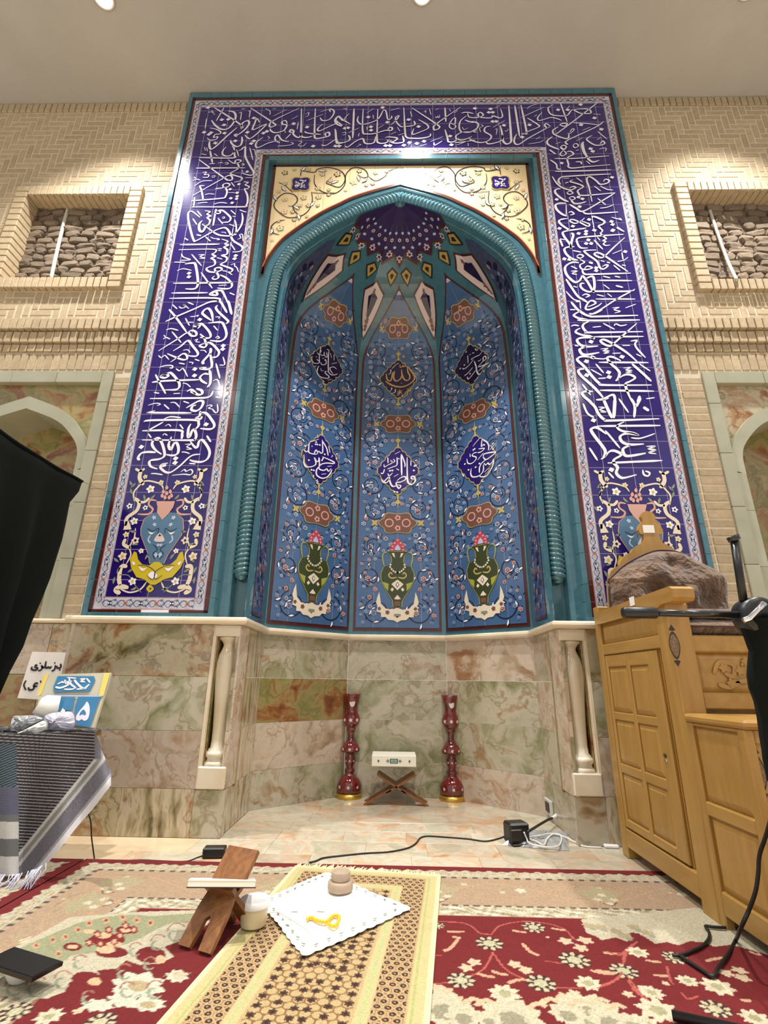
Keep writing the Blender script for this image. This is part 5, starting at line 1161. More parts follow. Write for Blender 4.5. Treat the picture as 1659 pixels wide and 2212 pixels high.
def inlay(cx, cz, y, par, k=1.):
    A = Art(); w_, h = .021*k, .052*k
    o = [(cx+w_*math.sin(t)*(1 if abs(math.sin(t)) else 1), cz+h*math.cos(t)*(.55+.45*abs(math.cos(t)))) for t in np.linspace(0, 2*math.pi, 24, endpoint=False)]
    A.poly('dark_inlay', o, 1); A.poly('inlay_grain', [(cx+(a-cx)*.82, cz+(b-cz)*.82) for a, b in o], 2)
    for s in (-1, 1): A.poly('dark_inlay', [(cx, cz+s*(h+.026*k)), (cx+.013*k, cz+s*(h+.006*k)), (cx+.004*k, cz+s*(h+.002*k)), (cx-.004*k, cz+s*(h+.002*k)), (cx-.013*k, cz+s*(h+.006*k))], 1)
    A.build('diamond_inlay', par, lambda q, l: (q[0], y-l*.3, q[1]))
c = onY(1457, 1394, 1.97); inlay(c[0], c[2], 1.97, pul)
# steps
def step(y0, y1, zt, zs, nm):
    st = MB().bbox(X0+.014, X1-.014, y0+.012, y1, .05, zt-.028, .003).build(nm, 'wood', pul)
    ov = .022
    MB().bbox(X0-.008, X1+.008, y0-ov, y1, zt-.028, zt, .009).build('tread', 'wood_side', st)
    for a, b in ((y0, y0+.036), (y1-.034, y1-.002)): wp('stile', X0, X0+.03, a, b, 0, zt-.028, 'wood', .004, st)
    hs = [.045]+zs+[zt-.028]
    for a, b in zip(hs[0::2], hs[1::2]): wp('rail', X0, X0+.03, y0+.036, y1-.034, a, b, 'wood_side', .005, st)
    for a, b in zip(hs[1::2], hs[2::2]): side_panel(st, y0+.036, y1-.034, a, b)
    wp('stile', X1-.03, X1, y0, y0+.036, 0, zt-.028, 'wood', .004, st)
    for a, b in ((.045, .10), (zt-.07, zt-.028)): wp('front_rail', X0+.03, X1-.03, y0, y0+.02, a, b, 'wood_side', .004, st)
    front_panel(st, X0+.03, X1-.03, .10, zt-.07, y0+.004)
    return st
s1 = step(1.655, 1.968, .648, [.115, .328, .372, .608], 'upper_step')
c = onY(1645, 1680, 1.655); inlay(c[0], .50, 1.66, s1, .95)
s2 = step(1.32, 1.653, .345, [.115, .31], 'lower_step')
# scalloped back board with crown
crest = [(290, 1080), (288, 1000), (300, 920), (330, 845), (380, 803), (424, 792), (432, 740), (470, 685), (520, 648), (556, 640), (580, 590), (640, 548), (700, 512), (712, 470), (708, 418), (668, 408), (640, 362), (660, 305), (698, 255), (676, 205), (694, 160), (748, 138)]
YB = 2.655; q = [onY(1260+a/5.53, 1080+b/5.53, YB) for a, b in crest]; axc = q[-1][0]+.002
left = [(p[0], p[2]) for p in q]; outl = [(1.10, .92)]+left+[(2*axc-a, b) for a, b in left[::-1][1:]]+[(2*axc-1.10, .92)]
MB().prism(outl, lambda a, b: (a, YB-.012, b), lambda a, b: (a, YB+.014, b)).build('backrest', 'wood', pul)
def note(cx, cz, y, w_, h, lab): return tag(MB().bbox(cx-w_/2, cx+w_/2, y-.002, y, cz-h/2, cz+h/2, .0005).build('paper_label', 'paper'), lab, 'label')
c = onY(1401, 1143, YB-.012); note(c[0], c[2], YB-.0125, .062, .044, 'white paper label stuck on the crown of the pulpit backrest')
c = onX(1366, 1299, X0-.012); tag(MB().bbox(X0-.0145, X0-.0125, c[1]-.022, c[1]+.022, c[2]-.019, c[2]+.019, .0005).build('paper_label', 'paper'), 'small white paper label stuck on the pulpit armrest', 'label')
# cushions
def pillow(name, outline, y, depth, m, label, bumps, n=22, tufts=()):
    P = np.array(outline); cx, cz = P.mean(0); ring = [np.array(p) for p in smooth_path(outline, n=6, closed=True)]; R = len(ring); K = 14; mb = MB()
    for sd in (1, -1):
        rows = []
        for k in range(K+1):
            f = k/K; row = []
            for p in ring:
                a = np.array([cx, cz])+(p-np.array([cx, cz]))*(1-f); d = depth*(1-(1-f)**2.6)**.5 if f < 1 else depth
                if sd > 0:
                    d *= 1+.14*math.sin(a[0]*bumps+2)*math.cos(a[1]*bumps*.8)
                    for (tx, tz, tr, td) in tufts: d -= td*math.exp(-((a[0]-tx)**2+(a[1]-tz)**2)/(tr*tr))
                row.append((a[0], y-sd*d*(1 if sd > 0 else .35), a[1]))
            rows.append(row+[row[0]])
        mb.grid(rows, 0, True)
    return mb, ring
oy = 2.50
o = [onY(*p, oy)[[0, 2]] for p in ((1312, 1262), (1318, 1248), (1352, 1218), (1404, 1193), (1440, 1190), (1470, 1197), (1515, 1222), (1560, 1250), (1566, 1300), (1568, 1345), (1500, 1372), (1390, 1372), (1325, 1340))]
tf = [tuple(onY(*p, oy)[[0, 2]])+(.05, .045) for p in ((1432, 1225), (1390, 1285), (1500, 1300))]+[tuple(onY(1430, 1247, oy)[[0, 2]])+(.16, .02)]
mb, ring = pillow('back_cushion', o, oy, .13, 'velvet', '', 24, tufts=tf)
bc = empty('back_cushion', (1.38, 2.5, 1.0)); tag(bc, 'brown tufted plush cushion leaning against the pulpit backrest', 'cushion', 'pulpit cushions')
mb.build('plush', 'velvet', bc); MB().tube([(p[0], oy-.012, p[1]) for p in ring]+[(ring[0][0], oy-.012, ring[0][1])], .005, 6).build('piping', 'velvet_dark', bc)
def flat_cushion(x0, x1, y0, y1, z0, z1, lab, seed):
    t = empty('seat_cushion', ((x0+x1)/2, (y0+y1)/2, z0)); tag(t, lab, 'cushion', 'pulpit cushions')
    n = 26; mb = MB(); random.seed(seed)
    for sd in (0, 1):
        rows = []
        for i in range(n+1):
            r = []
            for j in range(n+1):
                u, v = -1+2*i/n, -1+2*j/n
                e = (max(0, 1-abs(u)**6)*max(0, 1-abs(v)**6))**.5
                zc = (z0+z1)/2; h = (z1-z0)/2*e*(1+.10*math.sin(9*u+seed)*math.sin(7*v))
                bul = .012*(1-abs(u)**2)
                r.append(((x0+x1)/2+u*(x1-x0)/2, (y0+y1)/2+v*(y1-y0)/2+(0 if abs(v) < .99 else 0), zc+(h if sd else -h)))
            rows.append(r)
        mb.grid(rows, 0, True)
    mb.build('plush', 'velvet', t)
    MB().tube([(x0, y0, (z0+z1)/2), (x1, y0, (z0+z1)/2)], .004, 6).build('piping', 'velvet_dark', t)
flat_cushion(1.10, 1.66, 1.99, 2.48, .93, 1.0, 'flat brown plush cushion lying on the pulpit seat, lower of the two', 1)
flat_cushion(1.11, 1.65, 2.01, 2.46, .995, 1.045, 'flat brown plush cushion on the pulpit seat, upper of the two', 2)
# ================================================================== CARPETS (woven patterns as thread colours)
def cgrid(name, P, Cc, m, parent=None, smooth=True):
    """P (R,C,3) points, Cc (R,C,3) sRGB 0..255 thread colours"""
    R, Cn = P.shape[:2]; me = bpy.data.meshes.new(name)
    idx = np.arange(R*Cn).reshape(R, Cn); q = np.stack([idx[:-1, :-1], idx[:-1, 1:], idx[1:, 1:], idx[1:, :-1]], -1).reshape(-1, 4)
    me.vertices.add(R*Cn); me.vertices.foreach_set('co', P.reshape(-1).astype(np.float32))
    me.loops.add(q.size); me.loops.foreach_set('vertex_index', q.reshape(-1).astype(np.int32))
    me.polygons.add(len(q)); me.polygons.foreach_set('loop_start', np.arange(0, q.size, 4, dtype=np.int32)); me.polygons.foreach_set('loop_total', np.full(len(q), 4, np.int32))
    me.polygons.foreach_set('use_smooth', np.ones(len(q), bool))
    c = Cc.reshape(-1, 3)/255.; lin = np.where(c <= .04045, c/12.92, ((c+.055)/1.055)**2.4)
    at = me.color_attributes.new('Col', 'FLOAT_COLOR', 'POINT'); at.data.foreach_set('color', np.concatenate([lin, np.ones((len(lin), 1))], 1).astype(np.float32).reshape(-1))
    me.materials.append(MATS[m]); me.update(); me.validate(); return link(name, me, parent)
class Weave:
    def __init__(s, x0, x1, y0, y1, res, base):
        s.x = np.arange(x0, x1+res/2, res); s.y = np.arange(y0, y1+res/2, res); s.X, s.Y = np.meshgrid(s.x, s.y); s.C = np.zeros(s.X.shape+(3,)); s.C[:] = base; s.res = res
    def sub(s, a0, a1, b0, b1):
        i0, i1 = np.searchsorted(s.y, [b0, b1]); j0, j1 = np.searchsorted(s.x, [a0, a1]); return slice(max(0, i0-1), i1+1), slice(max(0, j0-1), j1+1)
    def mask(s, m, col): s.C[m] = col
    def poly(s, pts, col):
        P = np.array(pts); sl = s.sub(P[:, 0].min(), P[:, 0].max(), P[:, 1].min(), P[:, 1].max()); X, Y = s.X[sl], s.Y[sl]
        if X.size == 0: return
        ins = np.zeros(X.shape, bool); n = len(P)
        for i in range(n):
            (x0, y0), (x1, y1) = P[i], P[(i+1) % n]
            if y0 == y1: continue
            ins ^= ((y0 > Y) != (y1 > Y)) & (X < (x1-x0)*(Y-y0)/(y1-y0)+x0)
        s.C[sl][ins] = col
    def ell(s, cx, cy, rx, ry, col, rot=0.): s.poly(disc(cx, cy, rx, ry, 16, rot), col)
    def flo(s, cx, cy, r, col, k=6, depth=.35, rot=0., ry=1.): s.poly([(a, cy+(b-cy)*ry) for a, b in flower(cx, cy, r, k, depth, 4, rot)], col)
    def line(s, pts, w_, col, sm=True):
        for q in ribbon(smooth_path(pts, n=6) if sm and len(pts) > 2 else pts, w_, .3): s.poly(q, col)
    def noise(s, amt, seed=1): s.C = np.clip(s.C*(1+np.random.default_rng(seed).uniform(-amt, amt, s.X.shape)[..., None]), 0, 255)
RED = (112, 15, 20); CRM = (190, 183, 158); PEACH = (172, 147, 120); GRN = (150, 152, 118); GRY = (132, 134, 116); DRK = (70, 40, 42); PNK = (206, 140, 116)
G = lambda x, y: tuple(onZ(x, y, .01)[:2])
def border_bands(W, d, t, seed):
    """d distance from the carpet's edge, t running coordinate"""
    C = W.C; r = np.random.default_rng(seed)
    C[d < .46] = CRM
    C[d < .036] = RED
    wob = .006*np.sin(t*130)+.004*np.sin(t*61+1)
    C[(d > .036) & (d < .046+wob)] = RED
    m = (d > .05) & (d < .105); bl = .8*np.sin(t*88+3*np.sin(t*19)+d*40)*np.sin(d*170+2*np.sin(t*37))+.5*np.sin(t*45+d*120)
    C[m & (bl > .62)] = (166, 158, 124); C[m & (bl < -.7)] = (184, 150, 120)
    C[m & (np.abs(bl) < .06)] = (150, 140, 120)
    m = (d > .108) & (d < .128); C[m] = (176, 158, 128); C[m & (np.sin(t*150) > .1)] = (92, 72, 66)
    m = (d > .128) & (d < .372); C[m] = PEACH
    m = (d > .37) & (d < .381); C[m & (np.sin(t*170) > -.4)] = (104, 84, 72)
    m = (d > .384) & (d < .455); bl = .9*np.sin(t*80+3*np.sin(t*23)-d*60)*np.sin(d*150+2*np.sin(t*41))+.5*np.sin(t*52-d*140)
    C[m] = (192, 184, 156); C[m & (bl > .62)] = (154, 144, 110); C[m & (bl < -.5)] = (214, 210, 190); C[m & (np.abs(bl-.3) < .07)] = (140, 130, 108)
    C[(d > .452) & (d < .46)] = (160, 120, 100)
def motif_row(W, fn, n, ln, seed):
    """palmettes and curled leaves along the main border; fn(t, d) -> (x, y)"""
    r = np.random.default_rng(seed)
    for i in range(n):
        t = (i+.5)*ln/n
        big = i % 2 == 0
        c = fn(t, .25)
        if big:
            for dx, dd, rr in ((-.05, .24, .035), (.05, .24, .035), (0, .29, .045), (0, .22, .04), (-.035, .29, .03), (.035, .29, .03)):
                W.flo(*fn(t+dx, dd), rr, (168, 158, 124), 5, .3)
            for dx, dd in ((-.03, .30), (.03, .30), (0, .335), (0, .26)): W.flo(*fn(t+dx, dd), .018, (204, 196, 172), 5, .4)
            W.line([fn(t-.03, .32), fn(t, .35), fn(t+.03, .32)], .006, (96, 84, 76)); W.line([fn(t-.08, .2), fn(t-.04, .17), fn(t+.04, .17), fn(t+.08, .2)], .008, (150, 140, 112))
        else:
            W.line([fn(t-.07, .23), fn(t-.03, .19), fn(t+.02, .21), fn(t+.03, .27), fn(t-.01, .30)], .013, (168, 156, 124)); W.flo(*fn(t+.01, .235), .024, (212, 200, 176), 5, .4)
        for k in range(5):
            W.flo(*fn(t+r.uniform(-.5, .5)*ln/n, r.uniform(.15, .36)), r.uniform(.008, .016), [(186, 150, 116), (176, 140, 104), (196, 182, 150), (160, 150, 124)][k % 4], 4, .4)
    for ph, cc in ((0, (186, 148, 112)), (math.pi, (192, 156, 120))):
        pts = [fn(t, .25+.075*math.sin(t*9+ph)) for t in np.arange(0, ln, .03)]; W.line(pts, .005, cc, False)
XL, YT = -1.335, 2.45
W = Weave(XL, 2.25, 1.15, YT, .0042, RED)
dx, dy = W.X-XL, YT-W.Y; d = np.minimum(dx, dy); t = np.where(dy <= dx, W.X, W.Y)
border_bands(W, d, t, 1)
motif_row(W, lambda t, d_: (XL+.13+t, YT-d_), 11, 3.3, 3); motif_row(W, lambda t, d_: (XL+d_, YT-.3-t), 4, 1.0, 5)
# corner piece of the field: lobed sage and cream arabesque (photo detail coordinates)
K = lambda pts: [G(a/3.318, 1800+b/3.318) for a, b in pts]
W.poly(K([(-400, 1160), (0, 1165), (150, 1170), (330, 1185), (460, 1135), (500, 1060), (620, 1080), (730, 1030), (690, 980), (850, 965), (900, 905), (1000, 940), (1150, 930), (1250, 880), (1180, 810), (1290, 770), (1400, 710), (1500, 640), (1500, 545), (1000, 560), (500, 600), (60, 840), (-400, 900)]), CRM)
W.poly(K([(-400, 930), (80, 850), (230, 780), (420, 700), (560, 640), (740, 600), (900, 580), (1100, 590), (1500, 565), (1480, 640), (1230, 640), (1130, 680), (1010, 750), (880, 800), (700, 850), (520, 870), (400, 950), (200, 1010), (-400, 1030)]), GRN)
for e in ((620, 1040, 110, 55), (1080, 870, 110, 60), (800, 850, 120, 40), (770, 760, 130, 45), (900, 690, 70, 30), (520, 810, 70, 30)):
    W.poly(K(disc(*e[:2], e[2], e[3], 14)), RED)
for e in ((680, 1060, 50, 30), (1150, 900, 40, 30), (740, 730, 60, 22), (900, 690, 40, 18), (760, 830, 70, 30), (640, 700, 40, 18), (820, 790, 60, 18), (520, 810, 40, 16)): W.poly(K(disc(*e[:2], e[2], e[3], 12)), (206, 176, 138))
for e in ((990, 1090, 210, 110), (700, 1230, 130, 50), (1060, 1220, 140, 60), (1270, 1020, 90, 50), (880, 1190, 120, 60)): W.poly(K(flower(e[0], e[1], e[2], 7, .3)), (198, 200, 178)) if e[2] > 1e9 else W.poly(K([(e[0]+(a-e[0]), e[1]+(b-e[1])*e[3]/e[2]) for a, b in flower(e[0], e[1], e[2], 8, .28)]), (200, 202, 180))
for e in ((990, 1090, 80, 40), (1270, 1015, 34, 20), (1060, 1225, 60, 26)): W.poly(K(disc(*e[:2], e[2], e[3], 12)), (176, 160, 122))
for a, b, r in ((1250, 720, 60), (1120, 790, 50), (960, 840, 44), (1380, 680, 44), (440, 1060, 60), (250, 1110, 70), (90, 1110, 60), (560, 930, 44), (1060, 940, 40), (880, 1000, 50), (1100, 1130, 60), (900, 1130, 50), (620, 1180, 40)):
    W.line(K(arc(a, b, r, .5, 5.2, 12, r*.3)), .007, (140, 148, 124), False); W.line(K(arc(a+18, b-10, r*1.15, 3.3, 5.6, 8)), .006, (160, 110, 92), False)
for a, b in ((640, 640), (560, 690), (470, 740), (380, 760), (260, 800), (760, 620), (880, 600), (980, 620), (420, 860), (300, 900), (180, 930), (1080, 640)):
    W.poly(K(flower(a, b, 30, 5, .4)), (196, 160, 124)); W.poly(K(flower(a, b, 13, 5, .3)), (130, 40, 36))
for a, b in ((700, 720), (780, 690), (860, 730), (820, 770), (720, 790), (640, 780), (900, 660), (960, 690)):
    W.poly(K(flower(a, b, 34, 6, .35)), (132, 30, 32)); W.poly(K(flower(a, b, 18, 5, .35)), (206, 170, 136))
rr = np.random.default_rng(4)
for _ in range(150):
    a, b = rr.uniform(-50, 1450), rr.uniform(640, 1180); x, y = G(a/3.318, 1800+b/3.318); j = int((x-XL)/.0042); i = int((y-1.15)/.0042)
    if 0 <= i < W.C.shape[0] and 0 <= j < W.C.shape[1] and W.C[i, j, 1] > 190: W.line([(x, y), (x+rr.uniform(-.02, .02), y+rr.uniform(-.015, .015))], .005, (150, 156, 136))
# flowers and stems strewn over the red field
K8 = lambda a, b: G(880+a/3.19, 1720+b/3.19)
def rosette(x, y, r, kind):
    r *= .74
    if kind == 0:
        W.flo(x, y, r, (58, 34, 34), 9, .18); 
        for k in range(9): an = 2*math.pi*k/9; W.ell(x+.72*r*math.cos(an), y+.72*r*math.sin(an), r*.22, r*.15, (200, 184, 150), an)
        W.flo(x, y, r*.48, (188, 184, 150), 6, .2)
    elif kind == 1: W.flo(x, y, r, (204, 196, 168), 8, .35); W.flo(x, y, r*.4, (164, 160, 124), 5, .2)
    else: W.flo(x, y, r, (206, 184, 154), 5, .4)
def stem(pts): W.line([K8(*p) for p in pts], .006, (178, 88, 78))
for s_ in ([(580, 950), (640, 890), (800, 860), (990, 880), (1090, 920), (1150, 985)], [(580, 950), (500, 940), (450, 900), (380, 870), (200, 860)], [(590, 1070), (540, 1170), (470, 1220), (370, 1265)], [(590, 1075), (680, 1190), (840, 1270), (1000, 1310), (1200, 1320)], [(940, 1130), (1070, 1150)], [(1580, 1000), (1500, 1070), (1490, 1160)], [(1330, 1300), (1440, 1260), (1490, 1210)], [(160, 1290), (300, 1280)], [(1520, 1260), (1570, 1340), (1659, 1400)], [(690, 1430), (700, 1480)], [(100, 1110), (240, 1090)], [(1380, 1080), (1480, 1080)]): stem(s_)
for a, b, r, k in ((565, 1010, .058, 0), (870, 900, .052, 0), (1150, 1125, .062, 0), (370, 1265, .052, 0), (920, 1285, .056, 0), (1490, 1200, .054, 0), (670, 1355, .058, 1), (1245, 1285, .05, 1), (1090, 995, .034, 2), (1225, 990, .036, 2), (1195, 1042, .034, 2), (460, 1140, .03, 2), (405, 1178, .03, 2), (740, 1155, .03, 2), (820, 1195, .03, 2), (1590, 1070, .042, 1), (210, 890, .03, 0), (200, 1320, .03, 2), (270, 1340, .03, 2), (330, 1400, .035, 2), (965, 968, .01, 2), (1520, 1360, .022, 2), (1650, 1340, .04, 1), (1640, 1560, .05, 1), (1080, 1380, .03, 2), (1150, 1360, .03, 2)): rosette(*K8(a, b), r, k)
for a, b, w1, w2 in ((300, 1040, -50, 60), (850, 1070, 60, 60), (540, 1235, 60, 20), (750, 1265, 60, -20), (1340, 1215, 80, 20), (1040, 915, 50, 10), (340, 970, 30, 5), (770, 930, 50, 10), (1400, 1080, 50, 5), (330, 930, 60, 0), (640, 1220, 60, 20)):
    W.line([K8(a-w1, b-w2), K8(a, b), K8(a+w1, b+.4*w2)], .012, (198, 160, 128))
for a, b, r in ((250, 1460, .09), (720, 1520, .10), (1250, 1490, .11), (1110, 1490, .06), (1400, 1540, .07), (390, 1510, .06), (560, 1530, .04), (1560, 1560, .05)):
    r *= .8; W.flo(*K8(a, b), r, (196, 190, 162), 9, .25); W.flo(*K8(a, b+20), r*.45, (150, 144, 120), 7, .2)
for a, b in ((450, 1400), (980, 1400), (1180, 1410), (1330, 1400), (1440, 1440), (900, 1430), (540, 1410)): W.line([K8(a-70, b+30), K8(a, b-8), K8(a+60, b+18)], .016, (200, 180, 146))
for a, b, r, k in ((110, 1275, .05, 0), (350, 1310, .045, 1), (720, 1350, .05, 0), (1290, 1015, .03, 2), (560, 1270, .02, 2)): rosette(*G(a/3.318, 1800+b/3.318), r, k)
W.poly([G(*q) for q in ((1255, 1985), (1261, 1999), (1267, 2015), (1284, 2020), (1300, 2030), (1330, 2024), (1355, 2033), (1361, 2013), (1380, 2016), (1399, 2027), (1416, 2038), (1440, 2034), (1466, 2041), (1490, 2032), (1521, 2035), (1543, 2044), (1580, 2040), (1618, 2050), (1659, 2062), (1720, 2080), (1720, 1985), (1500, 1960))], CRM)
K5 = lambda a, b: G(1200+a/3.614, 1600+b/3.614)
for q in ([(640, 1560), (560, 1640), (530, 1740)], [(320, 1930), (460, 1870), (520, 1800)], [(560, 1830), (650, 1960), (780, 2120)], [(870, 1760), (890, 1850), (920, 1900)], [(1290, 1950), (1430, 1955)], [(980, 1960), (1030, 2010), (1110, 1990)], [(400, 1640), (500, 1670), (560, 1620)]): W.line([K5(*v) for v in q], .006, (178, 88, 78))
for a, b, r, k in ((640, 1648, .045, 1), (750, 1962, .045, 1), (930, 1690, .05, 0), (1030, 1870, .04, 1), (1265, 1915, .06, 1), (1435, 1790, .03, 2), (1460, 1848, .03, 2), (1330, 1810, .03, 2), (1250, 2090, .05, 0), (800, 2100, .07, 1), (860, 1890, .016, 2), (570, 1975, .016, 2), (1560, 2160, .05, 1)): rosette(*K5(a, b), r, k)
for a, b, w1, w2 in ((760, 1720, 60, 12), (820, 1830, 60, 4), (1240, 1700, 70, -20), (390, 1800, 80, 14), (1560, 1660, 50, 20), (1480, 2022, 40, 2)): W.line([K5(a-w1, b-w2), K5(a, b), K5(a+w1, b+.4*w2)], .011, (198, 160, 128))
for a, b in ((1330, 900), (1440, 930), (1560, 900), (1660, 940), (1500, 960), (1250, 890)): W.flo(*K8(a, b), .024, (168, 156, 122), 6, .35); W.flo(*K8(a+30, b+22), .012, (150, 150, 130), 5, .3)
W.noise(.07)
P = np.stack([W.X, W.Y, np.full(W.X.shape, .009)], -1)
cp = empty('patterned_carpet', (.4, 1.8, 0)); tag(cp, 'large crimson floral carpet with peach border in front of the niche', 'carpet')
cgrid('pile', P, W.C, 'carpet', cp)
MB().box(XL, 2.25, 1.15, YT, .0005, .0085).build('backing', 'brown_line', cp)
W2 = Weave(-2.5, XL-.008, 1.4, YT, .006, RED); W2.C[:] = CRM
d = np.minimum(XL-.008-W2.X, YT-W2.Y); t = np.where(YT-W2.Y < XL-.008-W2.X, W2.X, W2.Y); border_bands(W2, d, t, 2); motif_row(W2, lambda t, d_: (XL-.008-d_, YT-.2-t), 4, .9, 8); W2.noise(.07, 2)
c2 = empty('patterned_carpet', (-1.9, 1.9, 0)); tag(c2, 'second red-edged floral carpet under the draped table at the left', 'carpet')
cgrid('pile', np.stack([W2.X, W2.Y, np.full(W2.X.shape, .009)], -1), W2.C, 'carpet', c2); MB().box(-2.5, XL-.008, 1.4, YT, .0005, .0085).build('backing', 'brown_line', c2)

# ---- prayer mat
ax = np.array([-.119, -.993]); wx = np.array([.993, -.119]); TL = np.array([-.428, 2.402]); RW, RL = .597, 1.25; RZ = .0155
R = Weave(0, RW, 0, RL, .0024, (184, 162, 116)); u, v = R.X, R.Y; uu = np.minimum(u, RW-u); dd = np.minimum(uu, v)
R.C[dd < .05] = (196, 182, 130); R.C[(dd > .036) & (dd < .044)] = (172, 174, 112); R.C[(dd < .012)] = (212, 203, 162)
R.C[(dd > .138) & (dd < .172)] = (194, 180, 130); R.C[(dd > .15) & (dd < .158)] = (176, 184, 128)
# hexagon lattice of the middle field and of the dotted border
def hexdist(x, y, s):
    qx, qy = x/s, y/(s*1.732/1.)
    a = (qx-np.round(qx), (qy-np.round(qy))*1.732); b = (qx-.5-np.round(qx-.5), (qy-.5-np.round(qy-.5))*1.732)
    return np.minimum(a[0]**2+a[1]**2, b[0]**2+b[1]**2), (a[0]**2+a[1]**2 < b[0]**2+b[1]**2)
fld = (uu > .178) & (v > .178)
h, wch = hexdist(u-RW/2, v, .0305); R.C[fld & (h > .19) & (h < .30)] = (132, 96, 56); R.C[fld & (h >= .30)] = (174, 148, 100)
bd = (dd > .055) & (dd < .135)
h2, _ = hexdist(u, v, .027); R.C[bd] = (186, 160, 116); R.C[bd & (h2 < .10)] = (60, 36, 26); R.C[bd & (h2 < .012)] = (170, 140, 96); R.C[bd & (h2 > .235) & (h2 < .30)] = (150, 106, 70)
def mflower(x, y, r=.0135):
    R.flo(x, y, r, (74, 44, 30), 6, .35); R.ell(x, y, r*.35, r*.35, (40, 24, 20))
cu = RW/2
for k in range(26):
    for e in (-1, 1):
        mflower(cu+e*.107, .195+k*.0396); mflower(cu+e*.0610, .215+k*.0396)
        if k > 3 and k % 6 not in (2,): mflower(cu+e*.0153, .195+k*.0396)
for k in (-2, -1, 1, 2): mflower(cu+k*.0305, .60); mflower(cu+k*.0305, .72)
R.noise(.06, 3)
wv = .0015*np.sin(v*21)+.001*np.sin(u*17+v*9)
P = np.zeros(u.shape+(3,)); P[..., 0] = TL[0]+wx[0]*u+ax[0]*v; P[..., 1] = TL[1]+wx[1]*u+ax[1]*v; P[..., 2] = RZ+wv
mt = empty('prayer_mat', (-.13, 2.0, .01)); tag(mt, 'straw-coloured prayer mat with dark flower dots and fringed end', 'prayer mat')
cgrid('mat_cloth', P, R.C, 'weave', mt)
hem = MB()
ed = [TL, TL+wx*RW, TL+wx*RW+ax*RL, TL+ax*RL]
for a, b in ((0, 1), (1, 2), (3, 0)): hem.tube([(*(ed[a]+(ed[b]-ed[a])*f), .0135) for f in np.linspace(0, 1, 8)], .0035, 6)
hem.build('hem', 'fringe', mt)
fr = MB(); rr = np.random.default_rng(12)
for k in range(96):
    p0 = TL+wx*(RW*(k+.5)/96); l = rr.uniform(.035, .055); dr = -ax+wx*rr.uniform(-.35, .35)
    fr.tube([(*p0, .014), (*(p0+dr*l*.5), .0135), (*(p0+dr*l), .012)], .0028, 5, radii=[.003, .0026, .0015])
tag(fr.build('fringe', 'fringe', mt), kind='stuff')
# ================================================================== THINGS ON AND ABOUT THE PRAYER MAT
TOPZ = .019
# ---- white lace napkin
c4 = [onZ(*p, TOPZ)[:2] for p in ((705, 1887), (886, 1965), (658, 2068), (562, 1950))]
n = 46; P = []
for i in range(n+1):
    row = []
    for j in range(n+1):
        a, b = i/n, j/n
        sa = 1+.020*abs(math.sin(a*n*.42)) if b in (0., 1.) else 1; 
        p = (c4[0]*(1-a)+c4[1]*a)*(1-b)+(c4[3]*(1-a)+c4[2]*a)*b; ctr = sum(c4)/4
        e = 1.
        if j in (0, n): e = 1+.030*abs(math.sin(a*math.pi*11))
        if i in (0, n): e = 1+.030*abs(math.sin(b*math.pi*11))
        p = ctr+(p-ctr)*e
        z = TOPZ+.0035+.0022*math.sin(a*9+b*4)+.0025*math.exp(-((a-.5)/.03)**2)+.0025*math.exp(-((b-.48)/.03)**2)
        row.append((p[0], p[1], z))
    P.append(row)
nap = empty('lace_napkin', (*(sum(c4)/4), TOPZ)); tag(nap, 'white lace-edged napkin spread diagonally on the prayer mat', 'napkin')
MB().grid(P, 0, True).build('cloth', 'lace', nap)
# openwork eyelets and embroidered sprigs along the edge
ey = MB(); ctr = sum(c4)/4
for k in range(4):
    p0, p1 = c4[k], c4[(k+1) % 4]
    for f in np.linspace(.08, .92, 8):
        p = ctr+((p0+(p1-p0)*f)-ctr)*.90; an = math.atan2(*(p1-p0)[::-1])+rng.uniform(-.5, .5); ey.add([(q[0], q[1], TOPZ+.0075) for q in disc(p[0], p[1], .009, .0035, 8, an)], [tuple(range(8))])
tag(ey.build('eyelet', 'leaf_grey', nap), kind='stuff')
nz = TOPZ+.008
# ---- clay prayer stone in its round holder
c = onZ(735, 1922, nz); tb = empty('prayer_stone_holder', (c[0], c[1], nz)); tag(tb, 'round two-tier clay prayer stone holder at the top of the napkin', 'prayer stone')
MB().lathe([(.0, 0), (.043, 0), (.046, .004), (.046, .024), (.042, .029), (.036, .030), (.0, .030)], c[0], c[1], nz, 32).build('base_ring', 'clay', tb)
MB().lathe([(.0, .030), (.032, .030), (.034, .034), (.035, .056), (.033, .059), (.029, .059), (.028, .050), (.0, .048)], c[0], c[1], nz, 32).build('cup', 'clay', tb)
# ---- amber prayer beads
pts = [onZ(350+a/2.633, 1800+b/2.633, nz+.005) for a, b in ((828, 488), (850, 478), (875, 492), (905, 502), (935, 504), (950, 490), (968, 474), (990, 466), (1008, 474), (1004, 496), (994, 520), (972, 530), (952, 518), (938, 506))]
path = np.array(smooth_path([p for p in pts], n=12)); L = np.concatenate([[0], np.cumsum(np.linalg.norm(np.diff(path, axis=0), axis=1))])
bd = empty('prayer_beads', tuple(pts[6])); tag(bd, 'string of amber yellow prayer beads looped on the napkin', 'prayer beads')
bead = MB().lathe([(.0, -.0058), (.0035, -.005), (.0056, -.002), (.0058, 0), (.0056, .002), (.0035, .005), (.0, .0058)], 0, 0, 0, 10).mesh('bead', 'bead')
nb = int(L[-1]/.0105)
for k in range(nb):
    s_ = L[-1]*k/nb; p = [np.interp(s_, L, path[:, i]) for i in range(3)]; link('bead', bead, bd, p)
MB().tube([tuple(p) for p in path[::3]], .0012, 5).build('cord', 'bead', bd)
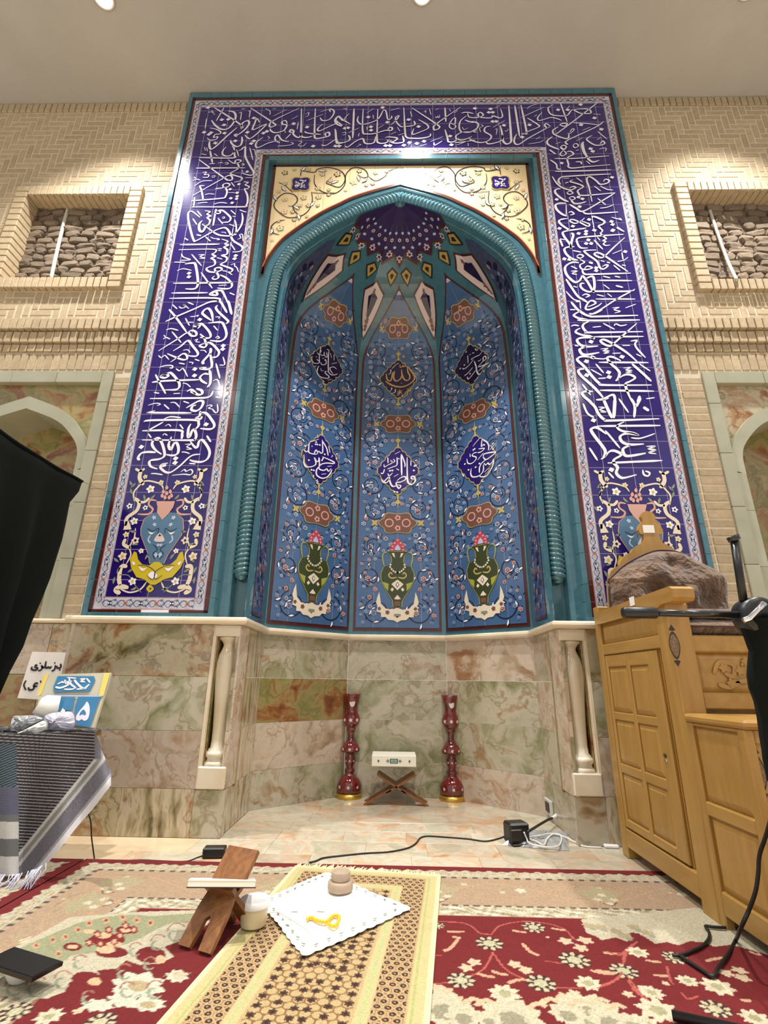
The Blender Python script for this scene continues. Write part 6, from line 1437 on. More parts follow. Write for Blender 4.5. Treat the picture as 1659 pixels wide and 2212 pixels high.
# ---- fine string lying over the napkin
tag(MB().tube(smooth_path([onZ(350+a/2.633, 1800+b/2.633, nz+.003) for a, b in ((600, 455), (650, 448), (700, 470), (780, 520), (830, 555), (852, 590))], n=6), .0018, 6).build('grey_string', 'pipe'), 'thin pale grey string lying curved across the napkin', 'string')
# ---- folded paper sachets
for k, (a, b, lab) in enumerate(((755, 440, 'tiny folded white sachet lying left of the amber beads'), (905, 440, 'tiny folded white sachet lying behind the amber beads'))):
    q = onZ(350+a/2.633, 1800+b/2.633, nz); tag(MB().add([(q[0]-.02, q[1]-.006, nz+.001), (q[0]+.014, q[1]-.008, nz+.001), (q[0]+.006, q[1]+.018, nz+.001), (q[0], q[1], nz+.014)], [(0, 1, 3), (1, 2, 3), (2, 0, 3), (0, 2, 1)]).build('paper_sachet', 'paper'), lab, 'sachet', 'sachets on the napkin')
# ---- lidded plastic tub
c = onZ(541, 2008, TOPZ); c = np.array([c[0], c[1]+.03]); tub = empty('lidded_tub', (c[0], c[1], TOPZ)); tag(tub, 'small cream plastic tub with white lid at the edge of the prayer mat', 'tub')
MB().lathe([(.0, 0), (.036, 0), (.039, .004), (.043, .05), (.0435, .052), (.0, .052)], c[0], c[1], TOPZ, 32).build('tub_body', 'cream_plastic', tub)
MB().lathe([(.0, .052), (.0475, .050), (.048, .054), (.047, .068), (.044, .0705), (.041, .068), (.0, .067)], c[0], c[1], TOPZ, 32).build('tub_lid', 'white_plastic', tub)
# ---- wooden book stand beside the mat (two slotted boards crossing)
def stand(name, foot, lean, Ln, Wd, ang, label, legs=True, th=.014, zb=.0, matn='walnut'):
    f = np.array(foot); l = np.array(lean)/np.linalg.norm(lean); w_ = np.array([l[1], -l[0]])
    t = empty(name, (f[0], f[1], zb)); tag(t, label, 'book stand', None)
    cA, sA = math.cos(ang), math.sin(ang); run = Ln*cA
    for k, (o, sg) in enumerate(((f, 1), (f+l*run, -1))):
        def at(u, h, d):   # u across, h along the board from its foot, d thickness
            b = o+w_*u+l*(sg*h*cA)-l*(sg*d*sA); return (b[0], b[1], zb+h*sA+d*cA)
        W2_ = Wd*(1 if k == 0 else .98); leg = W2_*.36; Lt = Ln*(1 if k == 0 else .66)
        out = [(-W2_/2, 0), (-W2_/2+leg, 0), (-W2_/2+leg*1.12, Ln*.16), (-.1*W2_, Ln*.26), (0, Ln*.30), (.1*W2_, Ln*.26), (W2_/2-leg*1.12, Ln*.16), (W2_/2-leg, 0), (W2_/2, 0), (W2_/2*.97, Ln*.35), (W2_/2*.86, Ln*.5), (W2_/2, Ln*.60), (W2_/2, Lt), (-W2_/2, Lt), (-W2_/2, Ln*.60), (-W2_/2*.86, Ln*.5), (-W2_/2*.97, Ln*.35)]
        MB().prism(out, lambda a, b: at(a, b, 0), lambda a, b: at(a, b, th)).build('board', matn, t)
    return t, f, l, w_
st, f, l, w_ = stand('folding_book_stand', (-.585, 1.725), (.40, .92), .272, .120, math.radians(48), 'brown wooden folding book stand beside the prayer mat holding a thin book', zb=.0095)
bc = onZ(480, 1907, .145); bk = empty('thin_book', tuple(bc)); tag(bk, 'thin white book lying in the wooden stand beside the mat', 'book')
def obox(mb, c, ux, uy, uz, hx, hy, hz, mi=0):
    c = np.array(c); ux, uy, uz = map(np.array, (ux, uy, uz)); vs = [c+ux*a*hx+uy*b*hy+uz*d*hz for d in (-1, 1) for a, b in ((-1, -1), (1, -1), (1, 1), (-1, 1))]
    return mb.add(vs, [(3, 2, 1, 0), (4, 5, 6, 7), (0, 1, 5, 4), (1, 2, 6, 5), (2, 3, 7, 6), (3, 0, 4, 7)], mi)
uy = (bc-CAMP)/np.linalg.norm(bc-CAMP)+np.array([0, 0, .045]); uy /= np.linalg.norm(uy); ux = np.array([.99, .22, -.06]); ux -= uy*(ux@uy); ux /= np.linalg.norm(ux); uz = np.cross(ux, uy)
obox(MB(), bc, ux, uy, uz, .098, .066, .007).build('pages', 'pages', bk); obox(MB(), bc-uz*.0085, ux, uy, uz, .100, .068, .0015).build('cover', 'dark_inlay', bk); obox(MB(), bc+uz*.0082, ux, uy, uz, .099, .067, .0012).build('cover', 'book_white', bk)
# ---- phone resting on a white saucer at the left
c = onZ(42, 2118, .0095); sauc = empty('white_bowl', (c[0], c[1], .0095)); tag(sauc, 'small white bowl under the black phone at the left edge', 'bowl')
MB().lathe([(.0, 0), (.022, 0), (.026, .004), (.040, .028), (.042, .034), (.039, .034), (.024, .008), (.0, .006)], c[0], c[1], .0095, 28).build('bowl_body', 'white_plastic', sauc)
pc_ = np.array(onZ(48, 2082, .055)); ux = np.array([.95, -.30, -.03]); ux /= np.linalg.norm(ux); uy = np.array([.30, .95, -.02]); uy -= ux*(uy@ux); uy /= np.linalg.norm(uy); uz = np.cross(ux, uy)
ph = empty('black_phone', tuple(pc_)); tag(ph, 'glossy black phone lying across the white bowl', 'phone')
obox(MB(), pc_, ux, uy, uz, .088, .042, .0045).build('phone_body', 'black_metal', ph); obox(MB(), pc_+uz*.0048, ux, uy, uz, .084, .038, .0004).build('screen', 'black_plastic', ph)

# ================================================================== IN THE NICHE
def vase(px, py, lab):
    c = onZ(px, py, 0.); c = (c[0], c[1]+.06); t = empty('glass_candle_vase', (c[0], c[1], 0)); tag(t, lab, 'vase', 'tall ruby glass vases in the niche')
    pr = [(.0, .03), (.078, .03), (.082, .045), (.084, .07), (.080, .09), (.066, .112), (.045, .13), (.030, .142), (.027, .15), (.034, .158), (.036, .166), (.028, .176), (.022, .184), (.026, .195), (.034, .21), (.037, .225), (.034, .242), (.026, .256), (.024, .266), (.030, .272), (.060, .280), (.068, .288), (.066, .300), (.060, .314), (.048, .332), (.034, .344), (.024, .352), (.020, .375), (.021, .395), (.028, .415), (.033, .422), (.030, .430), (.038, .440), (.054, .455), (.061, .475), (.061, .495), (.054, .515), (.044, .532), (.039, .55), (.041, .575), (.046, .60), (.053, .625), (.060, .648)]
    n = 32; mb = MB(); mb.lathe(pr, c[0], c[1], 0, n)
    top = len(mb.v)-n
    for k in range(n): x, y, z = mb.v[top+k]; mb.v[top+k] = (x, y, z+.010*abs(math.sin(k*math.pi/4)))
    mb.build('glass_body', 'red_glass', t)
    MB().lathe([(.0, 0), (.087, 0), (.089, .006), (.086, .028), (.0, .030)], c[0], c[1], 0, 32).build('gilt_foot', 'gold', t)
    A = Art()
    for k in range(8):
        an = 2*math.pi*k/8; 
        for z, r, s_ in ((.072, .0852, .012), (.30, .0672, .011), (.485, .0620, .014), (.225, .0378, .008)):
            q = flower(0, 0, s_, 5, .45); mbq = [(c[0]+r*math.cos(an+a/r), c[1]+r*math.sin(an+a/r), z+b) for a, b in q]; A.p.append(('silver_ink', mbq, 0))
    mb = MB()
    for m, q, l_ in A.p: mb.add(q, [tuple(range(len(q)))])
    tag(mb.build('painted_sprigs', 'silver_ink', t), kind='stuff')
    an = -math.pi/2+.15
    ov = [(c[0]+.0478*math.cos(an+a/.048), c[1]+.0478*math.sin(an+a/.048), .60+b) for a, b in disc(0, 0, .020, .030, 14)]
    MB().add(ov, [tuple(range(14))]).build('oval_portrait_panel', 'kite_cream', t)
vase(752, 1727, 'tall ruby glass vase with gilt foot left of the niche book stand')
vase(980, 1732, 'tall ruby glass vase with gilt foot right of the niche book stand')
# book stand and closed holy book
yb0, yb1 = 3.545, 3.70
A0, B0 = onY(786, 1726, 3.6), onY(925, 1726, 3.6); xa, xb = A0[0], B0[0]; zt_ = .17
rs = empty('folding_book_stand', ((xa+xb)/2, 3.62, 0)); tag(rs, 'dark wooden folding book stand between the red vases in the niche', 'book stand')
cxm = (xa+xb)/2; run = (xb-xa)*.80
for s_, o in ((1, xa), (-1, xb)):
    x0_, x1_ = o, o+s_*run; th = .011; nx, nz_ = -zt_/math.hypot(run, zt_), run/math.hypot(run, zt_)*1.
    q = [(x0_, 0), (x0_+s_*.02, 0), (x1_, zt_), (x1_-s_*.012, zt_+.008)]
    for (ya, yb_) in ((yb0, yb0+.05), (yb1-.05, yb1)):
        MB().prism([(x0_, 0), (x0_+s_*.018, 0), (x0_+s_*(run*.5+.014), zt_*.5), (x0_+s_*run*.5, zt_*.5+.006)], lambda a, b: (a, ya, b), lambda a, b: (a, yb_, b)).build('leg', 'walnut', rs)
    MB().prism([(x0_+s_*run*.42, zt_*.42), (x0_+s_*(run*.42+.014), zt_*.42-.004), (x1_, zt_), (x1_-s_*.012, zt_+.008)], lambda a, b: (a, yb0, b), lambda a, b: (a, yb1, b)).build('board', 'walnut', rs)
hb = empty('closed_book', (cxm, 3.6, zt_)); tag(hb, 'thick white closed book with green spine ornament on the niche stand', 'book')
bx0, bx1 = onY(803, 1650, 3.53)[0], onY(899, 1650, 3.53)[0]; z0_, z1_ = onY(850, 1656, 3.53)[2], onY(850, 1632, 3.53)[2]
MB().bbox(bx0, bx1, 3.53, 3.72, z0_, z0_+.004, .001).build('cover', 'book_white', hb); MB().bbox(bx0, bx1, 3.53, 3.72, z1_-.004, z1_, .001).build('cover', 'book_white', hb)
MB().bbox(bx0, bx1, 3.525, 3.533, z0_, z1_, .003).build('spine', 'book_white', hb); MB().bbox(bx0+.004, bx1-.004, 3.532, 3.714, z0_+.004, z1_-.004, .001).build('pages', 'pages', hb)
A = Art(); bm_, bz = (bx0+bx1)/2, (z0_+z1_)/2
A.poly('book_green', [(bm_-.026, bz-.014), (bm_+.026, bz-.014), (bm_+.026, bz+.014), (bm_-.026, bz+.014)], 1); A.poly('pale_blue', [(bm_-.017, bz-.008), (bm_+.017, bz-.008), (bm_+.017, bz+.008), (bm_-.017, bz+.008)], 2); A.poly('book_green', [(bm_-.012, bz-.003), (bm_+.012, bz-.003), (bm_+.012, bz+.003), (bm_-.012, bz+.003)], 3)
for s_ in (-1, 1):
    A.poly('leaf_grey', [(bm_+s_*.028, bz), (bm_+s_*.038, bz+.012), (bm_+s_*.052, bz), (bm_+s_*.038, bz-.012)][::s_], 1)
    A.poly('book_green', flower(bm_+s_*.10, bz, .009, 4, .6), 1); A.line('book_green', [(bm_+s_*.10, bz-.013), (bm_+s_*.10, bz+.008)], .003, 1)
A.build('spine_ornament', hb, lambda q, l_: (q[0], 3.525-l_*.3, q[1]))

# ================================================================== CABLES AND PLUGS
def cable(name, pts, r, m, label, cat='cable', n=8): return tag(MB().tube(smooth_path(pts, n=n), r, 7).build(name, m), label, cat)
ZF = .004
cable('black_cable', [onZ(*p, ZF) for p in ((1092, 1806), (1075, 1812), (1048, 1817), (1010, 1812), (960, 1808), (925, 1806), (908, 1810), (898, 1822), (880, 1832), (840, 1840), (790, 1843), (740, 1848), (700, 1853), (682, 1860), (668, 1863))], .0035, 'cable_black', 'thin black cable snaking across the marble from the plug to the carpet')
def block(name, c, ang, hx, hy, hz, m, parent, b=.004):
    mb = MB().bbox(-hx, hx, -hy, hy, 0, 2*hz, b); ca, sa = math.cos(ang), math.sin(ang)
    mb.v = [(c[0]+x*ca-y*sa, c[1]+x*sa+y*ca, c[2]+z) for x, y, z in mb.v]; return mb.build(name, m, parent)
# travel adapter and white plug lead on a clear plastic bag
c = onZ(1117, 1822, 0.); ad = empty('power_adapter', (c[0], c[1], 0)); tag(ad, 'bulky black power adapter standing on the niche floor', 'adapter')
block('adapter_body', (c[0], c[1], .004), .25, .052, .040, .045, 'black_plastic', ad, .008); block('adapter_face', (c[0]-.01, c[1]-.045, .018), .25, .030, .004, .026, 'black_metal', ad, .004); block('adapter_foot', (c[0]+.012, c[1]-.004, .0025), .25, .056, .046, .004, 'black_metal', ad, .002)
bag = MB(); bx = [onZ(*p, .002) for p in ((1085, 1825), (1230, 1838), (1225, 1800), (1140, 1795))]; nB = 14; rr = np.random.default_rng(3)
rows = [[((bx[0]*(1-a)+bx[1]*a)*(1-b)+(bx[3]*(1-a)+bx[2]*a)*b+np.array([0, 0, (.016*rr.random()+.004)*(0 < a < 1)*(0 < b < 1)])) for a in np.linspace(0, 1, nB)] for b in np.linspace(0, 1, nB)]
tag(bag.grid(rows, 0, False).build('plastic_bag', 'plastic_film'), 'crumpled clear plastic bag lying under the white cable', 'plastic bag')
wl = empty('white_lead', tuple(onZ(1180, 1820, 0))); tag(wl, 'white power lead coiled beside the black adapter with an inline switch', 'cable')
pw = [onZ(x, y, z) for x, y, z in ((1132, 1798, .06), (1138, 1812, .03), (1145, 1822, .02), (1180, 1830, .02), (1205, 1828, .02), (1213, 1815, .022), (1210, 1804, .024), (1195, 1802, .024), (1182, 1812, .022), (1175, 1825, .022), (1160, 1818, .024), (1142, 1810, .026), (1165, 1805, .026), (1190, 1801, .026), (1215, 1806, .02), (1240, 1818, .006), (1262, 1828, .004), (1300, 1831, .004))]
MB().tube(smooth_path(pw, n=6), .0038, 7).build('lead', 'cable_white', wl)
ci = onZ(1321, 1832, 0); block('inline_switch', (ci[0], ci[1], .001), -.12, .034, .012, .007, 'white_plastic', wl, .004)
# plug in the skirting of the niche wall with a striped lead
so = np.array([.868, 3.30, .075]); cord = empty('mains_plug', tuple(so)); tag(cord, 'white mains plug with black lead in the socket low on the niche wall', 'plug')
p_a, p_b = onZ(1140, 1797, .07), onY(1212, 1757, 3.25)
MB().tube(smooth_path([p_a, (p_a+p_b)/2+np.array([0, 0, .004]), p_b-(p_b-p_a)*.28], n=5), .006, 8).build('lead', 'cable_black', cord)
MB().tube([p_b-(p_b-p_a)*.30, p_b-(p_b-p_a)*.12, p_b], .012, 10, radii=[.008, .013, .016]).build('plug_body', 'cable_white', cord)
sk = empty('wall_socket', (.875, 3.28, .05)); tag(sk, 'small wall socket low on the right side wall of the niche', 'socket')
MB().bbox(.868, .884, 3.20, 3.32, .03, .11, .003).build('plate', 'pipe', sk); MB().bbox(.864, .869, 3.225, 3.295, .045, .095, .002).build('face', 'black_plastic', sk)
# adapter at the left edge of the carpet
c = onZ(459, 1855, 0.); a2 = empty('small_adapter', (c[0], c[1], 0)); tag(a2, 'small black charger brick lying on the marble strip at the carpet edge', 'adapter')
block('brick_body', (c[0], c[1]+.02, .001), .1, .048, .026, .02, 'black_plastic', a2, .005); block('plug_nose', (c[0]+.062, c[1]+.016, .004), .1, .016, .010, .009, 'black_metal', a2, .003)
MB().tube(smooth_path([onZ(x, y, z) for x, y, z in ((440, 1848, .02), (425, 1853, .01), (400, 1861, .004), (350, 1860, .004), (300, 1858, .004), (250, 1862, .004), (212, 1866, .004))], n=6), .0032, 7).build('lead', 'cable_black', a2)
cable('hanging_wire', [onY(180, 1735, 2.33), onY(195, 1770, 2.40), onY(198, 1810, 2.44), onZ(204, 1855, .006)], .0028, 'cable_black', 'thin dark wire hanging down beside the draped table')
# microphone cable at the right
q = [onX(1659, 1790, .985), onX(1641, 1845, .975), onX(1638, 1885, .97), onX(1632, 1925, .96), onX(1618, 1965, .945), onX(1600, 2005, .93)]
fl_ = [onZ(x, y, .016) for x, y in ((1590, 2030), (1570, 2065), (1552, 2090), (1544, 2106), (1536, 2108), (1515, 2095), (1480, 2072), (1468, 2064))]
cable('microphone_cable', [onX(1700, 1640, .99)]+q+fl_, .0052, 'cable_black', 'black microphone cable falling beside the pulpit onto the red carpet')
cable('looped_cable', [onZ(x, y, .016) for x, y in ((1452, 2063), (1466, 2064), (1490, 2056), (1515, 2045), (1531, 2028), (1531, 2012), (1524, 2001), (1545, 2003), (1568, 2004))], .0045, 'cable_black', 'thin black cable loop lying at the foot of the pulpit')

# ================================================================== MICROPHONE STAND (near, right edge)
YM = 1.28
ms = empty('microphone_stand', (1.0, YM, 0)); tag(ms, 'black boom microphone stand with chrome lever at the right edge', 'microphone stand')
jc = onY(1636, 1332, YM)
MB().tube([onY(1345, 1323, YM), onY(1350, 1323.2, YM), onY(1415, 1324, YM), onY(1420, 1324, YM)], .0145, 14, radii=[.012, .0145, .0145, .0105]).build('counterweight', 'black_plastic', ms)
MB().tube([onY(1415, 1324, YM), onY(1600, 1328, YM)], .0088, 12).build('boom', 'black_metal', ms)
MB().lathe([(.0, -.03), (.040, -.03), (.047, -.024), (.049, 0), (.047, .024), (.040, .03), (.0, .03)], jc[0], YM+.005, jc[2], 28, ax='y').build('clutch', 'black_plastic', ms)
MB().tube([onY(1606, 1340, YM-.045), onY(1618, 1336, YM-.047), onY(1636, 1318, YM-.048), onY(1650, 1304, YM-.045)], .006, 10, radii=[.0075, .0068, .006, .0078]).build('lever', 'chrome', ms)
MB().tube([onY(1582, 1158, YM), onY(1588, 1168, YM)], .012, 14, radii=[.0155, .0150]).build('top_flange', 'black_metal', ms)
MB().tube([onY(1586, 1166, YM), onY(1606, 1298, YM)], .0098, 12).build('upper_tube', 'black_plastic', ms)
bx_ = onY(1668, 1400, YM); ft = onZ(1659, 2188, .03)
MB().tube([onY(1646, 1345, YM), onY(1700, 1600, YM), (jc[0]+.14, YM, .12)], .012, 12).build('pole', 'black_metal', ms)
b0 = np.array([jc[0]+.14, YM, .12])
for e in (onZ(1452, 2193, .022), np.array([b0[0]+.30, YM-.05, .015]), np.array([b0[0]+.2, YM-.3, .015])):
    MB().tube([tuple(b0), tuple(b0+(np.array(e)-b0)*.25+np.array([0, 0, -.06])), tuple(e)], .010, 10).build('leg', 'black_plastic', ms)
# black fabric pouch hanging from the stand
edge = [(1596, 1338), (1606, 1352), (1615, 1380), (1622, 1405), (1617, 1432), (1614, 1458), (1619, 1485), (1634, 1515), (1644, 1550), (1650, 1595), (1656, 1640), (1668, 1690)]
rows = []
for k, (x, y) in enumerate(edge):
    a = onY(x, y, YM); cx = a[0]+.085+.01*math.sin(k*1.3); rx = cx-a[0]; row = []
    for i in range(25):
        an = 2*math.pi*i/24; ww = 1+.05*math.sin(5*an+k*.6); row.append((cx-rx*math.cos(an)*ww if i not in (0, 24) else a[0], YM+.05*math.sin(an)*ww, a[2]))
    rows.append(row)
pb = MB().grid(rows, 0, True); pb.add([rows[0][i] for i in range(24)], [tuple(range(24))]); pb.add([rows[-1][i] for i in range(24)], [tuple(range(24))])
tag(pb.build('fabric_pouch', 'black_cloth'), 'black fabric cover hanging on the microphone stand at the right edge', 'fabric cover')

# ================================================================== BLACK BANNER AT THE LEFT
XB = -1.905
far = [(178, 1040), (170, 1062), (150, 1085), (141, 1125), (130, 1166), (114, 1210), (100, 1248), (78, 1296), (54, 1343), (32, 1397), (0, 1450), (-30, 1510)]
near = [(-110, 850), (-112, 900), (-115, 960), (-118, 1020), (-120, 1080), (-122, 1140), (-125, 1200), (-128, 1270), (-130, 1340), (-135, 1420), (-138, 1500), (-140, 1580)]
rows = []; nC = 40
for k in range(12):
    a, b = onX(*far[k], XB), onX(*near[k], XB); row = []
    for j in range(nC+1):
        f_ = j/nC; p = a*(1-f_)+b*f_
        if k == 0: p[2] -= .02*math.sin(f_*math.pi)
        p[0] += (.008+.0045*k)*math.sin(f_*19+.12*k)*(.3+.7*min(1, k/4)); row.append(tuple(p))
    rows.append(row)
bn = empty('black_banner', tuple(onX(150, 1085, XB))); tag(bn, 'plain black cloth banner hanging on a cord at the left edge', 'banner')
fab = MB().grid(rows, 0, True).build('cloth', 'black_cloth', bn)
sd = fab.modifiers.new('thickness', 'SOLIDIFY'); sd.thickness = .003
MB().tube([rows[0][j] for j in range(0, nC+1, 2)], .008, 8).build('hem_roll', 'black_cloth', bn)
a = np.array(rows[0][0]); MB().tube([tuple(a), tuple((a+np.array(onY(243, 1066, 2.785)))/2-np.array([0, 0, .004])), tuple(onY(243, 1066, 2.785))], .0016, 6).build('cord', 'walnut', bn)

# ================================================================== DRAPED TABLE AT THE LEFT
YT0 = 2.19; TZ = .505
tbl = empty('side_table', (-1.75, 2.4, 0)); tag(tbl, 'low side table hidden under the black and white checked scarf', 'table')
MB().bbox(-2.20, -1.46, 2.27, 2.62, TZ-.03, TZ-.006, .004).build('table_top', 'wood', tbl)
for x_, y_ in ((-2.16, 2.30), (-1.62, 2.30), (-2.16, 2.58), (-1.62, 2.58)): MB().bbox(x_-.02, x_+.02, y_-.02, y_+.02, .0095, TZ-.03, .003).build('leg', 'wood', tbl)
# scarf: front fall with its diagonal hem
hemL = [(-140, 1900), (-60, 1898), (0, 1893), (40, 1892), (80, 1880), (100, 1868), (130, 1832), (165, 1788), (200, 1748), (240, 1696)]
cxs = np.array([p[0] for p in hemL]); cys = np.array([p[1] for p in hemL])
topL = lambda x: 1581+.02*(205-x) if x < 205 else 1581+(x-205)*2.6
NX, NY = 240, 260; P = np.zeros((NY, NX, 3)); Cc = np.zeros((NY, NX, 3))
hd = np.array([240-95, 1696-1876.]); hd /= np.linalg.norm(hd); hn = np.array([hd[1], -hd[0]])
for j, x in enumerate(np.linspace(-140, 240, NX)):
    yb_ = float(np.interp(x, cxs, cys)); yt = topL(min(x, 236))
    for i in range(NY):
        f_ = i/(NY-1); y = yt+(yb_-yt)*f_; p = onY(x, y, YT0)
        fold = .030*math.sin(x*.055+.6)*f_+.020*math.sin(x*.021+y*.012)*f_**.7+.035*max(0, (x-150)/90)*f_
        p = onY(x, y, YT0+.05-fold-.045*f_); P[i, j] = p
        dist = (np.array([x, y])-np.array([240, 1696]))@hn   # px above the hem line
        dist = abs(dist)
        if x > 205 and y < 1640: dist = max(10., 236-x)
        st_ = math.sin((y-.06*x)*.92)
        if dist < 12: c_ = (214, 212, 216)
        elif dist < 17: c_ = (150, 150, 158)
        elif dist < 44: c_ = (118, 116, 126) if (int(x*.9) + int(y*.9)) % 3 else (70, 68, 78)
        elif dist < 50: c_ = (178, 178, 178)
        elif dist < 58: c_ = (128, 130, 128)
        elif dist < 64: c_ = (186, 186, 184)
        else: c_ = (150, 148, 150) if st_ > .62 else (40, 36, 42)
        if x < 36 and dist >= 64 and 1605 < y < 1700: c_ = (110, 134, 144) if math.sin(y*1.2+x*.5) > .5 else (32, 36, 50)
        if x < 40 and y > 1700: 
            c_ = (96, 98, 120) if (int(x)+int(y)) % 3 else (70, 72, 92)
            if y > 1760: c_ = (196, 196, 194) if 1775 < y < 1812 or y > 1850 else (104, 106, 108)
        Cc[i, j] = c_
scf = empty('checked_scarf', (-1.6, YT0, TZ)); tag(scf, 'black and white checked scarf draped over the side table', 'scarf')
cgrid('front_fall', P, Cc, 'weave', scf)
n = 30; P2 = np.zeros((n, n, 3)); C2 = np.zeros((n, n, 3))
xe0, xe1 = P[0, 0, 0], P[0, int(NX*.88), 0]
for i in range(n):
    for j in range(n):
        y_ = P[0, 0, 1]+(2.63-P[0, 0, 1])*i/(n-1); P2[i, j] = (xe0+(xe1-.10*min(1, i/9)-xe0)*j/(n-1), y_, TZ+.003*math.sin(j*1.1+i*.7)); C2[i, j] = (60, 56, 64) if (i*3+j) % 5 else (150, 150, 156)
# join the top sheet to the fall along the front edge
for j in range(n): jj = int(round(j/(n-1)*(NX*.88))); P2[0, j] = P[0, min(jj, NX-1)]
cgrid('top_sheet', P2, C2, 'weave', scf)
fr = MB(); rr = np.random.default_rng(5)
for k in range(70):
    x = rr.uniform(-100, 100); yb_ = float(np.interp(x, cxs, cys)); a = onY(x, yb_-4, YT0-.02); fr.tube([tuple(a), tuple(a+np.array([rr.uniform(-.01, .01), rr.uniform(-.03, 0), -.018])), tuple(np.maximum(a+np.array([rr.uniform(-.02, .02), rr.uniform(-.06, -.01), -.05]), [-9, -9, .012]))], .002, 4)
tag(fr.build('scarf_fringe', 'border_white', scf), kind='stuff')
# ---- day-counter board
def bquad(a, b, c_, d, th=.012):
    return [np.array(v) for v in (a, b, c_, d)]
cq = [onY(97, 1457, 2.50), onY(240, 1453, 2.50), onY(203, 1572, 2.43), onY(70, 1566, 2.43)]
nrm = np.cross(cq[1]-cq[0], cq[3]-cq[0]); nrm /= np.linalg.norm(nrm)
if nrm[1] > 0: nrm = -nrm
sg_ = empty('number_board', tuple(cq[3])); tag(sg_, 'leaning blue and ivory number board showing the Persian digit five on the side table', 'board')
mb = MB(); mb.add([v for v in cq]+[v-nrm*.014 for v in cq], [(0, 3, 2, 1), (4, 5, 6, 7), (0, 1, 5, 4), (1, 2, 6, 5), (2, 3, 7, 6), (3, 0, 4, 7)]); mb.build('panel', 'sign_ivory', sg_)
def onboard(x, y):
    d = ray(x, y); t_ = ((cq[0]-CAMP)@nrm)/(d@nrm); return CAMP+d*t_
bu = (cq[1]-cq[0])/np.linalg.norm(cq[1]-cq[0]); bv = np.cross(nrm, bu)
def bp(x, y):
    p = onboard(x/6.38, 1400+y/6.38)-cq[0]; return (p@bu, p@bv)
bmap = lambda q, l_: tuple(cq[0]+bu*q[0]+bv*q[1]+nrm*l_)
A = Art()
A.poly('sign_yellow', [bp(*p) for p in ((620, 360), (680, 355), (570, 640), (500, 660))], 1); A.poly('sign_yellow', [bp(*p) for p in ((1440, 345), (1520, 345), (1430, 660), (1360, 660))], 1)
A.poly('sign_blue', [bp(*p) for p in ((800, 390), (1300, 390), (1320, 450), (1240, 600), (760, 610), (740, 540))], 2)
for w2, pts in ((16, [(770, 540), (850, 550), (960, 500), (920, 480)]), (14, [(900, 440), (920, 500)]), (14, [(960, 420), (985, 500), (1040, 540)]), (16, [(1030, 440), (1080, 500), (1160, 560), (1240, 500)]), (12, [(1110, 430), (1180, 430), (1120, 460), (1180, 470)]), (12, [(860, 480), (1000, 460)]), (12, [(890, 570), (1000, 570), (1060, 540)]), (12, [(1200, 420), (1250, 480)]), (12, [(800, 500), (880, 460)]), (12, [(1060, 570), (1200, 560)]), (10, [(930, 410), (1060, 420)])):
    A.line('white_glaze', smooth_path([bp(*p) for p in pts], n=5), w2*.00052*1.1, 4, .4)
A.poly('pale_blue', [bp(*p) for p in ((640, 645), (1410, 655), (1406, 672), (634, 662))], 2)
A.poly('sign_blue', [bp(*p) for p in ((1080, 675), (1390, 675), (1240, 1095), (1010, 1060), (1040, 800))], 2)
A.poly('sign_blue', [bp(*p) for p in ((830, 675), (1040, 675), (1000, 860), (780, 860))], 2)
A.poly('white_glaze', smooth_path([bp(*p) for p in ((1205, 740), (1238, 800), (1240, 900), (1215, 980), (1170, 1005), (1130, 985), (1095, 1005), (1050, 985), (1062, 930), (1110, 860), (1170, 790))], n=4, closed=True), 3)
A.poly('sign_blue', smooth_path([bp(*p) for p in ((1160, 850), (1190, 890), (1185, 925), (1140, 915), (1105, 930), (1115, 890))], n=4, closed=True), 4)
A.poly('white_glaze', [bp(*p) for p in ((870, 830), (905, 860), (900, 890), (840, 880))], 3)
A.build('board_print', sg_, bmap)
# ---- wall notice
yn = YW-.0155
wn = empty('wall_notice', tuple(onY(90, 1470, yn))); tag(wn, 'white paper notice with dark Persian print on the left stone wall', 'notice')
nq = [onY(*p, yn) for p in ((70, 1408), (166, 1410), (127, 1514), (38, 1508))]
MB().add([v-np.array([0, .002, 0]) for v in nq]+[v for v in nq], [(0, 3, 2, 1), (4, 5, 6, 7), (0, 1, 5, 4), (1, 2, 6, 5), (2, 3, 7, 6), (3, 0, 4, 7)]).build('sheet', 'paper', wn)
A = Art(); pn_ = lambda x, y: tuple(onY(x/6.38, 1400+y/6.38, yn)[[0, 2]])
for w2, pts in ((26, [(1010, 225), (985, 275), (950, 275)]), (26, [(960, 240), (930, 272), (900, 275), (880, 250)]), (26, [(840, 215), (842, 265), (800, 276), (785, 245)]), (24, [(770, 235), (755, 295), (715, 318)]), (26, [(715, 250), (695, 275), (670, 262), (650, 275), (630, 250), (640, 180)]), (24, [(625, 270), (590, 265), (575, 235)]), (24, [(600, 245), (570, 300), (530, 312)]), (26, [(520, 245), (500, 235), (490, 262), (525, 280), (490, 305), (440, 290), (450, 255)]), (22, [(365, 445), (335, 510), (365, 580)]), (26, [(530, 492), (495, 485), (470, 525), (520, 525)]), (26, [(480, 525), (460, 570), (410, 575), (395, 540)]), (22, [(560, 450), (590, 510), (555, 575)])):
    A.line('print_black', smooth_path([pn_(*p) for p in pts], n=5), w2*.00042, 2, .3)
for p in ((830, 300), (760, 205), (905, 300), (560, 210)): A.poly('print_black', disc(*pn_(*p), .005, n=6), 2)
A.build('print', wn, lambda q, l_: (q[0], yn-.002-l_*.5, q[1]))
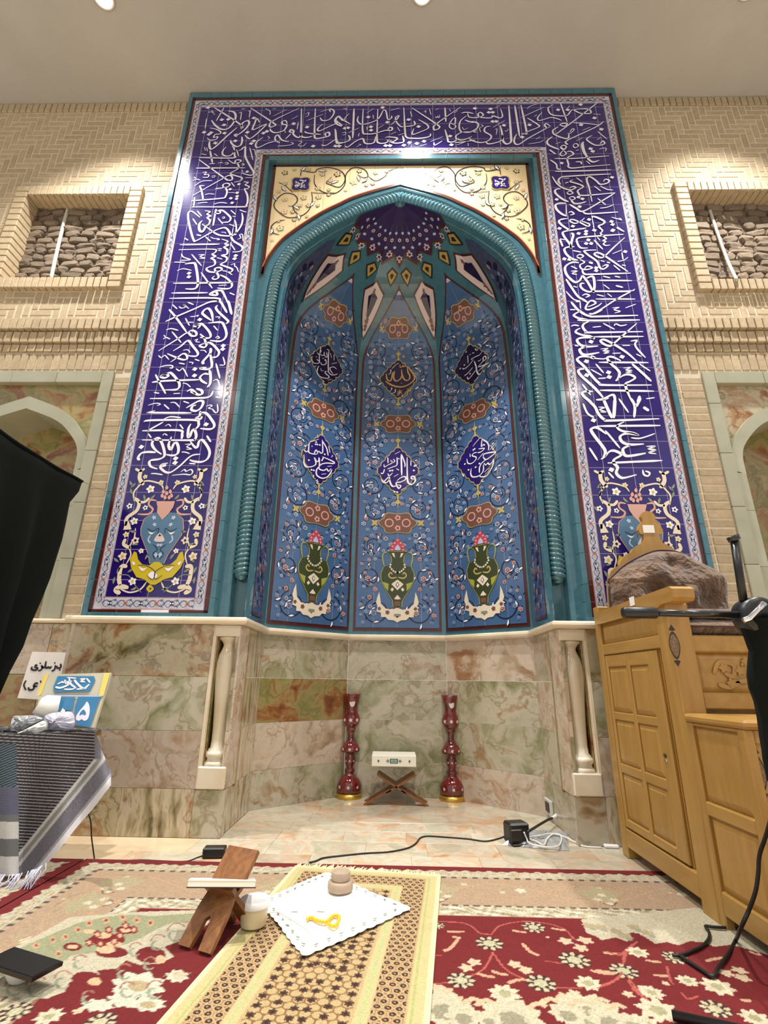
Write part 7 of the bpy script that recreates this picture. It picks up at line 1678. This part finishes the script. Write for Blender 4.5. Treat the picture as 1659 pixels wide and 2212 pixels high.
# ---- white cloth and crumpled wrapped packet on the table
q = [onY(x/6.38, 1400+y/6.38, 2.425) for x, y in ((650, 650), (820, 660), (780, 860), (700, 990), (500, 960), (440, 890), (520, 780), (570, 690))]
mb = MB(); n = len(q); cc_ = sum(q)/n; mb.add([v for v in q]+[cc_+np.array([0, -.035, 0])]+[v+np.array([0, .012, 0]) for v in q], [(i, (i+1) % n, n) for i in range(n)]+[tuple(range(n+1, 2*n+1))]+[(i, n+1+i, n+1+(i+1) % n, (i+1) % n) for i in range(n)], 0, True)
tag(mb.build('white_tissue', 'lace'), 'white folded tissue leaning on the number board', 'tissue')
def crumple(name, pts, y, dep, m, lab, cat, seed):
    q = [onY(x/6.38, 1400+yy/6.38, y) for x, yy in pts]; c_ = sum(q)/len(q); ring = smooth_path(q, n=4, closed=True); rr = np.random.default_rng(seed); mb = MB(); rows = []
    for k, f_ in enumerate((1., .82, .6, .35, .08)):
        rows.append([c_+(np.array(p)-c_)*f_+np.array([0, -dep*(1-f_**2)+rr.uniform(-.006, .006)*(f_ < 1), rr.uniform(-.004, .004)*(f_ < 1)]) for p in ring]); rows[-1].append(rows[-1][0])
    mb.grid(rows, 0, False); mb.add([np.array(p)+np.array([0, .01, 0]) for p in ring], [tuple(range(len(ring)))]); return tag(mb.build(name, m), lab, cat)
crumple('wrapped_packet', ((610, 950), (700, 900), (860, 880), (1000, 890), (1030, 1040), (960, 1120), (820, 1130), (690, 1120), (630, 1060)), 2.36, .03, 'border_white', 'crumpled white wrapped packet on the side table in front of the board', 'packet', 3)
crumple('wrapped_packet', ((230, 1170), (400, 1080), (600, 1000), (640, 1080), (560, 1150), (380, 1170), (280, 1190)), 2.32, .02, 'lace', 'flat white folded packet lying nearest the front edge of the side table', 'packet', 4)
crumple('plastic_wrap', ((180, 950), (300, 930), (480, 930), (600, 990), (480, 1060), (300, 1100), (150, 1120)), 2.38, .02, 'plastic_film', 'crumpled clear plastic wrap behind the white packets on the side table', 'plastic wrap', 6)
c = onY(15, 1590, 2.26); gl = empty('eyeglasses', tuple(c)); tag(gl, 'dark-framed glasses lying at the front edge of the side table', 'glasses')
MB().tube(smooth_path([onY(x/6.38, 1400+y/6.38, 2.25) for x, y in ((-30, 1160), (30, 1150), (60, 1215), (120, 1235), (190, 1225), (225, 1170), (330, 1120), (600, 985))], n=6), .0025, 6).build('frame', 'black_metal', gl)
MB().tube([tuple(onY(x/6.38, 1400+y/6.38, 2.255)) for x, y in ((45, 1150), (130, 1140), (215, 1150))], .006, 6).build('brow_bar', 'black_plastic', gl)
